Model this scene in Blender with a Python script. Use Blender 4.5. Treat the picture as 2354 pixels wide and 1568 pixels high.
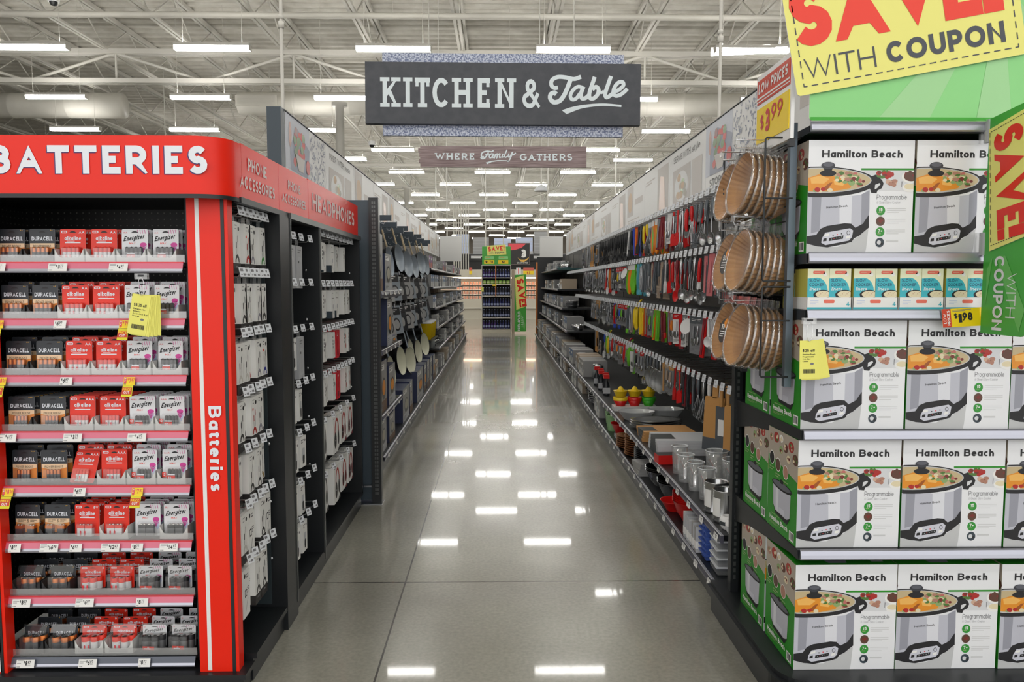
import bpy, math, random
from mathutils import Vector, Matrix
for _o in list(bpy.data.objects):
    bpy.data.objects.remove(_o)
SC = bpy.context.scene
COL = SC.collection
R = math.radians
rnd = random.Random(7)

# ------------------------------------------------------------------ camera
_c = bpy.data.cameras.new('camera')
CAM = bpy.data.objects.new('camera', _c)
COL.objects.link(CAM)
_c.sensor_width = 36.0
_c.lens = 36.0 * 1770 / 2354
_c.clip_start = 0.05
_c.clip_end = 300
CAM.location = (0, 0, 1.5)
CAM.rotation_euler = (R(90) - math.atan(131 / 1770), 0, -math.atan(29 / 1770))
SC.camera = CAM
# ------------------------------------------------------------------ world, exposure
SC.view_settings.view_transform = 'Standard'
SC.view_settings.look = 'None'
SC.view_settings.gamma = 1.0
SC.view_settings.use_curve_mapping = False
SC.view_settings.exposure = 1.05
W = bpy.data.worlds.new('store_light')
SC.world = W
W.use_nodes = True
W.node_tree.nodes['Background'].inputs[0].default_value = (1.0, 0.985, 0.965, 1)
W.node_tree.nodes['Background'].inputs[1].default_value = 0.85
LAMP = 13.0          # emission of the ceiling lights' diffusers
SC.cycles.max_bounces = 6
SC.cycles.diffuse_bounces = 3
SC.cycles.glossy_bounces = 3
SC.cycles.transmission_bounces = 4
SC.cycles.transparent_max_bounces = 8
SC.cycles.caustics_reflective = False
SC.cycles.caustics_refractive = False
SC.cycles.sample_clamp_indirect = 4.0

# ------------------------------------------------------------------ materials
MATS = {}
def lin(c):
    return tuple((x / 12.92 if x <= .04045 else ((x + .055) / 1.055) ** 2.4) for x in c)
def mat(name, rgb=(200, 200, 200), rough=.5, metal=0., emit=0., trans=0., alpha=1., spec=.5, coat=0.):
    if name in MATS:
        return MATS[name]
    m = bpy.data.materials.new(name)
    m.use_nodes = True
    b = m.node_tree.nodes['Principled BSDF']
    col = (*lin([x / 255 for x in rgb]), 1)
    b.inputs['Base Color'].default_value = col
    b.inputs['Roughness'].default_value = rough
    b.inputs['Metallic'].default_value = metal
    b.inputs['Specular IOR Level'].default_value = spec
    if coat:
        b.inputs['Coat Weight'].default_value = coat
    if emit:
        b.inputs['Emission Color'].default_value = col
        b.inputs['Emission Strength'].default_value = emit
    if trans:
        b.inputs['Transmission Weight'].default_value = trans
        b.inputs['IOR'].default_value = 1.15
    if alpha < 1:
        b.inputs['Alpha'].default_value = alpha
    m.diffuse_color = col
    MATS[name] = m
    return m
def noisy(name, rgb, rgb2, scale, rough=.5, detail=4, coord='Object', stretch=(1, 1, 1), lo=.35, hi=.65, **k):
    m = mat(name, rgb, rough, **k)
    nt = m.node_tree
    if any(n.type == 'TEX_NOISE' for n in nt.nodes):
        return m
    b = nt.nodes['Principled BSDF']
    tc = nt.nodes.new('ShaderNodeTexCoord')
    mp = nt.nodes.new('ShaderNodeMapping')
    mp.inputs['Scale'].default_value = stretch
    n = nt.nodes.new('ShaderNodeTexNoise')
    n.inputs['Scale'].default_value = scale
    n.inputs['Detail'].default_value = detail
    r = nt.nodes.new('ShaderNodeValToRGB')
    r.color_ramp.elements[0].position = lo
    r.color_ramp.elements[1].position = hi
    r.color_ramp.elements[0].color = (*lin([x / 255 for x in rgb]), 1)
    r.color_ramp.elements[1].color = (*lin([x / 255 for x in rgb2]), 1)
    L = nt.links.new
    L(tc.outputs[coord], mp.inputs['Vector'])
    L(mp.outputs[0], n.inputs['Vector'])
    L(n.outputs['Fac'], r.inputs[0])
    L(r.outputs[0], b.inputs['Base Color'])
    return m

mat('white', (236, 236, 236), .45)
mat('paper', (238, 238, 236), .6)
mat('black', (22, 23, 25), .45)
mat('ink', (28, 28, 32), .5)
mat('grey_ink', (120, 120, 124), .5)
mat('light_grey', (190, 192, 196), .5)
mat('fixture_black', (26, 29, 32), .38)
mat('panel_slate', (54, 66, 76), .45)
mat('steel', (178, 180, 184), .28, 1.0)
mat('chrome', (215, 216, 220), .12, 1.0)
mat('strip_metal', (176, 178, 190), .33, .75)
mat('red', (236, 40, 20), .38)
mat('header_red', (238, 38, 16), .36, spec=.35)
mat('label_red', (226, 62, 74), .35)
mat('yellow', (246, 214, 10), .4)
mat('coupon_yellow', (238, 234, 132), .55)
mat('pad_yellow', (240, 236, 120), .65)
mat('save_red', (238, 60, 40), .45)
mat('sign_green', (70, 168, 62), .42)
mat('sign_light_green', (140, 214, 134), .42)
mat('box_green', (38, 140, 32), .4)
mat('charcoal_ink', (72, 76, 84), .5)
mat('ceiling_white', (205, 202, 194), .6)
def film(name, rgb, see, gloss, rough=.06):
    """thin clear plastic: mostly lets light through, a little sheen and a little milkiness"""
    m = bpy.data.materials.new(name); m.use_nodes = True
    nt = m.node_tree; nt.nodes.clear(); L = nt.links.new
    out = nt.nodes.new('ShaderNodeOutputMaterial')
    t = nt.nodes.new('ShaderNodeBsdfTransparent'); g = nt.nodes.new('ShaderNodeBsdfGlossy'); d = nt.nodes.new('ShaderNodeBsdfDiffuse')
    g.inputs['Roughness'].default_value = rough
    d.inputs['Color'].default_value = (*lin([x / 255 for x in rgb]), 1)
    m1 = nt.nodes.new('ShaderNodeMixShader'); m2 = nt.nodes.new('ShaderNodeMixShader')
    m1.inputs[0].default_value = gloss; m2.inputs[0].default_value = see
    L(d.outputs[0], m1.inputs[1]); L(g.outputs[0], m1.inputs[2]); L(m1.outputs[0], m2.inputs[1]); L(t.outputs[0], m2.inputs[2]); L(m2.outputs[0], out.inputs[0])
    m.diffuse_color = (.8, .8, .8, .3)
    MATS[name] = m
film('clear', (220, 224, 226), .86, .75, .08)
film('clear_haze', (225, 228, 230), .74, .5, .1)
film('clear_wrap', (230, 232, 232), .62, .8, .1)

# ------------------------------------------------------------------ mesh builder
class MB:
    def __init__(s):
        s.v, s.f, s.mi, s.sm, s.mats = [], [], [], [], []
    def m(s, name):
        if name not in s.mats:
            s.mats.append(name)
        return s.mats.index(name)
    def poly(s, pts, mt, sm=False):
        b = len(s.v)
        s.v += [tuple(p) for p in pts]
        s.f.append(tuple(range(b, b + len(pts))))
        s.mi.append(s.m(mt)); s.sm.append(sm)
    def mesh(s, vs, fs, mt, sm=False):
        b = len(s.v)
        s.v += [tuple(p) for p in vs]
        i = s.m(mt)
        for f in fs:
            s.f.append(tuple(b + k for k in f)); s.mi.append(i); s.sm.append(sm)
        return s
    def box(s, x0, x1, y0, y1, z0, z1, mt, M=None, top=None, front=None):
        c = [Vector((x, y, z)) for z in (z0, z1) for y in (y0, y1) for x in (x0, x1)]
        if M is not None:
            c = [M @ p for p in c]
        s.mesh(c, [(0, 2, 3, 1), (1, 3, 7, 5), (3, 2, 6, 7), (2, 0, 4, 6)], mt)
        s.mesh(c, [(4, 5, 7, 6)], top or mt)
        s.mesh(c, [(0, 1, 5, 4)], front or mt)
        return s
    def tube(s, pts, r, mt, n=8, closed=False, caps=True, sm=True):
        P = [Vector(p) for p in pts]
        rs = r if isinstance(r, (list, tuple)) else [r] * len(P)
        N = len(P)
        vs, fs = [], []
        up = None
        for i, p in enumerate(P):
            a = P[(i - 1) % N] if (closed or i > 0) else p
            b = P[(i + 1) % N] if (closed or i < N - 1) else p
            t = (b - a)
            t = t.normalized() if t.length > 1e-9 else Vector((0, 0, 1))
            if up is None:
                up = Vector((0, 0, 1)) if abs(t.z) < .9 else Vector((1, 0, 0))
            u = (up - t * up.dot(t))
            u = u.normalized() if u.length > 1e-6 else t.orthogonal().normalized()
            w = t.cross(u)
            up = u
            for k in range(n):
                an = 2 * math.pi * k / n
                vs.append(p + (u * math.cos(an) + w * math.sin(an)) * rs[i])
        for i in range(N if closed else N - 1):
            j = (i + 1) % N
            for k in range(n):
                l = (k + 1) % n
                fs.append((i * n + k, i * n + l, j * n + l, j * n + k))
        s.mesh(vs, fs, mt, sm)
        if caps and not closed:
            s.mesh([vs[k] for k in range(n)][::-1], [tuple(range(n))], mt)
            s.mesh([vs[(N - 1) * n + k] for k in range(n)], [tuple(range(n))], mt)
        return s
    def lathe(s, prof, mt, n=20, M=None, sm=True, sx=1., sy=1., caps=True):
        """profile (r, z) turned about z; sx, sy squash it to an oval"""
        M = M or Matrix()
        vs, fs = [], []
        for r, z in prof:
            for k in range(n):
                a = 2 * math.pi * k / n
                vs.append(M @ Vector((r * sx * math.cos(a), r * sy * math.sin(a), z)))
        for i in range(len(prof) - 1):
            for k in range(n):
                l = (k + 1) % n
                fs.append((i * n + k, i * n + l, (i + 1) * n + l, (i + 1) * n + k))
        s.mesh(vs, fs, mt, sm)
        if caps and prof[0][0] > 1e-5:
            s.mesh(vs[:n][::-1], [tuple(range(n))], mt)
        if caps and prof[-1][0] > 1e-5:
            s.mesh(vs[-n:], [tuple(range(n))], mt)
        return s
    def slab(s, pts, d, mt, side=None, M=None):
        """flat outline in xz (y = 0 is the front, facing -y) given thickness d"""
        M = M or Matrix()
        a = [M @ Vector((x, 0, z)) for x, z in pts]
        b = [M @ Vector((x, d, z)) for x, z in pts]
        n = len(pts)
        s.mesh(a, [tuple(range(n))], mt)
        s.mesh(b, [tuple(range(n))[::-1]], side or mt)
        s.mesh(a + b, [(i, i + n, (i + 1) % n + n, (i + 1) % n) for i in range(n)], side or mt)
        return s
    def data(s, name):
        me = bpy.data.meshes.new(name)
        me.from_pydata(s.v, [], s.f)
        for k in s.mats:
            me.materials.append(MATS[k])
        me.polygons.foreach_set('material_index', s.mi)
        me.polygons.foreach_set('use_smooth', s.sm)
        me.update()
        return me

# ------------------------------------------------------------------ lettering (strokes)
def arc(cx, cy, rx, ry, a0, a1, n=11):
    return [(cx + rx * math.cos(R(a0 + (a1 - a0) * i / n)), cy + ry * math.sin(R(a0 + (a1 - a0) * i / n))) for i in range(n + 1)]
def ring(cx, cy, rx, ry, n=20):
    return arc(cx, cy, rx, ry, 0, 360, n)
G = {
 'A': (.95, [[(0, 0), (.5, 1), (1, 0)], [(.19, .3), (.81, .3)]]),
 'B': (.76, [[(0, 0), (0, 1), (.5, 1)] + arc(.5, .76, .42, .24, 80, -80, 6) + [(.5, .52), (.1, .52)], [(.5, .52)] + arc(.55, .26, .45, .26, 80, -80, 6) + [(.5, 0), (0, 0)]]),
 'C': (.9, [arc(.53, .5, .53, .5, 42, 318, 14)]),
 'D': (.9, [[(0, 0), (0, 1)], [(0, 1), (.42, 1)] + arc(.42, .5, .58, .5, 90, -90, 10) + [(0, 0)]]),
 'E': (.66, [[(1, 1), (0, 1), (0, 0), (1, 0)], [(0, .51), (.88, .51)]]),
 'F': (.64, [[(1, 1), (0, 1), (0, 0)], [(0, .49), (.88, .49)]]),
 'G': (.97, [arc(.52, .5, .52, .5, 42, 335, 14) + [(1, .47), (.58, .47)]]),
 'H': (.84, [[(0, 0), (0, 1)], [(1, 0), (1, 1)], [(0, .51), (1, .51)]]),
 'I': (.0, [[(0, 0), (0, 1)]]),
 'J': (.5, [[(1, 1), (1, .3)] + arc(.5, .3, .5, .3, 0, -160)]),
 'K': (.82, [[(0, 0), (0, 1)], [(1, 1), (.06, .4)], [(.34, .58), (1, 0)]]),
 'L': (.62, [[(0, 1), (0, 0), (1, 0)]]),
 'M': (1.06, [[(0, 0), (0, 1), (.5, .28), (1, 1), (1, 0)]]),
 'N': (.86, [[(0, 0), (0, 1)], [(.02, 1), (.98, 0)], [(1, 0), (1, 1)]]),
 'O': (1.04, [ring(.5, .5, .5, .5, 18)]),
 'P': (.74, [[(0, 0), (0, 1), (.5, 1)] + arc(.5, .7, .5, .3, 90, -90) + [(0, .4)]]),
 'Q': (1.04, [ring(.5, .5, .5, .5, 18), [(.62, .26), (1, 0)]]),
 'R': (.78, [[(0, 0), (0, 1), (.5, 1)] + arc(.5, .72, .46, .28, 90, -90) + [(0, .44)], [(.48, .44), (1, 0)]]),
 'S': (.7, [arc(.5, .74, .47, .26, 28, 262, 9) + arc(.5, .26, .5, .26, 82, -152, 9)]),
 'T': (.8, [[(0, 1), (1, 1)], [(.5, 1), (.5, 0)]]),
 'U': (.82, [[(0, 1), (0, .38)] + arc(.5, .38, .5, .38, 180, 360) + [(1, 1)]]),
 'V': (.92, [[(0, 1), (.5, 0), (1, 1)]]),
 'W': (1.34, [[(0, 1), (.26, 0), (.5, 1), (.74, 0), (1, 1)]]),
 'X': (.84, [[(0, 0), (1, 1)], [(0, 1), (1, 0)]]),
 'Y': (.86, [[(0, 1), (.5, .46), (1, 1)], [(.5, .46), (.5, 0)]]),
 'Z': (.78, [[(0, 1), (1, 1), (0, 0), (1, 0)]]),
 '0': (.68, [ring(.5, .5, .5, .5)]),
 '1': (.3, [[(0, .8), (1, 1), (1, 0)]]),
 '2': (.66, [arc(.5, .7, .48, .3, 165, -25) + [(0, 0), (1, 0)]]),
 '3': (.66, [arc(.48, .74, .45, .26, 150, -90) + arc(.5, .26, .5, .26, 88, -152)]),
 '4': (.74, [[(.74, 0), (.74, 1), (0, .26), (1, .26)]]),
 '5': (.66, [[(.92, 1), (.14, 1), (.08, .52)] + arc(.48, .34, .5, .34, 130, -152)]),
 '6': (.68, [ring(.5, .31, .5, .31), [(.78, 1), (.05, .42)]]),
 '7': (.66, [[(0, 1), (1, 1), (.36, 0)]]),
 '8': (.68, [ring(.5, .26, .5, .26), ring(.5, .76, .43, .24)]),
 '9': (.68, [ring(.5, .69, .5, .31), [(.22, 0), (.95, .58)]]),
 '$': (.66, [arc(.5, .7, .47, .22, 28, 262, 8) + arc(.5, .3, .5, .22, 82, -152, 8), [(.5, 0), (.5, 1)]]),
 '!': (.0, [[(0, .34), (0, 1)], [(0, 0), (0, .1)]]),
 '.': (.0, [[(0, 0), (0, .06)]]),
 "'": (.0, [[(0, .75), (0, 1)]]),
 '+': (.5, [[(.5, .2), (.5, .7)], [(0, .45), (1, .45)]]),
 '-': (.4, [[(0, .45), (1, .45)]]),
 '%': (.9, [ring(.2, .78, .2, .2), ring(.8, .2, .2, .2), [(.15, 0), (.85, 1)]]),
 '&': (.84, [[(1, 0), (.24, .68)] + arc(.45, .8, .24, .2, 200, -30, 8) + [(.14, .42)] + arc(.38, .26, .38, .26, 150, 310, 8) + [(.95, .52)]]),
 'a': (.6, [ring(.48, .5, .48, .5), [(1, 1), (1, 0)]]),
 'b': (.6, [[(0, 2), (0, 0)], ring(.5, .5, .5, .5)]),
 'c': (.54, [arc(.53, .5, .53, .5, 45, 315, 10)]),
 'd': (.6, [[(1, 2), (1, 0)], ring(.5, .5, .5, .5)]),
 'e': (.58, [[(.04, .5)] + arc(.5, .5, .5, .5, 0, 315, 11)]),
 'f': (.3, [[(1, 2), (.7, 1.92), (.4, 1.5), (.4, 0)], [(0, 1), (1, 1)]]),
 'g': (.6, [ring(.5, .5, .5, .5), [(1, 1), (1, -.5)] + arc(.5, -.5, .5, .5, 0, -150, 5)]),
 'h': (.54, [[(0, 2), (0, 0)], [(0, .45)] + arc(.5, .5, .5, .5, 180, 0, 7) + [(1, 0)]]),
 'i': (.0, [[(0, 1), (0, 0)], [(0, 1.62), (0, 2)]]),
 'j': (.2, [[(1, 1), (1, -.6), (0, -1)], [(1, 1.62), (1, 2)]]),
 'k': (.54, [[(0, 2), (0, 0)], [(1, 1), (.08, .38)], [(.36, .6), (1, 0)]]),
 'l': (.0, [[(0, 2), (0, 0)]]),
 'm': (.9, [[(0, 1), (0, 0)], [(0, .5)] + arc(.25, .6, .25, .4, 180, 0, 5) + [(.5, 0)], [(.5, .5)] + arc(.75, .6, .25, .4, 180, 0, 5) + [(1, 0)]]),
 'n': (.54, [[(0, 1), (0, 0)], [(0, .45)] + arc(.5, .5, .5, .5, 180, 0, 7) + [(1, 0)]]),
 'o': (.6, [ring(.5, .5, .5, .5)]),
 'p': (.6, [[(0, 1), (0, -1)], ring(.5, .5, .5, .5)]),
 'q': (.6, [[(1, 1), (1, -1)], ring(.5, .5, .5, .5)]),
 'r': (.32, [[(0, 1), (0, 0)], [(0, .5), (.35, .9), (1, 1)]]),
 's': (.48, [arc(.5, .74, .45, .26, 25, 262, 7) + arc(.5, .26, .5, .26, 82, -155, 7)]),
 't': (.34, [[(.4, 1.6), (.4, .15), (.7, 0), (1, 0)], [(0, 1), (1, 1)]]),
 'u': (.54, [[(0, 1), (0, .45)] + arc(.5, .45, .5, .45, 180, 360, 7), [(1, 1), (1, 0)]]),
 'v': (.56, [[(0, 1), (.5, 0), (1, 1)]]),
 'w': (.86, [[(0, 1), (.26, 0), (.5, 1), (.74, 0), (1, 1)]]),
 'x': (.54, [[(0, 0), (1, 1)], [(0, 1), (1, 0)]]),
 'y': (.56, [[(0, 1), (.52, 0)], [(1, 1), (.25, -1)]]),
 'z': (.5, [[(0, 1), (1, 1), (0, 0), (1, 0)]]),
}
XH = .7
def stroke(pts, w, ext0, ext1):
    """quads of a polyline of width w with mitred joints, in 2D"""
    P = [Vector(p) for p in pts]
    closed = len(P) > 3 and (P[0] - P[-1]).length < 1e-6
    if closed:
        P = P[:-1]
    n = len(P)
    if not closed and n > 1:
        if ext0:
            P[0] = P[0] + (P[0] - P[1]).normalized() * ext0
        if ext1:
            P[-1] = P[-1] + (P[-1] - P[-2]).normalized() * ext1
    L, Rr = [], []
    for i, p in enumerate(P):
        a = P[i - 1] if (i > 0 or closed) else None
        b = P[(i + 1) % n] if (i < n - 1 or closed) else None
        d0 = (p - a).normalized() if a is not None and (p - a).length > 1e-9 else None
        d1 = (b - p).normalized() if b is not None and (b - p).length > 1e-9 else None
        if d0 is None: d0 = d1
        if d1 is None: d1 = d0
        n0 = Vector((-d0.y, d0.x)); n1 = Vector((-d1.y, d1.x))
        mv = n0 + n1
        if mv.length < .35:
            mv = n1; k = 1
        else:
            mv.normalize(); k = min(1 / max(mv.dot(n1), .2), 2.4)
        L.append(p + mv * k * w / 2); Rr.append(p - mv * k * w / 2)
    out = []
    for i in range(n if closed else n - 1):
        j = (i + 1) % n
        out.append([L[i], Rr[i], Rr[j], L[j]])
    return out
from mathutils.geometry import delaunay_2d_cdt
_U = {}
def _area(p):
    return sum(p[i][0] * p[(i + 1) % len(p)][1] - p[(i + 1) % len(p)][0] * p[i][1] for i in range(len(p))) / 2
def union2d(polys, eps=1e-5):
    """polygons covering the union of the given ones, none overlapping"""
    tris, tot = [], 0.
    for p in polys:
        for k in range(1, len(p) - 1):
            q = [p[0], p[k], p[k + 1]]
            ar = _area(q)
            if abs(ar) < 1e-9: continue
            tot += abs(ar)
            tris.append(q if ar > 0 else q[::-1])
    if len(tris) < 2: return tris
    q = random.Random(1)
    sc = max(max(abs(c) for t in tris for p in t for c in p), 1e-6)
    for k in range(8):
        j = sc * 2e-5 * k
        vs, fs = [], []
        for t in tris:
            fs.append([len(vs), len(vs) + 1, len(vs) + 2])
            vs += [Vector((a + q.uniform(-j, j), b + q.uniform(-j, j))) for a, b in t]
        try:
            ov, oe, of, a, b, oo = delaunay_2d_cdt(vs, [], fs, 0, eps)
        except Exception:
            continue
        out, ua = [], 0.
        for f, o in zip(of, oo):
            if not o: continue
            c = [(ov[i].x, ov[i].y) for i in f]
            ar = _area(c)
            if abs(ar) > 1e-10:
                ua += abs(ar); out.append(c if ar > 0 else c[::-1])
        if .45 * tot < ua <= tot * 1.0005: return out
    return tris
def text_polys(s, h, width=None, wt=.16, ws=1., sp=.13, slab=0, shear=0.):
    key = (s, wt, ws, sp, slab)
    if key not in _U:
        raw, tot = _text_raw(s, wt, ws, sp, slab)
        _U[key] = ([t for g in raw for t in union2d(g)], tot)
    out, tot = _U[key]
    kx = (width / tot) if width else h
    return [[((px + shear * py) * kx if not width else px * kx + shear * py * h, py * h) for px, py in p] for p in out], tot * kx
def _text_raw(s, wt, ws, sp, slab):
    """polygons (x, y) of a line of text of cap height h, fitted to a width"""
    out = []
    x = 0.
    wt0 = wt
    for ch in s:
        if ch == ' ':
            x += .42 * ws; continue
        g = G.get(ch)
        if g is None:
            continue
        low = ch.islower()
        wt = min(wt0, .255) if ch in 'SBE38569&$' else (min(wt0, .2) if ch in 'aegs' else wt0)
        pad = (wt * 1.5 * slab - wt / 2) * (0 if ch in 'COGQST&' else (.5 if ch in 'AVWY' else 1)) if slab else 0
        x += pad
        gw = g[0] * ws
        iw = max(gw - wt, 0) if g[0] > 0 else 0
        def mx(px): return x + wt / 2 + px * iw
        def my(py):
            if not low: return wt / 2 + py * (1 - wt)
            if py > 1: return XH - wt / 2 + (py - 1) * (1 - XH)
            if py < 0: return wt / 2 + py * .28
            return wt / 2 + py * (XH - wt)
        ys = [p[1] for st in g[1] for p in st]
        lo = my(min(ys)) - wt / 2; hi = my(max(ys)) + wt / 2
        x1 = x + max(iw + wt, wt)
        sv = .3 * ws if slab else 0
        cur = []; out.append(cur)
        for st in g[1]:
            q = [(mx(a), my(b)) for a, b in st]
            def edge(p): return (g[0] > 0 and p[0] in (0, 1)) or p[1] in (0, 1, 2, -1)
            def ext(p, r):
                dx, dy = abs(p[0] - r[0]), abs(p[1] - r[1])
                return wt * (.5 if min(dx, dy) < .12 * max(dx, dy) else .9)
            cl = (Vector(q[0]) - Vector(q[-1])).length < 1e-6
            e0 = ext(q[0], q[1]) if edge(st[0]) and not cl else 0
            e1 = ext(q[-1], q[-2]) if edge(st[-1]) and not cl else 0
            if len(st) > 7: 
                e0 = wt * .5 if e0 else 0; e1 = wt * .5 if e1 else 0
            for qd in stroke(q, wt, e0, e1):
                cur.append([(min(max(p.x, x - .001), x1 + .001), min(max(p.y, lo), hi)) for p in qd])
            if slab:
                for (a, b), (c, d) in ((st[0], st[1]), (st[-1], st[-2])):
                    if ch == 'N' and (a != c or (a, b) == (1, 0)): continue
                    if b in (0, 1) and abs(b - d) > .25 and len(st) < 8 + 6:
                        X, th = mx(a), wt * .8
                        Y0 = 0 if b == 0 else 1 - th
                        e = wt * 1.5 * slab
                        cur.append([(X - e, Y0), (X + e, Y0), (X + e, Y0 + th), (X - e, Y0 + th)])
                    elif b in (0, 1) and abs(b - d) < .01 and a in (0, 1) and len(st) < 8 and ch in 'ETFLZ':
                        X, s0 = mx(a), (1 if b == 0 else -1)
                        Y0 = 0 if b == 0 else 1
                        ys2 = sorted((Y0, Y0 + s0 * .3))
                        cur.append([(X - wt * .36, ys2[0]), (X + wt * .36, ys2[0]), (X + wt * .36, ys2[1]), (X - wt * .36, ys2[1])])
        x = x1 + sp * ws + pad
    return out, max(x - sp * ws, 1e-6)
class Pen:
    """draws flat print on a face: origin o (lower left), u right, v up"""
    def __init__(s, mb, o, u, v, step=.0004):
        s.mb, s.o, s.u, s.v = mb, Vector(o), Vector(u), Vector(v)
        s.n = s.u.cross(s.v).normalized()
        s.st = step
    def P(s, x, y, l):
        return s.o + s.u * x + s.v * y + s.n * (s.st * l)
    def poly(s, pts, mt, l=1):
        s.mb.poly([s.P(x, y, l) for x, y in pts], mt)
    def rect(s, x0, y0, x1, y1, mt, l=1):
        s.poly([(x0, y0), (x1, y0), (x1, y1), (x0, y1)], mt, l)
    def ell(s, cx, cy, rx, ry, mt, l=1, n=16, clip=None):
        p = arc(cx, cy, rx, ry, 0, 360, n)[:-1]
        if clip:
            p = [(min(max(x, clip[0]), clip[2]), min(max(y, clip[1]), clip[3])) for x, y in p]
        s.poly(p, mt, l)
    def line(s, pts, w, mt, l=1):
        qs = [[(p[0], p[1]) for p in q] for q in stroke(pts, w, 0, 0)]
        for q in (union2d(qs, 1e-7) if len(qs) > 1 else qs):
            s.poly(q, mt, l)
    def lines(s, strokes, mt, l=1):
        """several strokes (width, points) merged into one print"""
        qs = [[(p[0], p[1]) for p in q] for w, pts in strokes for q in stroke(pts, w, 0, 0)]
        for q in union2d(qs, 1e-7):
            s.poly(q, mt, l)
    def text(s, t, x, y, h, mt, width=None, l=2, wt=.16, align='l', rot=0, **k):
        ps, tw = text_polys(t, h, width, wt, **k)
        dx = {'l': 0, 'c': -tw / 2, 'r': -tw}[align]
        c, sn = math.cos(R(rot)), math.sin(R(rot))
        for p in ps:
            s.poly([(x + (a + dx) * c - b * sn, y + (a + dx) * sn + b * c) for a, b in p], mt, l)
        return tw
    def scribble(s, x0, y0, x1, y1, rows, mt, l=2, fill=.45):
        """fine print too small to read: thin lines"""
        hh = (y1 - y0) / rows
        for i in range(rows):
            k = x1 - (x1 - x0) * (.0 if i < rows - 1 else .35)
            s.rect(x0, y1 - hh * (i + fill), k, y1 - hh * i, mt, l)
    def barcode(s, x0, y0, x1, y1, mt, l=2, n=22):
        q = random.Random(n)
        x = x0; w = (x1 - x0) / n / 1.5
        while x < x1 - w:
            k = q.choice((.5, 1, 1.6)) * w
            s.rect(x, y0, x + k, y1, mt, l); x += k + q.choice((.6, 1)) * w
def rrect(x0, y0, x1, y1, r, n=4):
    p = []
    for cx, cy, a in ((x1 - r, y1 - r, 0), (x0 + r, y1 - r, 90), (x0 + r, y0 + r, 180), (x1 - r, y0 + r, 270)):
        p += arc(cx, cy, r, r, a, a + 90, n)
    return p

# ------------------------------------------------------------------ objects
LABELS = {}
def tag(o, label, cat, group=None, kind=None):
    o['label'] = label
    o['category'] = cat
    if group: o['group'] = group
    if kind: o['kind'] = kind
    return o
def link(name, me, parent=None, loc=(0, 0, 0), rot=(0, 0, 0)):
    o = bpy.data.objects.new(name, me)
    COL.objects.link(o)
    o.location = loc; o.rotation_euler = rot
    if parent: o.parent = parent
    return o
def thing(name, label, cat, loc=(0, 0, 0), rz=0, group=None, rot=None):
    o = bpy.data.objects.new(name, None)
    COL.objects.link(o)
    o.empty_display_size = .05
    o.location = loc
    o.rotation_euler = rot if rot else (0, 0, rz)
    return tag(o, label, cat, group)
def solo(name, mb, label, cat, group=None, loc=(0, 0, 0), rot=(0, 0, 0), kind=None):
    return tag(link(name, mb.data(name) if isinstance(mb, MB) else mb, None, loc, rot), label, cat, group, kind)
def part(name, mb, parent, loc=(0, 0, 0), rot=(0, 0, 0), label=None):
    o = link(name, mb.data(name) if isinstance(mb, MB) else mb, parent, loc, rot)
    if label: o['label'] = label
    return o
def struct(name, mb, label=None, loc=(0, 0, 0)):
    o = link(name, mb.data(name), None, loc)
    o['kind'] = 'structure'
    if label: o['label'] = label
    return o
def dup(root, loc, label, rz=None, group=None, rot=None):
    """a copy of a thing with its parts and their sub-parts"""
    r = root.copy(); COL.objects.link(r)
    r.location = loc
    if rz is not None: r.rotation_euler = (0, 0, rz)
    if rot is not None: r.rotation_euler = rot
    r['label'] = label
    if group: r['group'] = group
    for ch in root.children:
        c = ch.copy(); COL.objects.link(c); c.parent = r
        for g in ch.children:
            d = g.copy(); COL.objects.link(d); d.parent = c
    return r
ORD = ['first', 'second', 'third', 'fourth', 'fifth', 'sixth', 'seventh', 'eighth', 'ninth', 'tenth', 'eleventh', 'twelfth', 'thirteenth',
       'fourteenth', 'fifteenth', 'sixteenth', 'seventeenth', 'eighteenth', 'nineteenth', 'twentieth']
for _t, _u in (('twenty', 'twentieth'), ('thirty', 'thirtieth'), ('forty', 'fortieth'), ('fifty', 'fiftieth'), ('sixty', 'sixtieth'), ('seventy', 'seventieth'), ('eighty', 'eightieth'), ('ninety', 'ninetieth')):
    if _t != 'twenty': ORD.append(_u)
    ORD += [_t + '-' + x for x in ORD[:9]]

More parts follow.
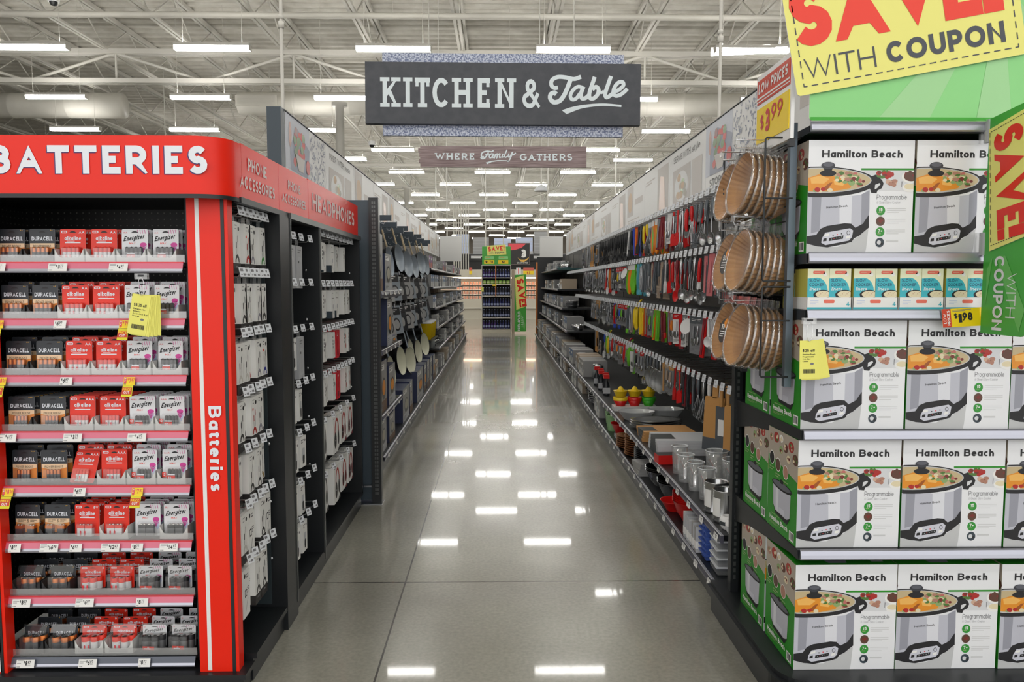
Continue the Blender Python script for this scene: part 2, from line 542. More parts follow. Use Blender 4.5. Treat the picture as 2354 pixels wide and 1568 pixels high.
# ------------------------------------------------------------------ the setting
def floor():
    m = mat('concrete', (112, 109, 100), .13, spec=.6)
    nt = m.node_tree; L = nt.links.new
    b = nt.nodes['Principled BSDF']
    N = lambda t: nt.nodes.new('ShaderNode' + t)
    tc = N('TexCoord')
    n1 = N('TexNoise'); n1.inputs['Scale'].default_value = .9; n1.inputs['Detail'].default_value = 6
    n2 = N('TexNoise'); n2.inputs['Scale'].default_value = 60; n2.inputs['Detail'].default_value = 3
    L(tc.outputs['Object'], n1.inputs['Vector']); L(tc.outputs['Object'], n2.inputs['Vector'])
    r = N('ValToRGB')
    r.color_ramp.elements[0].position = .3; r.color_ramp.elements[1].position = .72
    r.color_ramp.elements[0].color = (*lin((130 / 255, 128 / 255, 118 / 255)), 1)
    r.color_ramp.elements[1].color = (*lin((160 / 255, 158 / 255, 147 / 255)), 1)
    mx = N('Mix'); mx.data_type = 'RGBA'; mx.blend_type = 'OVERLAY'; mx.inputs['Factor'].default_value = .25
    L(n1.outputs['Fac'], r.inputs[0]); L(r.outputs[0], mx.inputs['A']); L(n2.outputs['Fac'], mx.inputs['B'])
    sp = N('SeparateXYZ'); L(tc.outputs['Object'], sp.inputs[0])
    # saw-cut joints: one along the aisle, cross joints every 4.6 m
    def mth(op, a, bb=None):
        k = N('Math'); k.operation = op
        for i, x in enumerate((a, bb)):
            if x is None: continue
            if isinstance(x, (int, float)): k.inputs[i].default_value = x
            else: L(x, k.inputs[i])
        return k.outputs[0]
    jx = mth('ABSOLUTE', mth('ADD', sp.outputs['X'], .475))
    jx = mth('LESS_THAN', mth('PINGPONG', jx, 4.6), .004)
    jy = mth('LESS_THAN', mth('PINGPONG', mth('ADD', sp.outputs['Y'], -3.79), 4.6), .005)
    j = mth('MAXIMUM', jx, jy)
    mj = N('Mix'); mj.data_type = 'RGBA'
    mj.inputs['B'].default_value = (.045, .042, .036, 1)
    L(j, mj.inputs['Factor']); L(mx.outputs['Result'], mj.inputs['A']); L(mj.outputs['Result'], b.inputs['Base Color'])
    rr = N('MapRange'); rr.inputs['To Min'].default_value = .16; rr.inputs['To Max'].default_value = .3
    L(n1.outputs['Fac'], rr.inputs[0])
    L(rr.outputs[0], b.inputs['Roughness'])
    bp = N('Bump'); bp.inputs['Strength'].default_value = .012; bp.inputs['Distance'].default_value = .02
    n3 = N('TexNoise'); n3.inputs['Scale'].default_value = 1.4; n3.inputs['Detail'].default_value = 1
    L(tc.outputs['Object'], n3.inputs['Vector']); L(n3.outputs['Fac'], bp.inputs['Height']); L(bp.outputs[0], b.inputs['Normal'])
    b.inputs['IOR'].default_value = 1.5
    b.inputs['Coat Weight'].default_value = .45
    b.inputs['Coat Roughness'].default_value = .04
    mb = MB(); mb.box(-28, 28, -8, 74, -.1, 0, 'concrete')
    struct('floor', mb, 'polished grey concrete floor with saw-cut joints')
floor()

def ceiling():
    noisy('deck_white', (196, 192, 182), (214, 211, 202), 3, .6)
    mat('steel_white', (208, 205, 197), .55)
    mb = MB()
    p = []
    y = -8.0
    while y < 74:
        for dy, z in ((0, 7.5), (.14, 7.5), (.18, 7.545), (.31, 7.545), (.35, 7.5)):
            p.append((y + dy, z))
        y += .35
    vs = [(x, a, b) for a, b in p for x in (-28, 28)]
    fs = [(2 * i, 2 * i + 2, 2 * i + 3, 2 * i + 1) for i in range(len(p) - 1)]
    mb.mesh(vs, fs, 'deck_white')
    mb.box(-28, 28, -8, 74, 7.6, 7.7, 'deck_white')
    struct('ceiling', mb, 'white corrugated steel roof deck')
    # open-web joists along the aisle, carried by girders across it
    for k in range(-9, 11):
        x = -.84 + 1.98 * k
        mb = MB()
        for s in (-.045, .045):
            mb.box(x + s - .03, x + s + .03, -7, 72, 7.4, 7.49, 'steel_white')
            mb.box(x + s - .03, x + s + .03, -7, 72, 6.70, 6.745, 'steel_white')
        y = -6.5; up = False
        while y < 71 :
            mb.tube([(x, y, 6.72 if not up else 7.44), (x, y + 1.1, 7.44 if not up else 6.72)], .017, 'steel_white', 5, caps=False)
            up = not up; y += 1.1
        o = struct('ceiling_beam', mb)
        o['label'] = 'white open-web roof joist running along the aisle'
    for y in (5.5, 17.8, 30, 42, 54, 66):
        mb = MB()
        for s in (-.07, .07):
            mb.box(-27, 27, y + s - .05, y + s + .05, 6.62, 6.72, 'steel_white')
            mb.box(-27, 27, y + s - .05, y + s + .05, 5.98, 6.08, 'steel_white')
        x = -26.4; up = False
        while x < 26:
            mb.tube([(x, y, 6.03 if not up else 6.66), (x + 1.98, y, 6.66 if not up else 6.03)], .035, 'steel_white', 6, caps=False)
            if up: mb.tube([(x, y, 6.66), (x, y, 6.03)], .025, 'steel_white', 6, caps=False)
            up = not up; x += 1.98
        struct('ceiling_beam', mb)['label'] = 'white steel roof girder crossing the store'
    mb = MB()
    mb.lathe([(.11, 0), (.11, 6.0), (.2, 6.0), (.2, 6.08)], 'steel_white', 20)
    me = mb.data('column')
    for i, (x, y) in enumerate(((-4.05, 20), (-4.4, 37), (-4.5, 49), (4.6, 49), (8.2, 20), (8.2, 37), (-9.5, 30))):
        o = link('column', me, None, (x, y, 0)); o['kind'] = 'structure'
        o['label'] = 'round white steel roof column'
ceiling()

def far_wall():
    mat('far_wall', (118, 110, 100), .8)
    mb = MB()
    mb.box(-28, 28, 72.5, 73, 0, 7.55, 'far_wall')
    struct('wall_back', mb, 'dark taupe back wall of the store')
    for nm, x0, x1 in (('wall_left', -28.2, -28), ('wall_right', 28, 28.2)):
        mb = MB(); mb.box(x0, x1, -8, 73, 0, 7.55, 'ceiling_white'); struct(nm, mb, 'pale side wall of the store')
far_wall()

def ducts():
    noisy('duct_white', (200, 197, 188), (212, 209, 200), 1.2, .45)
    mb = MB()
    def duct(x0, x1, y, z, r):
        n = 28
        mb.lathe([(0, x0), (r, x0)] + [(r, x0 + .001)] + [q for i in range(int((x1 - x0) / 1.5)) for q in ((r, x0 + 1.5 * i + 1.45), (r * 1.012, x0 + 1.5 * i + 1.46), (r * 1.012, x0 + 1.5 * i + 1.49), (r, x0 + 1.5 * i + 1.5))] + [(r, x1), (0, x1)],
                 'duct_white', n, Matrix.Translation((0, y, z)) @ Matrix.Rotation(R(90), 4, 'Y'))
        return mb
    duct(-7.0, 12, 21.3, 6.36, .3)
    o = solo('air_duct', mb, 'long round white air duct crossing behind the kitchen sign', 'duct')
    g = MB()
    g.box(-.55, .55, -.05, 0, -.14, .14, 'duct_white')
    for i in range(9):
        g.box(-.5, .5, -.06, -.05, -.11 + i * .026, -.097 + i * .026, 'ceiling_white')
    part('duct_grille', g, o, (-7.0 + .55, 21.0, 6.36))
    mb = MB()
    duct(-16, -10.1, 21.3, 6.28, .33)
    solo('air_duct', mb, 'shorter round white air duct above the battery display', 'duct')
    mb = MB()
    mb.tube([(-20, 14.9, 6.52), (20, 14.9, 6.52)], .055, 'duct_white', 12)
    for i in range(10):
        mb.tube([(-18 + 4 * i, 14.9, 6.52), (-18 + 4 * i, 14.9, 7.45)], .006, 'duct_white', 4, caps=False)
    solo('sprinkler_pipe', mb, 'white sprinkler pipe nearest the camera under the roof', 'pipe')
    mb = MB()
    mb.tube([(-20, 24.4, 5.7), (20, 24.4, 5.7)], .075, 'duct_white', 12)
    for i in range(10):
        mb.tube([(-18 + 4 * i, 24.4, 5.7), (-18 + 4 * i, 24.4, 7.45)], .006, 'duct_white', 4, caps=False)
    solo('sprinkler_pipe', mb, 'white horizontal pipe behind the long round air duct', 'pipe')
ducts()

def lights():
    m = mat('lamp_glow', (255, 253, 248), .4, emit=LAMP)
    mat('added_uplight', (255, 252, 246), .4, emit=LAMP * .95)  # upward glow added to brighten the ceiling and its bounce light
    L = 1.26
    hb = MB(); hb.box(-L / 2, L / 2, -.075, .075, .03, .075, 'ceiling_white')
    hb.box(-L / 2 - .008, -L / 2, -.075, .075, -.04, .075, 'ceiling_white'); hb.box(L / 2, L / 2 + .008, -.075, .075, -.04, .075, 'ceiling_white')
    hm = hb.data('light_housing')
    db = MB()
    pr = [(-.07, .03), (-.07, -.005), (-.045, -.04), (.045, -.04), (.07, -.005), (.07, .03)]
    n = len(pr)
    vs = [(x, a, b) for x in (-L / 2, L / 2) for a, b in pr]
    db.mesh(vs, [(i, i + 1, i + 1 + n, i + n) for i in range(n - 1)], 'lamp_glow')
    db.box(-L / 2 + .03, L / 2 - .03, -.06, .06, .0755, .078, 'added_uplight')  # added glowing strip on the housing top, not part of the diffuser
    dm = db.data('light_diffuser')
    wb = MB()
    wb.tube([(0, 0, .075), (0, 0, 1.95)], .004, 'steel_white', 4, caps=False)
    wm = wb.data('hanging_wire')
    rows = [(-4, 1.3), (-.5, -.24), (3, 1.3), (6.5, -.24), (10, 1.3 - .5), (13.5, 1.27), (17, -.27), (20.5, 1.3), (23.4, -.1), (25.2, 1.25), (28, -.24), (31.5, 1.3), (35, -.24), (38.5, 1.27), (42, -.24), (45.5, 1.3), (49, -.24), (52.5, 1.3), (56, -.2), (60, 1.3), (64, -.2), (68, 1.3)]
    for i, (y, x0) in enumerate(rows):
        for k in range(-5, 6):
            x = x0 + 3.07 * k
            lim = 9 if y < 10 else (.62 * y + 2.2)
            if abs(x) > min(lim, 14) or (y < 10 and abs(x) > 8): continue
            if y == 13.5 and k == 2: continue
            if 23 < y < 26 and abs(x) > 6: continue
            side = 'over the aisle' if abs(x) < 1.6 else ('%s to the %s of the aisle' % (ORD[int((abs(x) - .2) // 3.07)], 'left' if x < 0 else 'right'))
            t = thing('ceiling_light', 'white linear ceiling light, %s row from the front, %s' % (ORD[i], side), 'ceiling light', (x, y, 5.5), group='hanging linear ceiling lights')
            part('light_housing', hm, t)
            part('diffuser', dm, t)
            if y > 9:
                for s in (-.5, .5): part('hanging_wire', wm, t, (s, 0, 0))
    # the nearer light that hangs a little askew before the green sign
    t = thing('ceiling_light', 'white linear ceiling light hanging askew beside the green header sign', 'ceiling light', (4.32, 13.6, 5.52), R(-9), group='hanging linear ceiling lights')
    t.rotation_euler = (0, R(1.2), R(-14))
    part('light_housing', hm, t); part('diffuser', dm, t)
    for s in (-.5, .5): part('hanging_wire', wm, t, (s, 0, 0))
lights()
# ------------------------------------------------------------------ hanging signs
def smooth(pts, n=6):
    """Catmull-Rom through the points"""
    P = [Vector(p) for p in pts]
    P = [P[0] * 2 - P[1]] + P + [P[-1] * 2 - P[-2]]
    out = []
    for i in range(1, len(P) - 2):
        a, b, c, d = P[i - 1:i + 3]
        for k in range(n):
            t = k / n
            out.append(.5 * ((2 * b) + (c - a) * t + (2 * a - 5 * b + 4 * c - d) * t * t + (3 * b - a - 3 * c + d) * t ** 3))
    out.append(P[-2])
    return [(p.x, p.y) for p in out]
TABLE = [  # script strokes: (width, points)
    (36, [(1592, 348), (1565, 352), (1540, 330), (1545, 290), (1590, 266), (1650, 268), (1720, 280), (1775, 262)]),
    (40, [(1692, 285), (1668, 350), (1640, 410), (1605, 452), (1560, 462), (1532, 435), (1535, 402), (1562, 388), (1580, 400)]),
    (32, [(1785, 345), (1750, 340), (1712, 368), (1692, 410), (1706, 440), (1738, 432), (1770, 390)]),
    (36, [(1796, 338), (1776, 395), (1784, 430), (1812, 428), (1840, 405)]),
    (36, [(1884, 262), (1862, 330), (1844, 385), (1846, 425), (1876, 430), (1908, 400), (1916, 362), (1896, 340), (1866, 360)]),
    (26, [(1915, 365), (1936, 385), (1960, 372)]),
    (36, [(2014, 255), (1990, 325), (1970, 390), (1978, 420), (2002, 412), (2030, 390)]),
    (34, [(2034, 378), (2076, 362), (2112, 330), (2108, 302), (2076, 304), (2044, 340), (2034, 384), (2052, 408), (2086, 402), (2120, 378), (2146, 352)]),
]
FAMILY = [
    (16, [(1010, 900), (998, 905), (988, 890), (1000, 868), (1035, 858), (1070, 862), (1085, 852)]),
    (17, [(1046, 868), (1030, 895), (1010, 915), (990, 915), (984, 902)]),
    (11, [(1020, 884), (1058, 882)]),
    (14, [(1082, 880), (1066, 880), (1052, 896), (1056, 910), (1070, 906), (1084, 884), (1078, 906), (1092, 908)]),
    (14, [(1100, 880), (1092, 910), (1102, 888), (1116, 880), (1112, 908), (1122, 886), (1136, 880), (1132, 906), (1146, 904)]),
    (14, [(1160, 878), (1152, 904), (1166, 902)]),
    (14, [(1192, 846), (1172, 894), (1180, 906), (1192, 900)]),
    (14, [(1208, 876), (1200, 900), (1214, 902), (1230, 872), (1236, 872), (1212, 925), (1200, 938), (1192, 930)]),
    (14, [(1236, 890), (1262, 872)]),
]
def kitchen_sign():
    m = noisy('sign_weave', (112, 122, 156), (206, 212, 226), 70, .6, 8, lo=.42, hi=.58)
    noisy('sign_slate', (62, 65, 72), (72, 74, 80), 14, .55)
    mat('sign_letter', (222, 232, 236), .5)
    t = thing('hanging_sign', 'wide charcoal sign reading KITCHEN & Table hung over the aisle', 'sign', (.034, 6.5, 3.064))
    t.rotation_euler = (0, R(.25), 0)
    mb = MB(); mb.box(-1.0, 1.0, .03, .06, -.336, .336, 'sign_weave')
    part('backing_panel', mb, t)
    mb = MB(); mb.box(-1.133, 1.133, -.03, .03, -.25, .247, 'sign_slate')
    part('sign_board', mb, t)
    mb = MB()
    k = 2.266 / 2189
    pen = Pen(mb, (0, -.0305, 0), (1, 0, 0), (0, 0, 1), .002)
    X = lambda x: (x - 1157.5) * k
    Z = lambda y: (397 - y) * k
    pen.text('KITCHEN', X(182), Z(510), 230 * k, 'sign_letter', width=1078 * k, wt=.165, slab=.72, ws=.72, sp=.13)
    pen.text('&', X(1310), Z(512), 228 * k, 'sign_letter', width=143 * k, wt=.16)
    pen.lines([(w * k * .88, smooth([(X(a), Z(b)) for a, b in p])) for w, p in TABLE], 'sign_letter', 1)
    pen.poly([(X(a), Z(b)) for a, b in smooth([(1625, 525), (1700, 500), (1800, 480), (1950, 468), (2100, 478)])] + [(X(a), Z(b)) for a, b in smooth([(2100, 496), (1950, 488), (1800, 506), (1720, 532), (1663, 555)])], 'sign_letter')
    part('lettering', mb, t, label='pale raised lettering')
    for x in (-.54, .58):
        mb = MB(); mb.tube([(x, .045, .33), (x, .045, 4.4)], .003, 'steel_white', 5, caps=False)
        part('hanging_wire', mb, t)
kitchen_sign()
def family_sign():
    noisy('sign_wood', (112, 92, 92), (160, 142, 142), 5, .6, 8, stretch=(.6, 1, 14), lo=.3, hi=.7)
    t = thing('hanging_sign', 'wood-grain sign reading WHERE Family GATHERS deeper in the aisle', 'sign', (.066, 12, 3.445))
    mb = MB()
    e = [(-1.27, -.155)] + [(-1.27, .155)]
    mb.box(-1.275, 1.275, -.02, .02, -.158, .158, 'sign_wood')
    for i, (z, d) in enumerate(((.1, .03), (.03, .012), (-.06, .02))):
        mb.box(-1.275 - d, -1.275, -.02, .02, z - .03, z + .03, 'sign_wood')
    part('sign_board', mb, t)
    mb = MB()
    k = 2.55 / 1316
    pen = Pen(mb, (0, -.0205, 0), (1, 0, 0), (0, 0, 1), .002)
    X = lambda x: (x - 1164) * k
    Z = lambda y: (902 - y) * k
    pen.text('WHERE', X(622), Z(926), 52 * k, 'sign_letter', width=316 * k, wt=.2, slab=.6, sp=.16)
    pen.text('GATHERS', X(1292), Z(930), 52 * k, 'sign_letter', width=416 * k, wt=.2, slab=.6, sp=.16)
    pen.lines([(w * k * .7, smooth([(X(a), Z(b)) for a, b in p])) for w, p in FAMILY], 'sign_letter', 1)
    pen.poly([(X(a), Z(b)) for a, b in ((1022, 948), (1060, 936), (1120, 928), (1205, 930), (1205, 937), (1120, 936), (1070, 944), (1036, 960))], 'sign_letter')
    part('lettering', mb, t, label='pale slab and script lettering')
    for x in (-1.13, .55, 1.08):
        mb = MB(); mb.tube([(x, 0, .158), (x, 0, 4.05)], .006, 'steel_white', 5, caps=False)
        part('hanging_wire', mb, t)
family_sign()
def poles():
    for i, (x, y, z, lb) in enumerate(((-1.70, 6.2, 2.87, 'white pole from the roof to the near end of the left banner'), (1.83, 6.5, 2.87, 'white pole from the roof down behind the right banner'))):
        mb = MB()
        mb.tube([(0, 0, 0), (0, 0, 7.5 - z)], .014, 'steel_white', 12)
        mb.lathe([(.014, 0), (.024, 0), (.024, .05), (.014, .05)], 'steel_white', 14, Matrix.Translation((0, 0, .62)))
        mb.lathe([(.014, 0), (.021, 0), (.021, .03), (.014, .03)], 'steel_white', 14, Matrix.Translation((0, 0, .69)))
        solo('support_pole', mb, lb, 'pole', None, (x, y, z))
    for x, y, z0, lb in ((-.45, 25.5, 2.4, 'thin white drop pole hanging beyond the drink display'), (1.6, 30, 4.0, 'thin white drop pole over the aisle'), (-2.2, 27, 3.2, 'thin white drop pole beyond the left shelving'), (3.6, 24, 3.0, 'thin white drop pole beyond the right shelving'), (.16, 31, 2.6, 'thin white double drop pole above the drink display')):
        mb = MB()
        mb.tube([(0, 0, 0), (0, 0, 7.5 - z0)], .02, 'steel_white', 8)
        if x == -.45: mb.lathe([(.16, 0), (.1, .06), (.02, .1)], 'steel_white', 14)
        solo('drop_pole', mb, lb, 'pole', 'white drop poles from the roof', (x, y, z0))
    mb = MB()
    mb.tube([(0, 0, .1), (0, 0, 3.4)], .02, 'steel_white', 8)
    mb.lathe([(.22, 0), (.22, .06), (.12, .16), (.05, .2)], 'light_grey', 16)
    solo('ceiling_speaker', mb, 'grey bell-shaped unit hanging on a pole over the aisle', 'speaker', None, (1.3, 24, 4.35))
    sm = MB()
    sm.lathe([(.09, .08), (.1, 0), (.095, -.03)], 'white', 14)
    sm2 = MB(); sm2.lathe([(0, -.1), (.05, -.085), (.075, -.03)], 'black', 14)
    a, b = sm.data('camera_housing'), sm2.data('camera_dome')
    for i, (x, y, z, lb) in enumerate(((-7.9, 14.2, 6.52, 'dome security camera above the leftmost nearest ceiling light'), (-9.4, 22.2, 5.48, 'dome security camera under the short duct'), (-6.45, 22.2, 5.6, 'dome security camera under the long duct'), (-3.6, 22.2, 5.45, 'dome security camera beside the round roof column'))):
        t = thing('security_camera', lb, 'camera', (x, y, z), 0, 'dome security cameras')
        part('camera_housing', a, t); part('camera_dome', b, t)
        mb = MB(); mb.tube([(0, 0, .08), (0, 0, 7.5 - z)], .012, 'steel_white', 6, caps=False); part('camera_stem', mb, t)
poles()

# ------------------------------------------------------------------ battery display
BX0, BX1, BY = -1.80, -.955, 2.75      # inner left, outer right, front plane
def battery_stand():
    m = mat('pegboard', (20, 21, 23), .5)
    nt = m.node_tree; L = nt.links.new; b = nt.nodes['Principled BSDF']
    tc = nt.nodes.new('ShaderNodeTexCoord'); sp = nt.nodes.new('ShaderNodeSeparateXYZ'); L(tc.outputs['Object'], sp.inputs[0])
    def mth(op, a, bb=None):
        k = nt.nodes.new('ShaderNodeMath'); k.operation = op
        for i, x in enumerate((a, bb)):
            if x is None: continue
            if isinstance(x, (int, float)): k.inputs[i].default_value = x
            else: L(x, k.inputs[i])
        return k.outputs[0]
    q = mth('ADD', sp.outputs['X'], sp.outputs['Y'])
    px = mth('SUBTRACT', mth('PINGPONG', q, .0127), .00635); pz = mth('SUBTRACT', mth('PINGPONG', sp.outputs['Z'], .0127), .00635)
    hole = mth('LESS_THAN', mth('ADD', mth('POWER', mth('SUBTRACT', mth('PINGPONG', q, .0127), .0127), 2), mth('POWER', mth('SUBTRACT', mth('PINGPONG', sp.outputs['Z'], .0127), .0127), 2)), .0000075)
    mx = nt.nodes.new('ShaderNodeMix'); mx.data_type = 'RGBA'
    mx.inputs['A'].default_value = (.008, .008, .009, 1); mx.inputs['B'].default_value = (.16, .155, .14, 1)
    L(hole, mx.inputs['Factor']); L(mx.outputs['Result'], b.inputs['Base Color'])
    t = thing('battery_display', 'red and black battery display stand with curved BATTERIES header', 'display stand', (0, 0, 0))
    # base
    mb = MB()
    mb.box(-2.0, -.94, 2.74, 2.83, 0, .062, 'fixture_black'); mb.box(-2.0, -.925, 2.72, 2.83, .062, .08, 'fixture_black'); mb.box(-2.0, -1.12, 2.83, 3.4, 0, .08, 'fixture_black')
    part('base', mb, t)
    mb = MB()
    mb.box(-1.97, -1.12, 3.22, 3.25, .1, 1.84, 'pegboard')
    mb.box(-1.955, -1.945, 2.8, 3.22, .1, 1.82, 'pegboard')
    mb.box(-1.125, -1.118, 2.8, 3.22, .1, 1.82, 'fixture_black')
    part('pegboard_back', mb, t)
    # header with a rounded corner, wraps round to the side
    mb = MB()
    r = .11
    out = [(-2.0, 2.66)] + [(-.93 - r + r * math.sin(R(a)), 2.66 + r - r * math.cos(R(a))) for a in range(0, 91, 10)] + [(-.93, 2.83)]
    z0, z1 = 1.805, 2.0
    n = len(out)
    mb.mesh([(x, y, z) for z in (z0, z1) for x, y in out], [(i, i + 1, i + 1 + n, i + n) for i in range(n - 1)], 'header_red', True)
    mb.box(-2.0, -1.995, 2.661, 3.3, z0, z1 - .002, 'header_red'); mb.box(-1.995, -1.12, 3.29, 3.3, z0, z1 - .002, 'header_red')
    part('header', mb, t)
    mb = MB()
    mb.mesh([(x, y, z0) for x, y in out] + [(-1.12, 2.83, z0), (-1.12, 3.3, z0), (-2.0, 3.3, z0)], [tuple(range(n + 3))[::-1]], 'fixture_black')
    mb.mesh([(x, y, z1 - .001) for x, y in out] + [(-1.12, 2.83, z1 - .001), (-1.12, 3.3, z1 - .001), (-2.0, 3.3, z1 - .001)], [tuple(range(n + 3))], 'fixture_black')
    n2 = len(out)
    o2 = [(x + (.004 if i > 1 else 0), y - .004) for i, (x, y) in enumerate(out)]
    mb.mesh([(x, y, z) for z in (z0 - .014, z0) for x, y in o2], [(i, i + 1, i + 1 + n2, i + n2) for i in range(n2 - 1)], 'fixture_black', True)
    part('header_frame', mb, t)
    mb = MB()
    pen = Pen(mb, (0, 2.6585, 0), (1, 0, 0), (0, 0, 1), .0012)
    # white letters with a dark edge to the lower left
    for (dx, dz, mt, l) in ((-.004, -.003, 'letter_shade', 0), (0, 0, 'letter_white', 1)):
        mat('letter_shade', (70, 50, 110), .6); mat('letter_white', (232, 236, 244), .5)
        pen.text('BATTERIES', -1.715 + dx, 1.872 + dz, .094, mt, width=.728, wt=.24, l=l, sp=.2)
    part('lettering', mb, t, label='white lettering with a violet edge')
    for nm, (x0, x1) in (('post', (-1.10, -.957)), ('post', (-1.962, -1.800))):
        mb = MB()
        mb.box(x0, x1, 2.75, 2.80, .08, 1.805, 'header_red')
        mb.box(x1 - .024, x1 - .012, 2.748, 2.75, .08, 1.80, 'fixture_black')
        wx = (x0 + .030, x0 + .044) if x1 > -1.5 else (x1 - .036, x1 - .02)
        mb.box(wx[0], wx[1], 2.748, 2.75, .085, 1.80, 'white')
        if x1 > -1.5:
            pen = Pen(mb, (x1 - .032, 2.7475, 1.065), (0, 0, -1), (1, 0, 0), .001)
            pen.text('Batteries', 0, -.052, .046, 'letter_white', width=.31, wt=.2, sp=.16)
        part(nm, mb, t)
    # shelves with a pink label strip each
    Z = [1.576, 1.374, 1.17, .966, .766, .56, .354, .125]
    st = MB(); st.box(0, .70, -.0015, .002, -.028, 0, 'label_pink'); 
    mat('label_pink', (222, 118, 142), .3); mat('label_grey', (92, 98, 112), .35)
    for i, z in enumerate(Z):
        mb = MB(); d = 0.006 * 0
        mb.box(-1.80, -1.125, 2.785, 3.2, z - .012, z, 'fixture_black')
        mb.box(-1.80, -1.125, 2.785, 2.788, z, z + .028, 'clear_haze')
        s = part('shelf', mb, t)
        mb = MB()
        c = 'label_pink' if i < 7 else 'label_grey'
        if i < 7: mb.box(-1.80, -1.127, 2.776, 2.785, z - .001, z + .003, 'label_red')
        mb.mesh([(x, y, zz) for zz, y in ((z, 2.778), (z - .022, 2.770), (z - .030, 2.766), (z - .038, 2.768)) for x in (-1.80, -1.127)], [(2, 3, 1, 0)], c)
        mb.mesh([(x, y, zz) for zz, y in ((z - .022, 2.770), (z - .030, 2.766), (z - .036, 2.768)) for x in (-1.80, -1.127)], [(2, 3, 1, 0), (4, 5, 3, 2)], 'strip_metal')
        part('label_strip', mb, s, label='pink label strip' if i < 7 else 'grey label strip')
    return Z
for _n, _c in (('label_pink', (222, 118, 142)), ('label_grey', (92, 98, 112)), ('letter_shade', (70, 50, 110)), ('letter_white', (232, 236, 244))):
    mat(_n, _c, .4)
SHELF_Z = battery_stand()
SHELF_NAME = ['top', 'second', 'third', 'fourth', 'fifth', 'sixth', 'seventh', 'bottom']

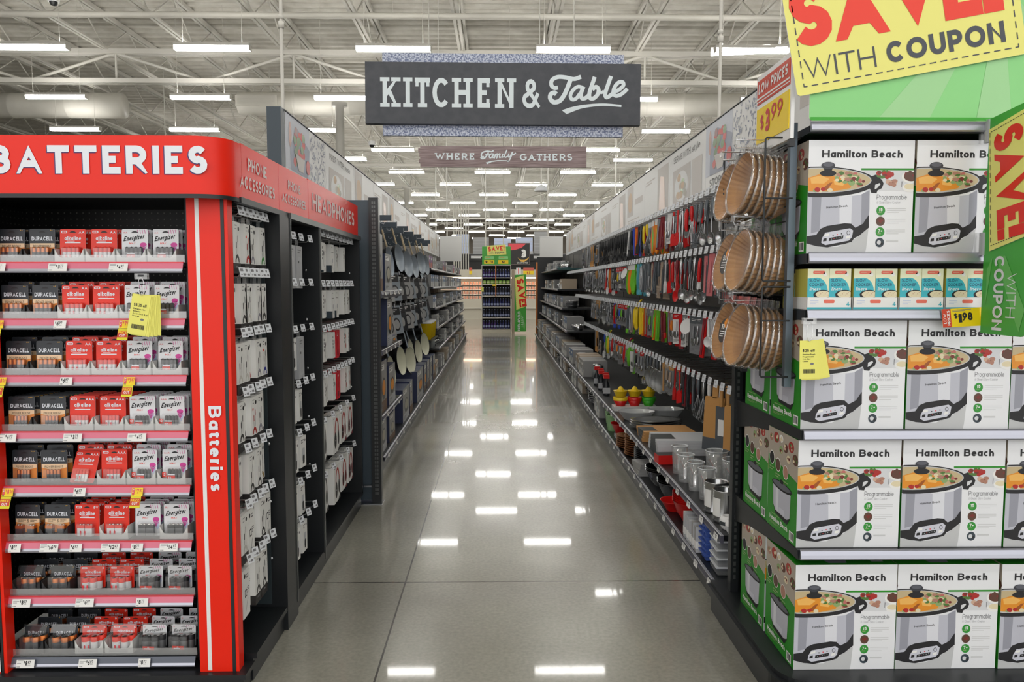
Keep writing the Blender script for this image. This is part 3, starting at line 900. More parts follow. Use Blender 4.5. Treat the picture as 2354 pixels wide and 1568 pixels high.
# packs: card, batteries, blister; one mesh of each sort and size, shared by the copies
mat('dur_black', (46, 50, 56), .4); mat('dur_copper', (232, 140, 60), .35); mat('copper', (196, 112, 52), .3, .6); mat('heb_red', (236, 50, 30), .38)
mat('en_white', (232, 234, 238), .38); mat('magenta', (214, 70, 160), .4); mat('batt_white', (226, 226, 228), .3); mat('batt_grey', (112, 114, 116), .3, .5)
mat('gold_ink', (226, 178, 70), .4); mat('tray_white', (214, 216, 214), .55); mat('tray_dark', (48, 49, 51), .5); mat('batt_tip', (200, 200, 196), .25, 1)
PACK = {}
def pack_meshes(br, form):
    key = (br, form)
    if key in PACK: return PACK[key]
    Wd, H = (.094, .118) if form in ('AA', 'AAA', '9V') else (.092, .082)
    z0 = .002
    cm = {'dur': 'dur_black', 'heb': 'heb_red', 'en': 'en_white'}[br]
    mb = MB()
    mb.slab(rrect(-Wd / 2, z0, Wd / 2, z0 + H, .006, 3), .0012, cm, 'light_grey')
    pen = Pen(mb, (-Wd / 2, 0, z0), (1, 0, 0), (0, 0, 1), .00025)
    u = H
    pen.poly([(Wd * .36, u * .89), (Wd * .64, u * .89), (Wd * .58, u * .925), (Wd * .5, u * .94), (Wd * .42, u * .925)], 'ink', 3)
    sz = {'AA': 'AA', 'AAA': 'AAA', '9V': '9V', 'C': 'C', 'D': 'D'}[form]
    if br == 'dur':
        if form in ('AA', 'AAA', '9V'):
            pen.rect(Wd * .02, u * .12, Wd * .98, u * .56, 'dur_copper', 1)
            pen.poly([(Wd * .02, u * .56), (Wd * .98, u * .56), (Wd * .98, u * .45), (Wd * .5, u * .35), (Wd * .02, u * .45)], 'dur_peach', 2)
            pen.text('DURACELL', Wd * .09, u * .64, u * .125, 'letter_white', width=Wd * .82, wt=.24)
            if form == '9V':
                pen.text('5', Wd * .48, u * .44, u * .09, 'ink', wt=.2); pen.scribble(Wd * .12, u * .44, Wd * .44, u * .52, 2, 'ink'); pen.scribble(Wd * .6, u * .44, Wd * .86, u * .52, 2, 'ink')
            else:
                pen.text('POWER BOOST', Wd * .14, u * .445, u * .065, 'ink', width=Wd * .7, wt=.16, l=3)
        else:
            pen.rect(Wd * .02, u * .16, Wd * .98, u * .5, 'dur_copper', 1)
            pen.poly([(Wd * .02, u * .5), (Wd * .98, u * .5), (Wd * .98, u * .36), (Wd * .5, u * .27), (Wd * .02, u * .36)], 'dur_peach', 2)
            pen.text('DURACELL', Wd * .14, u * .58, u * .16, 'letter_white', width=Wd * .7, wt=.24)
            pen.text('10', Wd * .5, u * .35, u * .12, 'ink', wt=.16, align='c', l=3)
        pen.text(sz, Wd * .92, u * .94, u * .04, 'gold_ink', wt=.22, align='r')
    elif br == 'heb':
        k = 1 if form in ('AA', 'AAA', '9V') else .94
        pen.poly([(x, y) for x, y in rrect(Wd * .05, u * .87, Wd * .28, u * .95, u * .03, 3)], 'letter_white', 1)
        pen.text('HEB', Wd * .09, u * .885, u * .045, 'heb_red', width=Wd * .15, wt=.26)
        pen.text(sz, Wd * .95, u * .86, u * .085, 'letter_white', wt=.24, align='r')
        pen.text('alkaline', Wd * .18, u * .66, u * .125, 'letter_white', width=Wd * .64, wt=.22)
        pen.rect(Wd * .2, u * .565, Wd * .8, u * .595, 'letter_white', 1)
        pen.scribble(Wd * .26, u * .605, Wd * .74, u * .635, 1, 'letter_white')
    else:
        pen.text(sz, Wd * .06, u * .86, u * .06, 'label_red', wt=.16)
        pen.text('Energizer', Wd * .06, u * .62, u * .15, 'ink', width=Wd * .78, wt=.22, shear=.46, rot=8)
        pen.text('MAX', Wd * .28, u * .535, u * .06, 'heb_red', wt=.2, shear=.2)
        for a in range(5):   # plain pink rays in the corner
            x = Wd * (.70 + .03 * a)
            pen.poly([(x, u * (.5 + .02 * a)), (x + Wd * .02, u * .5), (Wd * (.86 + .03 * a), u * (.30 + .04 * a)), (Wd * (.80 + .03 * a), u * (.30 + .04 * a))], 'magenta', 2)
        pen.ell(Wd * .82, u * .52, Wd * .13, u * .07, 'magenta', 1); pen.ell(Wd * .88, u * .34, Wd * .07, u * .14, 'haze_blue', 1)
        for a in range(4):
            pen.line([(Wd * (.6 + .09 * a), u * .98), (Wd * (.63 + .09 * a), u * .86)], Wd * .018, 'magenta', 1)
    card = mb.data('card')
    # batteries behind the clear front
    mb = MB()
    tip = {'dur': 'copper', 'heb': 'heb_red', 'en': 'ink'}[br]; body = {'dur': 'dur_black', 'heb': 'batt_white', 'en': 'batt_grey'}[br]
    def cyl(x, y, r, h):
        M = Matrix.Translation((x, y, z0 + .004))
        mb.lathe([(r, 0), (r, h * .62)], body, 14, M); mb.lathe([(r, h * .62), (r, h * .96), (r * .9, h)], tip, 14, M)
        mb.lathe([(r * .88, h), (r * .4, h * 1.002), (r * .36, h * 1.04), (0, h * 1.042)], 'batt_tip' if br == 'en' or form in 'CD' else tip, 12, M)
    if form in ('AA', 'AAA'):
        r = .0073 if form == 'AA' else .0055
        for k in range(4): cyl((k - 1.5) * r * 2.25, -r - .001, r, .047 if form == 'AA' else .042)
    elif form == '9V':
        for k in range(2):
            x = (k - .5) * .046 if br == 'dur' else (k - .5) * .029
            mb.box(x - .013, x + .013, -.018, -.001, z0 + .003, z0 + .032, body); mb.box(x - .013, x + .013, -.018, -.001, z0 + .032, z0 + .044, tip, top='batt_tip')
            for s in (-.006, .006): mb.lathe([(.004, 0), (.0045, .003), (0, .0031)], 'batt_tip', 8, Matrix.Translation((x + s, -.009, z0 + .044)))
    else:
        r = .0128 if form == 'C' else .0158
        for k in range(2): cyl((k - .5) * r * 2.15, -r * 1.1 - .012, r, .043 if form == 'C' else .05)
        cyl(r * 2.2, -r * .95, r * .95, .043 if form == 'C' else .05)
        if br == 'en':
            pen2 = Pen(mb, (-.022, -r * 2.3 - .012, z0 + .006), (1, 0, 0), (0, 0, 1)); pen2.rect(0, 0, .044, .013, 'heb_red', 0); pen2.rect(.006, .002, .03, .006, 'letter_white', 1); pen2.text('10', .018, .006, .006, 'letter_white', wt=.2)
    if br == 'en' and form in ('AA', 'AAA'):
        pen2 = Pen(mb, (-.036, -.018, z0 + .006), (1, 0, 0), (0, 0, 1)); 
        pen2.rect(.014, .0, .044, .018, 'heb_red', 0); pen2.text('100' if form == 'AA' else '50', .018, .006, .008, 'letter_white', wt=.2); pen2.rect(.016, .0195, .043, .024, 'letter_white', 0)
        if form == 'AAA': pen2.rect(-.004, .012, .011, .03, 'heb_red', 0); pen2.text('12', -.002, .018, .009, 'letter_white', wt=.2)
    if br == 'heb':
        w2 = .02
        pen2 = Pen(mb, (-w2, -.019 if form in ('AA', 'AAA', '9V') else -.046, z0 + .006), (1, 0, 0), (0, 0, 1))
        for k in (.15, 1.2): pen2.poly(rrect(k * .015, .0, k * .015 + .006, .018, .0028, 3), 'label_red', 0)
    batt = mb.data('batteries')
    # clear blister
    mb = MB()
    d = .02 if form in ('AA', 'AAA', '9V') else (.042 if form == 'C' else .05)
    hw, hh = (.034, .054) if form in ('AA', 'AAA', '9V') else (.038, .06)
    a = [(-hw, 0, z0), (hw, 0, z0), (hw, 0, z0 + hh), (-hw, 0, z0 + hh)]; b = [(-hw * .92, -d, z0), (hw * .92, -d, z0), (hw * .92, -d, z0 + hh * .9), (-hw * .92, -d, z0 + hh * .9)]
    mb.mesh(a + b, [(4, 5, 6, 7), (0, 1, 5, 4), (1, 2, 6, 5), (2, 3, 7, 6), (3, 0, 4, 7)], 'clear')
    if form in 'CD' and len(form) == 1:
        mb.mesh([(x * Wd / 2, y, z0 + H + z) for x, y, z in ((-1, -.02, -.02), (1, -.02, -.02), (1, -.006, .008), (-1, -.006, .008))], [(0, 1, 2, 3)], 'clear')
    bl = mb.data('blister')
    PACK[key] = (card, batt, bl)
    return PACK[key]
mat('dur_peach', (240, 206, 168), .4); mat('haze_blue', (196, 208, 236), .4)
BRAND = {'dur': ('copper-top black battery pack', 'battery packs with copper tops'), 'heb': ('red alkaline battery pack', 'red alkaline battery packs'), 'en': ('white silver-battery pack', 'white battery packs')}
def tray(dark, deep):
    """open display tray: low front with a dipped edge, sloping sides"""
    mt = 'tray_dark' if dark else 'tray_white'
    w, hf, hs, t = .104, .018, .05, .0012
    mb = MB()
    f = [(-w / 2, 0), (w / 2, 0), (w / 2, hs), (w / 2 - .014, hf + .006), (w / 2 - .022, hf), (-w / 2 + .022, hf), (-w / 2 + .014, hf + .006), (-w / 2, hs)]
    mb.slab(f, t, mt)
    for x in (-w / 2, w / 2 - t):
        a = [(x, 0, 0), (x, deep, 0), (x, deep, hs * .9), (x, .03, hs), (x, 0, hs)]
        b = [(p[0] + t, p[1], p[2]) for p in a]
        mb.mesh(a + b, [(0, 1, 2, 3, 4), (9, 8, 7, 6, 5)] + [(i, i + 5, (i + 1) % 5 + 5, (i + 1) % 5) for i in range(5)], mt)
    mb.box(-w / 2, w / 2, 0, deep, -.0002, .001, mt)
    return mb.data('display_tray')
TRAYS = {k: tray(k[0], k[1]) for k in ((True, .24), (False, .24))}
def battery_goods():
    FORMS = ['AA', 'AA', 'AA', 'AAA', 'AAA', '9V', 'C', 'D']
    X = [-1.755, -1.645, -1.535, -1.425, -1.315, -1.205]
    DX = [-.008, -.006, -.003, 0, .0, .002, .002, .004]
    for r in range(8):
        z = SHELF_Z[r] + .0005
        form = FORMS[r]
        big = form in ('C', 'D')
        for c in range(6):
            br = ('dur', 'dur', 'heb', 'heb', 'en', 'en')[c]
            card, batt, bl = pack_meshes(br, form)
            x = X[c] + DX[r]
            kind, grp = BRAND[br]
            has_tray = (br == 'dur' and r in (2, 7, 6)) or (br != 'dur' and r < 5) or (br == 'dur' and r in (0, 1, 3)) or (r == 7 and br == 'heb') or (r == 5 and c in (1, 3, 5))
            if has_tray and not (r == 4 and c == 2):
                tr = solo('display_tray', TRAYS[(br == 'dur', .24)], '%s card tray holding the %s packs of the %s shelf' % ('dark' if br == 'dur' else 'white', {0: 'leftmost copper-top', 1: 'second copper-top', 2: 'leftmost red', 3: 'second red', 4: 'inner white', 5: 'outermost white'}[c], SHELF_NAME[r]), 'tray', 'card trays on the battery shelves', (x, 2.803, z + .0002))
            deep = 4 if not big else 3
            dy = .034 if not big else .075
            if form in ('AAA',) and r == 3: deep, dy = 6, .026
            for k in range(deep):
                y = 2.83 + k * dy + (0 if not big else .02)
                jx = rnd.uniform(-.003, .003) + (.003 * k)
                lean = rnd.uniform(-.03, .02) - .04
                rz = rnd.uniform(-.06, .06)
                yy = 0
                if r in (1, 2, 4) and k > 0: zz = .008 * (k % 2) + .004
                else: zz = 0
                if br == 'en': rz -= .05
                if (r, c, k) == (4, 2, 0): lean, rz, yy = -.42, -.12, -.02
                elif (r, c) in ((4, 0), (4, 1), (5, 0)) and k > 1: continue
                lab = None
                pos = {0: 'leftmost', 1: 'second', 2: 'third', 3: 'fourth', 4: 'fifth', 5: 'rightmost'}[c]
                if k == 0:
                    lab = '%s facing out on the %s shelf, %s column' % (kind, SHELF_NAME[r], pos)
                else:
                    lab = '%s queued behind the front one, %s shelf, %s column' % (kind, SHELF_NAME[r], pos)
                t = thing('battery_pack', lab, 'batteries', (x + jx, y + yy, z + .0025 + zz), rz, '%s, %s shelf, column %s' % (grp, SHELF_NAME[r], pos), rot=(lean, 0, rz))
                part('card', card, t)
                if k < 2 or big:
                    part('batteries', batt, t)
                if k == 0: part('blister', bl, t)
battery_goods()

# ------------------------------------------------------------------ price tags
TAGM = {}
def price_mesh(price, wide, yellow=False, cut=False):
    key = (price, wide, yellow, cut)
    if key in TAGM: return TAGM[key]
    mb = MB()
    w = .066 if wide else .043
    h = .029
    if cut:
        w = .040
    fm = 'paper' if not yellow else 'yellow'
    mb.slab([(0, -h), (w, -h), (w, 0), (0, 0)], .0008, fm)
    pen = Pen(mb, (0, 0, -h), (1, 0, 0), (0, 0, 1), .0003)
    d, c = price[:-2], price[-2:]
    x = w * (.42 if wide else .1)
    if cut: x = w * .34
    ink = 'ink' if not yellow else 'label_red'
    pen.text('$', x, h * .56, h * .3, ink, width=h * .15, wt=.2)
    x += h * .2
    a = pen.text(d, x, h * .3, h * .55, ink, width=h * .24 * len(d), wt=.24, sp=.2); x += a + h * .06
    pen.text(c, x, h * .48, h * .36, ink, width=h * .36, wt=.2)
    pen.rect(x, h * .34, x + h * .34, h * .37, ink, 1)
    if wide: pen.scribble(w * .05, h * .4, w * .38, h * .92, 3, 'grey_ink', 1, .3)
    pen.barcode(w * .05, h * .08, w * .25, h * .2, 'grey_ink', 1, 9)
    if cut:
        pen.rect(w * .04, h * .2, w * .26, h * .95, 'label_red', 1); pen.scribble(w * .08, h * .3, w * .22, h * .85, 3, 'paper', 2)
        # second tag hanging under it
        mb.slab([(-.003, -h - .043), (w - .006, -h - .043), (w - .004, -h - .001), (-.001, -h - .001)], .0008, 'lime')
        p2 = Pen(mb, (-.003, -.0004, -h - .043), (1, 0, 0), (0, 0, 1), .0003)
        p2.rect(.001, .009, w - .004, .034, 'cut_red', 1)
        p2.text('PRICE', .003, .023, .0085, 'yellow', width=w - .010, wt=.2); p2.text('CUT', .008, .0115, .0085, 'paper', width=w - .020, wt=.22)
    TAGM[key] = mb.data('price_tag')
    return TAGM[key]
mat('lime', (222, 214, 20), .45); mat('cut_red', (206, 62, 30), .45)
def battery_tags():
    P = [  # shelf, px-measured x, price, wide, cut
        [(-1.812, '497', 1, 0), (-1.596, '377', 1, 0), (-1.383, '497', 1, 0)],
        [(-1.803, '826', 0, 1), (-1.585, '697', 0, 0), (-1.354, '787', 0, 1)],
        [(-1.803, '826', 0, 1), (-1.572, '697', 0, 0), (-1.346, '787', 0, 1)],
        [(-1.803, '497', 1, 0), (-1.569, '377', 1, 0), (-1.340, '497', 1, 0)],
        [(-1.797, '826', 0, 1), (-1.541, '697', 0, 0), (-1.332, '787', 0, 1)],
        [(-1.783, '897', 0, 0), (-1.671, '1698', 1, 0), (-1.563, '697', 0, 0), (-1.450, '1297', 1, 0), (-1.342, '877', 0, 0), (-1.239, '1497', 1, 0)],
        [(-1.780, '897', 1, 0), (-1.551, '697', 1, 0), (-1.331, '877', 0, 0)],
        [(-1.776, '897', 1, 0), (-1.549, '697', 1, 0), (-1.331, '877', 0, 0)]]
    for i, row in enumerate(P):
        for j, (x, p, wide, cut) in enumerate(row):
            me = price_mesh(p, wide, bool(cut), bool(cut))
            pos = {3: ['under the copper-top packs', 'under the red packs', 'under the white packs'], 6: ['under the first copper-top packs', 'under the second copper-top packs', 'under the first red packs', 'under the second red packs', 'under the first white packs', 'under the last white packs']}[len(row)][j]
            lab = ('yellow PRICE CUT tag' if cut else 'white price tag') + ' on the %s battery shelf strip, %s' % (SHELF_NAME[i], pos)
            solo('price_tag', me, lab, 'price tag', 'price tags on the battery shelves', (x, 2.7665, SHELF_Z[i] - .003), (R(-18), 0, 0))
battery_tags()
def coupon_pad(name_label, loc, rz, txt, sub, s=1.0, lean=0, n=8):
    t = thing('coupon_pad', name_label, 'coupon pad', loc, rz)
    mb = MB()
    w, h = .062 * s, .134 * s
    for i in range(n):
        q = rnd.uniform(-.004, .004)
        M = Matrix.Translation((.0025 * i + q * .3, .0015 * i, -.002 * (i % 3))) @ Matrix.Rotation(R(lean - .9 * i + rnd.uniform(-.5, .5)), 4, 'Y')
        mb.slab([(-w / 2, -h), (w / 2, -h), (w / 2, 0), (-w / 2, 0)], .0006, 'pad_yellow', M=M)
        if i == 0: M0 = M
    o = M0 @ Vector((-w / 2, -.0006, -h)); u = M0.to_3x3() @ Vector((1, 0, 0)); v = M0.to_3x3() @ Vector((0, 0, 1))
    pen = Pen(mb, o, u, v, .0003)
    pen.text(txt, w * .16, h * .7, h * .075, 'ink', width=w * .68, wt=.18)
    for k, q in enumerate(sub): pen.text(q, w * .16, h * (.62 - .06 * k), h * .036, 'ink', wt=.16)
    pen.barcode(w * .2, h * .14, w * .9, h * .25, 'ink', 1, 24)
    pen.ell(w * .7, h * .39, w * .1, h * .03, 'grey_ink', 1, 10)
    part('sheets', mb, t)
    mb = MB()
    mb.tube(arc(0, .018, .012, .03, -90, 270, 18)[:-1] and [(x * 1.0, -.003, z + .012) for x, z in arc(0, .018, .010, .032, -90, 269, 18)], .0011, 'chrome', 6)
    part('ring', mb, t)
    mb = MB(); mb.box(-.022, .022, -.004, .012, .055, .075, 'clear_haze'); mb.box(-.01, .01, -.005, .0, .064, .071, 'fixture_black')
    part('clip', mb, t)
coupon_pad('fanned yellow $3.25 off coupon pad hanging on the battery shelf', (-1.258, 2.735, 1.462), 0, '$3.25 off', ['Energizer Max', 'Batteries', 'AA or AAA, 8 pk', '9V, 2 pk'], 1.06, 10, 11)
# ------------------------------------------------------------------ phone accessory bays on the side of the battery display
FX = -.93
def accessory_stand():
    t = thing('accessory_display', 'black side display with red PHONE ACCESSORIES and HEADPHONES header', 'display stand', (0, 0, 0))
    mb = MB()
    mb.box(-1.115, -.935, 2.835, 5.12, .0, .085, 'fixture_black'); mb.box(-1.115, -.92, 2.835, 5.12, .085, .105, 'fixture_black')
    part('base', mb, t)
    mb = MB(); mb.box(-1.115, -1.105, 2.85, 5.12, .1, 1.8, 'pegboard'); part('pegboard_back', mb, t)
    mb = MB()
    for y0, y1 in ((2.832, 3.30), (3.303, 3.80), (3.806, 5.12)):
        mb.box(-.945, FX, y0, y1, 1.812, 2.005 if y0 < 3.8 else 2.01, 'header_red')
    part('header', mb, t)
    mb = MB()
    mb.box(-.95, -.922, 2.80, 3.42, 1.79, 1.811, 'fixture_black'); mb.box(-.95, -.912, 3.42, 5.13, 1.785, 1.811, 'header_trim')
    mb.box(-1.115, -.95, 2.85, 5.12, 1.795, 1.811, 'fixture_black')
    part('header_frame', mb, t)
    mb = MB()
    pen = Pen(mb, (FX + .0005, 0, 0), (0, 1, 0), (0, 0, 1), .0008)
    for a, y0, y1, z, h in (('PHONE', 2.90, 3.13, 1.918, .046), ('ACCESSORIES', 2.81, 3.235, 1.848, .046), ('PHONE', 3.44, 3.65, 1.915, .04), ('ACCESSORIES', 3.345, 3.745, 1.853, .04), ('HEADPHONES', 3.88, 4.98, 1.868, .085)):
        pen.text(a, y0, z, h, 'header_text', width=y1 - y0, wt=.2, sp=.16)
    part('lettering', mb, t)
    for i, (y0, y1, xa, xb) in enumerate(((3.26, 3.43, -1.105, -.918), (3.945, 3.975, -1.105, -.915), (5.09, 5.12, -1.105, -.92))):
        mb = MB()
        mb.box(xa, xb, y0, y1, .0 if i == 0 else .1, 1.79, 'fixture_black')
        if i < 2:
            mb.box(xb - .001, xb + .003, y1 - .012, y1 + .0, .06, 1.79, 'header_trim')
        for k in range(6):
            mb.lathe([(.007, 0), (.005, .002), (0, .0025)], 'steel', 8, Matrix.Translation((xa + .12, y0, .32 + .25 * k)) @ Matrix.Rotation(R(90), 4, 'X'))
        part('upright', mb, t)
    mb = MB(); mb.box(-1.1, -.985, 3.252, 3.262, .12, 1.79, 'panel_dark'); part('side_panel', mb, t)
mat('header_text', (236, 214, 212), .5); mat('header_trim', (92, 94, 94), .35, .6); mat('panel_dark', (46, 56, 60), .42)
accessory_stand()
def end_panel():
    t = thing('display_divider', 'slate metal end panel with slotted upright past the headphones', 'panel', (0, 5.22, 0))
    mb = MB(); mb.box(-1.9, -.862, 0, .025, .02, 2.06, 'panel_slate'); part('panel', mb, t)
    mb = MB()
    mb.box(-.872, -.808, -.02, .045, 0, 2.075, 'fixture_black')
    for k in range(74):
        mb.box(-.852, -.842, -.0212, -.0195, .06 + .027 * k, .078 + .027 * k, 'header_trim')
        mb.box(-.838, -.828, -.0212, -.0195, .06 + .027 * k, .078 + .027 * k, 'header_trim')
    part('slotted_upright', mb, t)
    mb = MB(); mb.box(-.98, -.80, -.06, .05, .0, .006, 'steel'); mb.box(-.925, -.872, -.05, -.02, .12, .13, 'steel'); part('foot_plate', mb, t)
end_panel()

# peg hooks with a price tag at the tip: local -y is towards the shopper
def hook_meshes(length, tw=.034, th=.036, metal='steel', tilt=-14, turn=0):
    mb = MB()
    mb.tube([(0, length, 0), (0, .012, 0), (0, .002, .01)], .0028, metal, 6)
    mb.tube([(0, length, .026), (0, .0, .03)], .0022, metal, 6)
    a = mb.data('prong')
    mb = MB()
    M = Matrix.Translation((0, -.004, .03)) @ Matrix.Rotation(R(turn), 4, 'Z') @ Matrix.Rotation(R(tilt), 4, 'X')
    mb.slab([(-tw / 2, -th * .9), (tw / 2, -th * .9), (tw / 2, th * .1), (-tw / 2, th * .1)], .0015, 'tag_white', 'light_grey', M)
    o = M @ Vector((-tw / 2, -.0003, -th * .9)); u = M.to_3x3() @ Vector((1, 0, 0)); v = M.to_3x3() @ Vector((0, 0, 1))
    pen = Pen(mb, o, u, v, .0003)
    ik = 'grey_ink' if tw < .04 else 'light_grey'
    pen.rect(tw * .14, th * .58, tw * .6, th * .86, ik, 1); pen.rect(tw * .5, th * .14, tw * .86, th * .36, ik, 1); pen.rect(tw * .14, th * .2, tw * .4, th * .27, ik, 1)
    return a, mb.data('price_label')
mat('tag_white', (220, 224, 230), .4)
HOOK = hook_meshes(.155, turn=-22)
RIGHT = R(90); LEFT = R(-90)      # a thing built facing -y turns to face the aisle from the left / right run
def peg_hook(label, loc, rz, group, hm=HOOK, name='peg_hook'):
    t = thing(name, label, 'peg hook', loc, rz, group)
    part('prong', hm[0], t); part('price_label', hm[1], t)
    return t
def hang_box(mb, w, h, d, body='paper', tab=True):
    mb.box(-w / 2, w / 2, 0, d, -h, 0, body)
    if tab:
        mb.slab([(-w * .3, 0), (w * .3, 0), (w * .26, .028), (-w * .26, .028)], .001, 'clear_haze', M=Matrix.Translation((0, d * .5, 0)))
    return Pen(mb, (-w / 2, -.0002, -h), (1, 0, 0), (0, 0, 1), .0003)
CB = {}
def cable_box(colour, style=0):
    key = (colour, style)
    if key in CB: return CB[key]
    mb = MB(); w, h = .074, .185
    p = hang_box(mb, w, h, .03, 'box_white')
    if style == 0:
        p.scribble(w * .25, h * .9, w * .7, h * .94, 1, 'grey_ink', 1); p.scribble(w * .25, h * .84, w * .62, h * .87, 1, 'grey_ink', 1)
        p.ell(w * .78, h * .87, w * .11, w * .11, 'ink', 1, 12)
        if colour in ('c_red', 'c_blue'): p.ell(w * .3, h * .74, w * .08, w * .08, 'red', 1, 10)
        a = arc(w * .55, h * .2, w * .3, h * .16, 0, 180, 10); b = arc(w * .55, h * .2, w * .17, h * .09, 180, 0, 10)
        for i in range(10):
            p.poly([a[i], a[i + 1], b[9 - i], b[10 - i]], colour, 1)
        for x, z0, z1, k in ((.42, .36, .62, .05), (.66, .36, .74, .035)):
            p.rect(w * (x - .012), h * z0, w * (x + .012), h * z1, 'ink', 1)
            p.rect(w * (x - k), h * (z1 - .14), w * (x + k), h * (z1 - .02), colour if colour == 'c_red' else 'ink', 2)
        mb.box(-w / 2 - .0005, w / 2 + .0005, -.0008, .0305, -h - .004, -h + .034, 'box_dark')
        p.scribble(w * .3, h * .06, w * .8, h * .13, 1, 'grey_ink', 4)
        p.rect(w * .44, h * .185, w * .62, h * .23, 'box_white', 3)
    else:
        p.ell(w * .3, h * .87, w * .12, w * .12, 'ink', 1, 12); p.rect(w * .5, h * .8, w * .85, h * .83, 'grey_ink', 1); p.rect(w * .5, h * .86, w * .85, h * .88, 'grey_ink', 1)
        p.rect(w * .25, h * .42, w * .55, h * .58, 'ink', 1); p.rect(w * .3, h * .45, w * .5, h * .55, 'paper', 2)
        p.line([(w * .3, h * .1), (w * .7, h * .36)], w * .04, 'grey_ink', 1); p.scribble(w * .6, h * .45, w * .9, h * .6, 3, 'grey_ink', 1)
    CB[key] = mb.data('cable_box')
    return CB[key]
mat('box_white', (230, 230, 228), .5); mat('box_dark', (44, 42, 42), .45)
mat('c_red', (176, 40, 36), .45); mat('c_grey', (140, 138, 150), .45); mat('c_blue', (56, 62, 150), .45); mat('c_green', (72, 150, 74), .45); mat('c_black', (58, 58, 58), .45); mat('c_gold', (150, 124, 60), .45); mat('c_pale', (200, 198, 192), .45)
CNAME = {'c_red': 'red', 'c_grey': 'grey', 'c_blue': 'blue', 'c_green': 'green', 'c_black': 'black', 'c_gold': 'gold', 'c_pale': 'pale'}
ROWN = ['top', 'second', 'third', 'fourth', 'fifth', 'sixth', 'lowest']
def bay_one():
    zs = [1.766, 1.54, 1.316, 1.095, .88, .667, .455]
    cols = [['c_black', 'c_pale', 'c_red', 'c_grey', 'c_pale', 'c_green'], ['c_black', 'c_black', 'c_pale', 'c_grey', 'c_grey', 'c_black'], ['c_pale', 'c_pale', 'c_red', 'c_grey', 'c_blue'],
            ['c_black', 'c_black', 'c_red', 'c_grey', 'c_blue'], ['c_pale', 'c_black', 'c_black', 'c_gold'], ['c_pale', 'x', 'c_black', 'c_black', 'x'], ['x', 'x', 'c_black', 'c_black', 'x']]
    for r, z in enumerate(zs):
        n = len(cols[r])
        for c in range(n):
            y = 2.855 + (3.205 - 2.855) * (c + .3) / (n - .3)
            col = cols[r][c]
            peg_hook('peg hook, %s row of the cable bay, %s from the red post' % (ROWN[r], ORD[c]), (-.955 - .004 * (c % 2), y, z - .012), RIGHT, 'peg hooks of the cable bay')
            me = cable_box(col, 0) if col != 'x' else cable_box('c_grey', 1)
            what = 'white cable box with %s arch' % CNAME[col] if col != 'x' else 'grey-white adapter box'
            for k in range(3):
                x = -.968 - .031 * k - (.02 if (r + c) % 3 == 1 else 0)
                lab = what + (', front, ' if k == 0 else ', behind, ') + '%s cable row, %s from the red post' % (ROWN[r], ORD[c])
                solo('cable_box', me, lab, 'cable box', 'boxed cables on the %s row, %s peg' % (ROWN[r], ORD[c]), (x, y, z - .038), (0, R(rnd.uniform(-1.5, 1.5)), RIGHT))
bay_one()
AB = {}
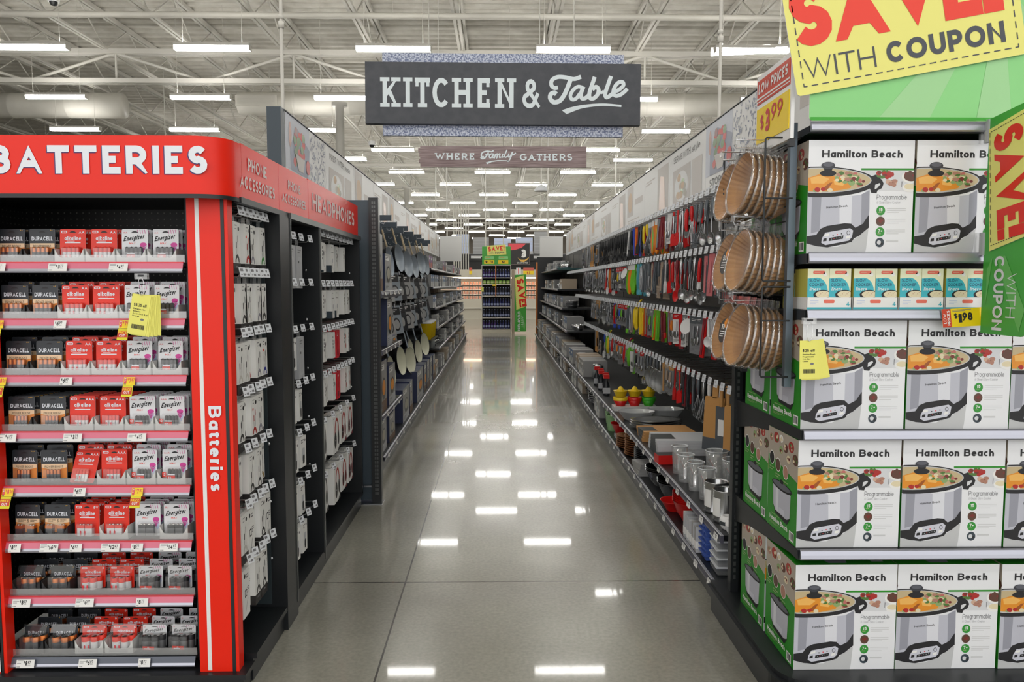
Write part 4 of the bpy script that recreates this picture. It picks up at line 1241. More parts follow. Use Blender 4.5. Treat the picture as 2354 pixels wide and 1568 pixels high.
def acc_box(style):
    if style in AB: return AB[style]
    mb = MB()
    q = random.Random(style)
    if style == 0:      # clear case pack
        w, h, d = .092, .2, .024; p = hang_box(mb, w, h, d, 'case_grey')
        p.poly(rrect(w * .2, h * .08, w * .8, h * .74, .012), 'light_grey', 1); p.poly(rrect(w * .26, h * .14, w * .72, h * .66, .01), 'case_grey', 2); p.ell(w * .36, h * .62, w * .07, w * .07, 'ink', 3, 10)
        p.scribble(w * .2, h * .8, w * .75, h * .92, 2, 'grey_ink', 1)
    elif style == 1:    # adapter box
        w, h, d = .085, .15, .05; p = hang_box(mb, w, h, d, 'box_white')
        p.poly(rrect(w * .3, h * .2, w * .75, h * .62, .01), 'light_grey', 1); p.poly(rrect(w * .42, h * .1, w * .7, h * .4, .01), 'ink', 2); p.scribble(w * .15, h * .75, w * .6, h * .9, 2, 'grey_ink', 1); p.ell(w * .8, h * .85, w * .07, w * .07, 'ink', 1, 10)
    elif style == 2:    # earbud box, round windows
        w, h, d = .072, .16, .03; p = hang_box(mb, w, h, d, 'box_white')
        p.scribble(w * .3, h * .86, w * .7, h * .92, 1, 'grey_ink', 1); p.rect(w * .1, h * .72, w * .85, h * .735, 'ink', 1)
        p.ell(w * .55, h * .42, w * .15, h * .09, 'light_grey', 1); p.line([(w * .55, h * .5), (w * .5, h * .2), (w * .75, h * .1)], w * .03, 'grey_ink', 2)
        mb.box(-w / 2 - .0005, -w / 2 + .02, -.0008, .031, -h, -h + .04, 'panel_slate')
    elif style == 3:
        w, h, d = .062, .15, .05; p = hang_box(mb, w, h, d, 'box_white')
        for k in range(4): p.poly(rrect(w * .14, h * (.38 + .13 * k), w * .3, h * (.47 + .13 * k), .003, 2), 'ink', 1)
        p.ell(w * .62, h * .62, w * .12, h * .1, 'ink', 1); p.line([(w * .62, h * .6), (w * .55, h * .25), (w * .7, h * .12)], w * .06, 'ink', 2)
    elif style == 4:
        w, h, d = .062, .15, .05; p = hang_box(mb, w, h, d, 'box_white')
        for k in range(3): p.poly(rrect(w * .14, h * (.42 + .15 * k), w * .32, h * (.52 + .15 * k), .003, 2), 'ink', 1)
        p.ell(w * .66, h * .7, w * .1, h * .1, 'c_red', 1); p.ell(w * .7, h * .3, w * .14, h * .11, 'c_red', 1); p.line([(w * .6, h * .8), (w * .6, h * .2)], w * .05, 'c_red', 2)
    elif style == 5:
        w, h, d = .062, .16, .04; p = hang_box(mb, w, h, d, 'deep_red'); p.ell(w * .5, h * .55, w * .2, h * .14, 'c_red', 1); p.scribble(w * .2, h * .8, w * .7, h * .9, 2, 'paper', 1); p.poly(rrect(w * .25, h * .1, w * .7, h * .3, .004), 'dark_red', 1)
    elif style == 6:
        w, h, d = .066, .15, .03; p = hang_box(mb, w, h, d, 'lilac'); mb.box(-w / 2 - .0005, w / 2 + .0005, -.0008, .031, -h, -h + .035, 'box_dark')
        p.poly(rrect(w * .3, h * .4, w * .7, h * .85, .01), 'box_dark', 1); p.ell(w * .5, h * .6, w * .12, h * .14, 'pink', 2)
    elif style == 7:    # headphone box
        w, h, d = .185, .24, .085; p = hang_box(mb, w, h, d, 'box_white')
        headphone_print(p, w, h, 'c_black')
    elif style == 8:
        w, h, d = .175, .22, .08; p = hang_box(mb, w, h, d, 'box_white')
        headphone_print(p, w, h, 'c_black', 'c_red')
    elif style == 9:
        w, h, d = .16, .2, .075; p = hang_box(mb, w, h, d, 'box_white')
        headphone_print(p, w, h, 'dark_red', 'c_red')
    AB[style] = (mb.data({0: 'phone_case_pack', 1: 'charger_box'}.get(style, 'earphone_box' if style < 7 else 'headphone_box')), h)
    return AB[style]
def headphone_print(p, w, h, cup, band=None):
    band = band or cup
    p.lines([(w * .1, arc(w * .55, h * .5, w * .27, h * .38, -10, 190, 14))], band, 1)
    p.ell(w * .78, h * .36, w * .12, h * .19, cup, 2); p.ell(w * .34, h * .33, w * .17, h * .22, cup, 2)
    p.ell(w * .32, h * .33, w * .10, h * .14, 'box_dark', 3); p.rect(w * .28, h * .32, w * .4, h * .34, 'light_grey', 4)
    p.scribble(w * .06, h * .9, w * .3, h * .95, 1, 'grey_ink', 1); p.poly([(w * .62, 0), (w, h * .16), (w, 0)], cup, 1)
mat('case_grey', (176, 178, 182), .35); mat('deep_red', (206, 26, 44), .4); mat('dark_red', (112, 22, 34), .4); mat('lilac', (190, 172, 196), .45); mat('pink', (226, 150, 180), .45)
def bay_two():
    zs = [1.72, 1.505, 1.285, 1.03, .80, .567, .38]
    st = [[0, 0, None], [0, None, None], [1, 0, None], [1, 1, None], [1, 1, None], [1, 1, None], [1, 1, None]]
    names = {0: 'clear phone case pack', 1: 'white charger box'}
    for r, z in enumerate(zs):
        for c, s in enumerate(st[r]):
            y = 3.545 + .135 * c
            peg_hook('peg hook, %s row of the narrow bay, %s from the near upright' % (ROWN[r], ORD[c]), (-.945 if c == 2 or r > 2 else -.955, y + .05, z - .012), RIGHT, 'peg hooks of the narrow bay')
            if s is None: continue
            me, h = acc_box(s)
            for k in range(2):
                solo('phone_case_pack' if s == 0 else 'charger_box', me, names[s] + (', front' if k == 0 else ', behind') + ', %s row of the narrow bay, %s peg' % (ROWN[r], ORD[c]), 'phone accessory', 'phone accessories of the narrow bay',
                     (-.958 - .052 * k - .008 * (r % 2), y + .045, z - .04), (0, R(rnd.uniform(-2, 2)), RIGHT + R(rnd.uniform(-5, 5))))
bay_two()
def bay_three():
    zs = [1.765, 1.5, 1.257, 1.01]
    st = [[2, 3, 3, 2, 2, None, 3, 3, None], [2, 2, 3, 3, 2, 2, 3, 3, 3], [6, 2, 3, 3, 3, 5, 5, 4, 4], [6, 2, 3, 3, 3, 5, 5, 4, 4]]
    nm = {2: 'dark-cornered earphone box', 3: 'black-dotted white earphone box', 4: 'white-and-red earphone box', 5: 'red earphone box', 6: 'lilac earphone box'}
    for r, z in enumerate(zs):
        for c in range(9):
            y = 4.05 + .113 * c
            peg_hook('peg hook, %s row of the headphone bay, %s from the near upright' % (ROWN[r], ORD[c]), (-.95, y, z - .012), RIGHT, 'peg hooks of the headphone bay')
            s = st[r][c]
            if s is None: continue
            me, h = acc_box(s)
            for k in range(2):
                solo('earphone_box', me, nm[s] + (', front' if k == 0 else ', behind') + ', %s row, %s headphone-bay peg' % (ROWN[r], ORD[c]), 'earphone box', 'earphone boxes of the headphone bay',
                     (-.968 - .052 * k - (.02 if c % 3 == 0 else 0), y, z - .038), (0, R(rnd.uniform(-2, 2)), RIGHT + R(rnd.uniform(-4, 4))))
    for r, (z, row) in enumerate(((.766, [7, 7, 8, 9, 9]), (.47, [7, 7, 8, 9, 9]))):
        for c, s in enumerate(row):
            y = 4.11 + .205 * c
            peg_hook('peg hook over the %s boxed headphones, %s from the near upright' % (('upper', 'lower')[r], ORD[c]), (-.945, y, z - .012), RIGHT, 'peg hooks of the headphone bay')
            me, h = acc_box(s)
            what = {7: 'white box printed with black headphones', 8: 'white box printed with black-and-red headphones', 9: 'white box printed with red headphones'}[s]
            for k in range(1):
                solo('headphone_box', me, what + (', front' if k == 0 else ', behind') + ', %s row, %s along' % (('upper', 'lower')[r], ORD[c]), 'headphone box', 'boxed headphones',
                     (-.965 - .0 * k - (.03 if c in (1,) else 0), y, z - .038), (0, 0, RIGHT + R(rnd.uniform(-3, 3))))
bay_three()
# ------------------------------------------------------------------ slow cooker end display
EX0 = 1.03      # outer left face of the boxes
EROT = R(0)
def slow_cooker_art(p, W, H):
    """front print of the slow cooker carton, in fractions of the face"""
    X = lambda x: x * W
    Y = lambda y: (1 - y) * H
    def P(pts, mt, l): p.poly([(X(a), Y(b)) for a, b in pts], mt, l)
    def E(cx, cy, rx, ry, mt, l, n=28): p.poly([(X(min(max(cx + rx * math.cos(R(a)), 0), 1)), Y(cy - ry * math.sin(R(a)))) for a in [360 * i / n for i in range(n)]], mt, l)
    p.text('Hamilton Beach', X(.125), Y(.152), H * .066, 'ink', width=W * .76, wt=.2, sp=.1)
    P([(.5, .245), (1, .245), (1, .262), (.5, .262)], 'box_green', 1)
    P([(.5, .262), (1, .262), (1, .44), (.5, .44)], 'print_pale', 1)
    q = random.Random(3)
    def food(cx, cy, rx, ry, cols, n, l=3):
        for i in range(n):
            a = q.uniform(0, 6.28); k = q.random() ** .5
            E(cx + rx * k * math.cos(a), cy + ry * k * math.sin(a), q.uniform(.012, .03), q.uniform(.010, .022), q.choice(cols), l + .02 * i, 9)
    food(.73, .30, .08, .025, ['berry', 'berry2', 'c_red', 'leaf'], 22)
    E(.97, .32, .085, .055, 'paper', 2); E(.975, .317, .07, .042, 'plate_brown', 2.5); food(.96, .305, .045, .025, ['plate_brown', 'choc', 'berry2'], 12)
    food(.79, .37, .035, .03, ['nut', 'nut2', 'choc'], 14)
    E(.965, .415, .07, .04, 'paper', 2); E(.965, .405, .055, .026, 'cream', 2.5)
    P([(.885, .36), (.892, .36), (.888, .41), (.884, .41)], 'grey_ink', 3)
    # body
    P([(0, .45), (.3, .5), (.5, .48), (.585, .43), (.59, .6), (.583, .72), (.46, .83), (0, .84)], 'cooker_silver', 2)
    P([(.04, .49), (.13, .5), (.12, .8), (.04, .82)], 'cooker_dark', 2.2); P([(.3, .5), (.42, .49), (.42, .76), (.31, .76)], 'cooker_light', 2.2); P([(.51, .475), (.585, .44), (.585, .7), (.515, .76)], 'cooker_dark', 2.2)
    p.text('Hamilton Beach', X(.18), Y(.602), H * .02, 'ink', width=W * .2, wt=.16, rot=5, l=3)
    # rim and glass lid
    P([(.56, .33), (.64, .30), (.70, .35), (.715, .38), (.70, .42), (.66, .44), (.65, .465), (.60, .46), (.585, .42)], 'ink', 2.6)
    P([(.635, .39), (.675, .375), (.685, .385), (.655, .42), (.632, .43)], 'print_pale', 2.8)
    E(.10, .365, .54, .135, 'ink', 3, 40); E(.10, .352, .5, .112, 'light_grey', 3.3, 40); E(.10, .352, .49, .104, 'lid_glass', 3.5, 40)
    P([(0, .33), (.1, .30), (.2, .31), (.33, .33), (.42, .38), (.4, .42), (.25, .447), (.1, .45), (0, .445)], 'roast', 4)
    P([(.02, .33), (.12, .31), (.2, .34), (.15, .38), (.03, .38)], 'roast_light', 4.2); P([(.12, .44), (.2, .375), (.23, .37), (.18, .44)], 'roast_dark', 4.3); P([(.24, .35), (.36, .36), (.33, .40), (.25, .39)], 'roast_light', 4.2)
    food(.36, .33, .12, .05, ['leaf', 'leaf2', 'potato', 'nut', 'cream'], 26, 4.5); food(.46, .37, .07, .04, ['leaf2', 'potato', 'berry2', 'leaf'], 14, 5.2); food(.14, .44, .12, .01, ['c_red', 'cream', 'leaf2'], 8, 5.2)
    E(.185, .29, .078, .028, 'ink', 6.4, 20); P([(.14, .23), (.23, .23), (.215, .29), (.155, .29)], 'ink', 6.6); E(.185, .222, .065, .032, 'knob', 6.8, 20); E(.185, .214, .05, .018, 'knob_hi', 7, 16)
    # base and control panel
    P([(0, .845), (.09, .835), (.13, .78), (.19, .755), (.36, .73), (.42, .735), (.46, .77), (.53, .735), (.585, .655), (.588, .77), (.5, .84), (.45, .865), (.43, .895), (.36, .915), (.2, .945), (.1, .935), (0, .91)], 'ink', 4)
    P([(.145, .865), (.175, .815), (.41, .775), (.44, .795), (.43, .855), (.40, .885), (.18, .925), (.14, .905)], 'panel_light', 5)
    P([(.16, .868), (.19, .863), (.19, .888), (.155, .893)], 'ink', 6); P([(.215, .862), (.35, .838), (.345, .868), (.21, .89)], 'ink', 6)
    for i in range(5): E(.235 + .024 * i, .872 - .0048 * i, .004, .004, 'label_red' if i == 1 else 'light_grey', 7, 6)
    for i in range(3): E(.25 + .04 * i, .838 - .007 * i, .006, .006, 'ink' if i != 1 else 'label_red', 6, 8)
    P([(.17, .828), (.215, .82), (.212, .84), (.165, .848)], 'paper', 6); E(.395, .815, .017, .02, 'ink', 6, 12); E(.395, .815, .013, .015, 'panel_light', 6.5, 12); P([(.375, .845), (.415, .838), (.41, .862), (.372, .869)], 'paper', 6)
    P([(0, .915), (.15, .945), (.3, .94), (.46, .87), (.585, .78), (.57, .95), (.56, 1), (0, 1)], 'print_grey', 1)
    # words and roundels
    p.text('Programmable', X(.655), Y(.52), H * .044, 'grey_ink', width=W * .285, wt=.1); p.text('6 Quart Slow Cooker', X(.655), Y(.556), H * .024, 'light_grey', width=W * .225, wt=.12)
    for i, (c, tx) in enumerate((('roundel_green', '15'), ('choc', ''), ('roundel_green', '7+'), ('panel_slate', ''))):
        y = .618 + .0945 * i
        E(.697, y, .042, .042, c, 2, 20)
        if tx: p.text(tx, X(.697), Y(y + .006), H * .03, 'paper', align='c', wt=.2, l=3); p.scribble(X(.672), Y(y + .03), X(.722), Y(y + .012), 1, 'leaf2', 3)
        elif i == 1: P([(.67, .71), (.7, .69), (.725, .705), (.7, .73)], 'berry2', 3)
        else: E(.69, y, .02, .02, 'print_pale', 3, 10); E(.715, y + .01, .012, .012, 'ink', 3, 8)
        p.scribble(X(.755), Y(y + .03), X(.935), Y(y - .02), 3 if i < 3 else 1, 'fine_print', 2, .3)
for _n, _c in (('print_pale', (214, 216, 220)), ('print_grey', (196, 198, 200)), ('berry', (170, 48, 44)), ('berry2', (120, 44, 40)), ('leaf', (80, 120, 56)), ('leaf2', (140, 168, 110)), ('plate_brown', (96, 60, 48)), ('choc', (92, 62, 48)),
               ('nut', (176, 128, 110)), ('nut2', (206, 172, 150)), ('cream', (226, 214, 180)), ('lid_glass', (196, 178, 140)), ('roast', (226, 146, 44)), ('roast_light', (240, 184, 96)), ('roast_dark', (160, 86, 30)), ('potato', (190, 110, 104)),
               ('knob', (54, 56, 64)), ('knob_hi', (92, 94, 104)), ('panel_light', (206, 208, 220)), ('roundel_green', (46, 146, 52)), ('fine_print', (206, 208, 210)), ('cooker_silver', (190, 192, 204)), ('cooker_light', (222, 224, 232)), ('cooker_dark', (152, 154, 166))):
    mat(_n, _c, .38)
CW, CD, CH = .358, .29, .378
def carton():
    mb = MB()
    mb.box(0, CW, 0, CD, 0, CH, 'box_green', front='carton_white')
    slow_cooker_art(Pen(mb, (0, -.0002, 0), (1, 0, 0), (0, 0, 1), .00025), CW, CH)
    for side in (0, 1):
        if side == 0: p = Pen(mb, (-.0002, CD, 0), (0, -1, 0), (0, 0, 1), .00025)
        else: p = Pen(mb, (CW + .0002, 0, 0), (0, 1, 0), (0, 0, 1), .00025)
        w, h = CD, CH
        p.poly([(0, h), (0, h * .72), (w * .25, h * .70), (w * .55, h * .66), (w, h * .60), (w, h)], 'print_taupe', 1)
        q = random.Random(5)
        for cx, cy, r, c in ((.1, .9, .05, 'nut'), (.28, .92, .07, 'berry'), (.45, .93, .05, 'paper'), (.6, .86, .06, 'plate_brown'), (.78, .9, .07, 'berry'), (.92, .8, .07, 'plate_brown'), (.45, .82, .05, 'leaf2'), (.7, .77, .05, 'cream')):
            p.ell(w * cx, h * cy, w * r * 1.3, w * r, c, 2, 12)
            for k in range(4): p.ell(w * (cx + q.uniform(-r, r) * .7), h * cy + w * q.uniform(-r, r) * .5, w * .025, w * .02, q.choice(['nut2', 'cream', 'berry2', 'leaf']), 3 + .1 * k, 7)
        for i, (cx, cy) in enumerate(((.14, .7), (.36, .66), (.62, .63))):
            p.ell(w * cx, h * cy, w * .09, w * .09, 'paper', 4, 16); p.ell(w * cx, h * cy, w * .08, w * .08, ('ink', 'choc', 'nut')[i], 5, 16); p.scribble(w * (cx - .08), h * (cy - .14), w * (cx + .08), h * (cy - .09), 2, 'leaf2', 4)
        p.poly([(w * .2, h * .46), (w * .22, h * .24), (w * .3, h * .19), (w * .68, h * .17), (w * .78, h * .22), (w * .8, h * .44)], 'cooker_silver', 2)
        p.poly([(w * .3, h * .44), (w * .4, h * .44), (w * .4, h * .2), (w * .31, h * .2)], 'cooker_light', 3)
        p.poly([(w * .22, h * .25), (w * .3, h * .17), (w * .7, h * .14), (w * .8, h * .22), (w * .68, h * .185), (w * .3, h * .2)], 'ink', 4)
        p.ell(w * .5, h * .47, w * .34, h * .045, 'ink', 4, 20); p.ell(w * .5, h * .475, w * .3, h * .032, 'knob_hi', 5, 20); p.ell(w * .5, h * .515, w * .06, h * .022, 'ink', 6, 10)
        p.poly(rrect(w * .42, h * .2, w * .62, h * .255, .006), 'panel_light', 5)
        p.text('Hamilton Beach', w * .1, h * .075, h * .05, 'paper', width=w * .62, wt=.22, sp=.1); p.scribble(w * .14, h * .13, w * .6, h * .15, 1, 'leaf2', 2); p.scribble(w * .1, h * .035, w * .5, h * .06, 2, 'leaf2', 2)
        p.rect(w * .78, h * .02, w * .93, h * .11, 'paper', 2); p.barcode(w * .8, h * .035, w * .91, h * .1, 'ink', 3, 12)
    p = Pen(mb, (0, 0, CH + .0002), (1, 0, 0), (0, 1, 0), .00025)
    p.poly([(CW * .3, CD * .25), (CW * .56, CD * .25), (CW * .52, CD * .06), (CW * .34, CD * .06)], 'cooker_dark', 1); p.rect(CW * .78, CD * .1, CW * .9, CD * .2, 'light_grey', 1)
    return mb.data('slow_cooker_box')
mat('carton_white', (234, 236, 240), .35); mat('print_taupe', (176, 166, 152), .4)
def endcap():
    t = thing('end_display', 'black end-of-aisle display stand stacked with slow cooker boxes', 'display stand', (0, 0, 0))
    mb = MB()
    r = .13
    def outline(off, x0=.955, y0=2.50):
        a = [(x0 - off + r - r * math.cos(R(k)), y0 - off + r - r * math.sin(R(k))) for k in range(0, 91, 10)]
        return [(x0 - off, 3.44)] + a + [(2.15, y0 - off), (2.15, 3.44)]
    for off, z0, z1 in ((-.02, 0, .085), (.0, .085, .125), (-.015, .125, .142)):
        o = outline(off); n = len(o)
        mb.mesh([(x, y, z) for z in (z0, z1) for x, y in o], [(i, (i + 1) % n, (i + 1) % n + n, i + n) for i in range(n)] + [tuple(range(n, 2 * n))], 'fixture_black')
    part('base', mb, t)
    mb = MB(); mb.box(1.05, 2.15, 3.40, 3.43, .1, 2.05, 'pegboard'); part('back_panel', mb, t)
    mb = MB(); mb.box(1.02, 1.055, 3.30, 3.345, 0.12, 2.05, 'fixture_black')
    for k in range(60): mb.box(1.032, 1.042, 3.2985, 3.3005, .2 + .03 * k, .218 + .03 * k, 'header_trim')
    part('upright', mb, t)
    # shelves
    for nm, z in (('third', .553), ('second', .970), ('upper', 1.381), ('top', 1.572), ('canopy', 2.004)):
        mb = MB()
        mb.box(1.03, 2.15, 2.585, 3.4, z - .004, z + .03 if nm != 'canopy' else z + .02, 'fixture_black')
        s = part('shelf', mb, t)
        mb = MB()
        pr = [(2.577, z + .034), (2.571, z + .03), (2.567, z + .016), (2.565, z + .004), (2.569, z - .001), (2.577, z - .001)]
        x0 = 1.035 if nm != 'canopy' else 1.03
        n = len(pr)
        mb.mesh([(x, y, zz) for x in (x0, 2.15) for y, zz in pr], [(i, i + n, i + n + 1, i + 1) for i in range(n - 1)] + [tuple(range(n))], 'strip_metal')
        part('shelf_edge', mb, s, label='bright metal shelf edge')
        for x in (1.033,):
            mb = MB(); mb.mesh([(x, 2.6, z), (x, 3.3, z), (x, 3.3, z - .09), (x, 3.1, z - .05)], [(0, 1, 2, 3)], 'fixture_black'); mb.mesh([(x + .003, 2.6, z), (x + .003, 3.3, z), (x + .003, 3.3, z - .09), (x + .003, 3.1, z - .05)], [(3, 2, 1, 0)], 'fixture_black')
            part('shelf_bracket', mb, s)
endcap()
def cartons():
    me = carton()
    levels = [('bottom', .143, .002, 5.8), ('second-lowest', .584, .002, 2.6), ('middle', 1.001, .002, 1.5), ('upper', 1.603, .002, -.5)]
    for nm, z, _, _ in levels:
        x = 1.033 if nm != 'upper' else 1.038
        for c in range(3):
            for k in range(2):
                jx = rnd.uniform(-.002, .002)
                lab = '%s slow cooker box on the %s shelf, %s' % (('leftmost', 'second', 'rightmost')[c], nm if nm != 'bottom' else 'base', 'facing out' if k == 0 else 'behind the front one')
                solo('slow_cooker_box', me, lab, 'box', 'slow cooker boxes', (x + .364 * c + jx + (.002 if k else 0), 2.602 + .305 * k + rnd.uniform(0, .005), z), (0, 0, R(rnd.uniform(-.15, .2))))
    # slow cooker liner cartons between them, two to a display tray
    mb = MB()
    w, h, d = .0735, .137, .11
    mb.box(0, w, 0, d, 0, h, 'liner_green', front='liner_cream')
    p = Pen(mb, (0, -.0002, 0), (1, 0, 0), (0, 0, 1), .0003)
    p.poly([(0, 0)] + [(w * .45 + w * .5 * math.cos(R(a)) - (0 if a < 90 else w * 0), h * (.42 + .36 * math.sin(R(a)))) for a in range(0, 91, 10)] + [(0, h * .76)], 'liner_teal', 1); p.rect(0, 0, w, h * .4, 'liner_teal', 1.2)
    p.poly(rrect(w * .25, h * .87, w * .8, h * .95, .004, 3), 'coral', 1); p.scribble(w * .32, h * .895, w * .73, h * .92, 1, 'liner_cream', 2)
    p.text('SLOW', w * .08, h * .68, h * .075, 'navy', width=w * .48, wt=.16); p.text('COOKER', w * .08, h * .57, h * .075, 'navy', width=w * .68, wt=.16); p.text('liners', w * .1, h * .465, h * .08, 'paper', width=w * .5, wt=.14, shear=.2)
    p.ell(w * .72, h * .36, w * .44, h * .12, 'ink', 2, 20, (0, 0, w, h)); p.ell(w * .74, h * .37, w * .36, h * .085, 'cream', 3, 18, (0, 0, w, h)); p.ell(w * .8, h * .86, w * .09, w * .09, 'paper', 1, 12)
    for i in range(7): p.ell(w * (.55 + .07 * i), h * (.35 + .03 * (i % 3)), w * .025, w * .015, 'nut', 3.5, 6)
    bm = mb.data('liner_box')
    tb = MB()
    W2 = .152
    tb.slab([(0, 0), (W2, 0), (W2, .042), (0, .042)], .0015, 'paper'); tb.box(0, W2, 0, .13, 0, .0012, 'paper')
    for x in (0, W2 - .0015): tb.slab([(x, 0), (x + .0015, 0), (x + .0015, .042), (x, .042)], .13, 'paper')
    p = Pen(tb, (0, -.0003, 0), (1, 0, 0), (0, 0, 1), .0003)
    p.rect(0, .001, W2, .008, 'liner_teal', 1); p.poly(rrect(W2 * .38, .022, W2 * .62, .034, .004, 3), 'coral', 1); p.text('4', W2 * .88, .012, .016, 'liner_teal', wt=.18); p.scribble(W2 * .08, .016, W2 * .26, .032, 3, 'haze_blue', 1)
    tm = tb.data('liner_tray')
    n = 0
    for c in range(6):
        x = 1.042 + .158 * c
        pos = '%s from the left' % ORD[c]
        solo('liner_tray', tm, 'white card tray of slow cooker liners, %s' % pos, 'tray', 'trays of slow cooker liners', (x, 2.596, 1.413))
        for k in range(2):
            solo('liner_box', bm, 'teal slow cooker liner box in the tray %s, %s side' % (pos, ('left', 'right')[k]), 'box', 'slow cooker liner boxes', (x + .0022 + .0745 * k, 2.600, 1.4145), (0, 0, 0))
            solo('liner_box', bm, 'teal slow cooker liner box behind another in the tray %s, %s side' % (pos, ('left', 'right')[k]), 'box', 'slow cooker liner boxes', (x + .0022 + .0745 * k, 2.714, 1.4005), (0, 0, 0))
for _n, _c in (('liner_green', (196, 190, 90)), ('liner_cream', (232, 234, 200)), ('liner_teal', (60, 180, 196)), ('coral', (232, 112, 92)), ('navy', (30, 60, 96))):
    mat(_n, _c, .42)
cartons()
def save_card(p, w, h, big=True):
    """yellow SAVE coupon drawn on a card w x h with dashed edge"""
    p.text('SAVE!', w * .065, h * .42, h * .47, 'save_red', width=w * .87, wt=.3, sp=.08)
    p.text('WITH', w * .09, h * .13, h * .17, 'charcoal_ink', width=w * .29, wt=.1); p.text('COUPON', w * .42, h * .13, h * .17, 'charcoal_ink', width=w * .49, wt=.22)
    dash(p, w, h)
def dash(p, w, h, m=.03, L=.022, t=.0035, k=1.0):
    m *= k; L *= k; t *= k
    for x0, y0, x1, y1 in ((m, m, w - m, m), (w - m, m, w - m, h - m), (w - m, h - m, m, h - m), (m, h - m, m, m)):
        ln = math.hypot(x1 - x0, y1 - y0); n = int(ln / (L * 1.6)); ux, uy = (x1 - x0) / ln, (y1 - y0) / ln
        for i in range(n + 1):
            a = ln * i / n - L / 2; b = a + L
            a = max(a, 0); b = min(b, ln)
            p.poly([(x0 + ux * a - uy * t / 2, y0 + uy * a + ux * t / 2), (x0 + ux * b - uy * t / 2, y0 + uy * b + ux * t / 2), (x0 + ux * b + uy * t / 2, y0 + uy * b - ux * t / 2), (x0 + ux * a + uy * t / 2, y0 + uy * a - ux * t / 2)][::-1], 'charcoal_ink', 2)
def rays(p, w, h, cx, cy, n=9, mt='sign_ray', l=1):
    """pale wedges fanning out from a point, kept inside the face"""
    from mathutils.geometry import intersect_line_line_2d
    for i in range(n):
        a0 = 360 * i / n; a1 = a0 + 360 / n * .45
        for a in (a0,):
            poly = [(cx, cy)] + [(cx + 3 * math.cos(R(x)), cy + 3 * math.sin(R(x))) for x in (a0, (a0 + a1) / 2, a1)]
            # clip to the rectangle
            for ax, lim, sg in ((0, 0, 1), (0, w, -1), (1, 0, 1), (1, h, -1)):
                out = []
                for k in range(len(poly)):
                    P, Q = poly[k], poly[(k + 1) % len(poly)]
                    ip, iq = (P[ax] - lim) * sg >= 0, (Q[ax] - lim) * sg >= 0
                    if ip: out.append(P)
                    if ip != iq:
                        tt = (lim - P[ax]) / (Q[ax] - P[ax]); out.append((P[0] + (Q[0] - P[0]) * tt, P[1] + (Q[1] - P[1]) * tt))
                poly = out
                if not poly: break
            if len(poly) > 2: p.poly(poly, mt, l)
mat('sign_ray', (160, 214, 152), .42); mat('ray_dim', (104, 186, 92), .42); mat('green_edge', (56, 168, 40), .42)
def header_sign():
    t = thing('header_sign', 'large green header sign with tilted yellow SAVE! WITH COUPON card', 'sign', (1.018, 2.56, 2.035))
    w, h = 1.13, .62
    mb = MB()
    mb.slab(rrect(0, 0, w, h, .012), .006, 'sign_light_green', 'paper')
    p = Pen(mb, (0, -.0004, 0), (1, 0, 0), (0, 0, 1), .0006)
    rays(p, w, h, .62, .46, 11)
    p.rect(0.004, .002, w, .012, 'green_edge', 2)
    part('sign_board', mb, t)
    mb = MB()
    cw, ch = .765, .41
    A = R(10.6)
    M = Matrix.Translation((-.045, -.012, .075)) @ Matrix.Rotation(-A, 4, 'Y')
    mb.slab(rrect(0, 0, cw, ch, .012), .004, 'coupon_yellow', 'paper', M)
    R3 = M.to_3x3()
    p = Pen(mb, M @ Vector((0, -.0004, 0)), R3 @ Vector((1, 0, 0)), R3 @ Vector((0, 0, 1)), .0005)
    # three lines as on the card
    p.text('SAVE!', .014, .150, .20, 'save_red', width=.695, wt=.35, sp=.015)
    p.text('WITH', .037, .047, .066, 'charcoal_ink', width=.234, wt=.1); p.text('COUPON', .308, .05, .068, 'charcoal_ink', width=.392, wt=.24)
    dash(p, cw, ch, .026, .022, .0035)
    part('coupon_card', mb, t, label='tilted yellow coupon card')
header_sign()

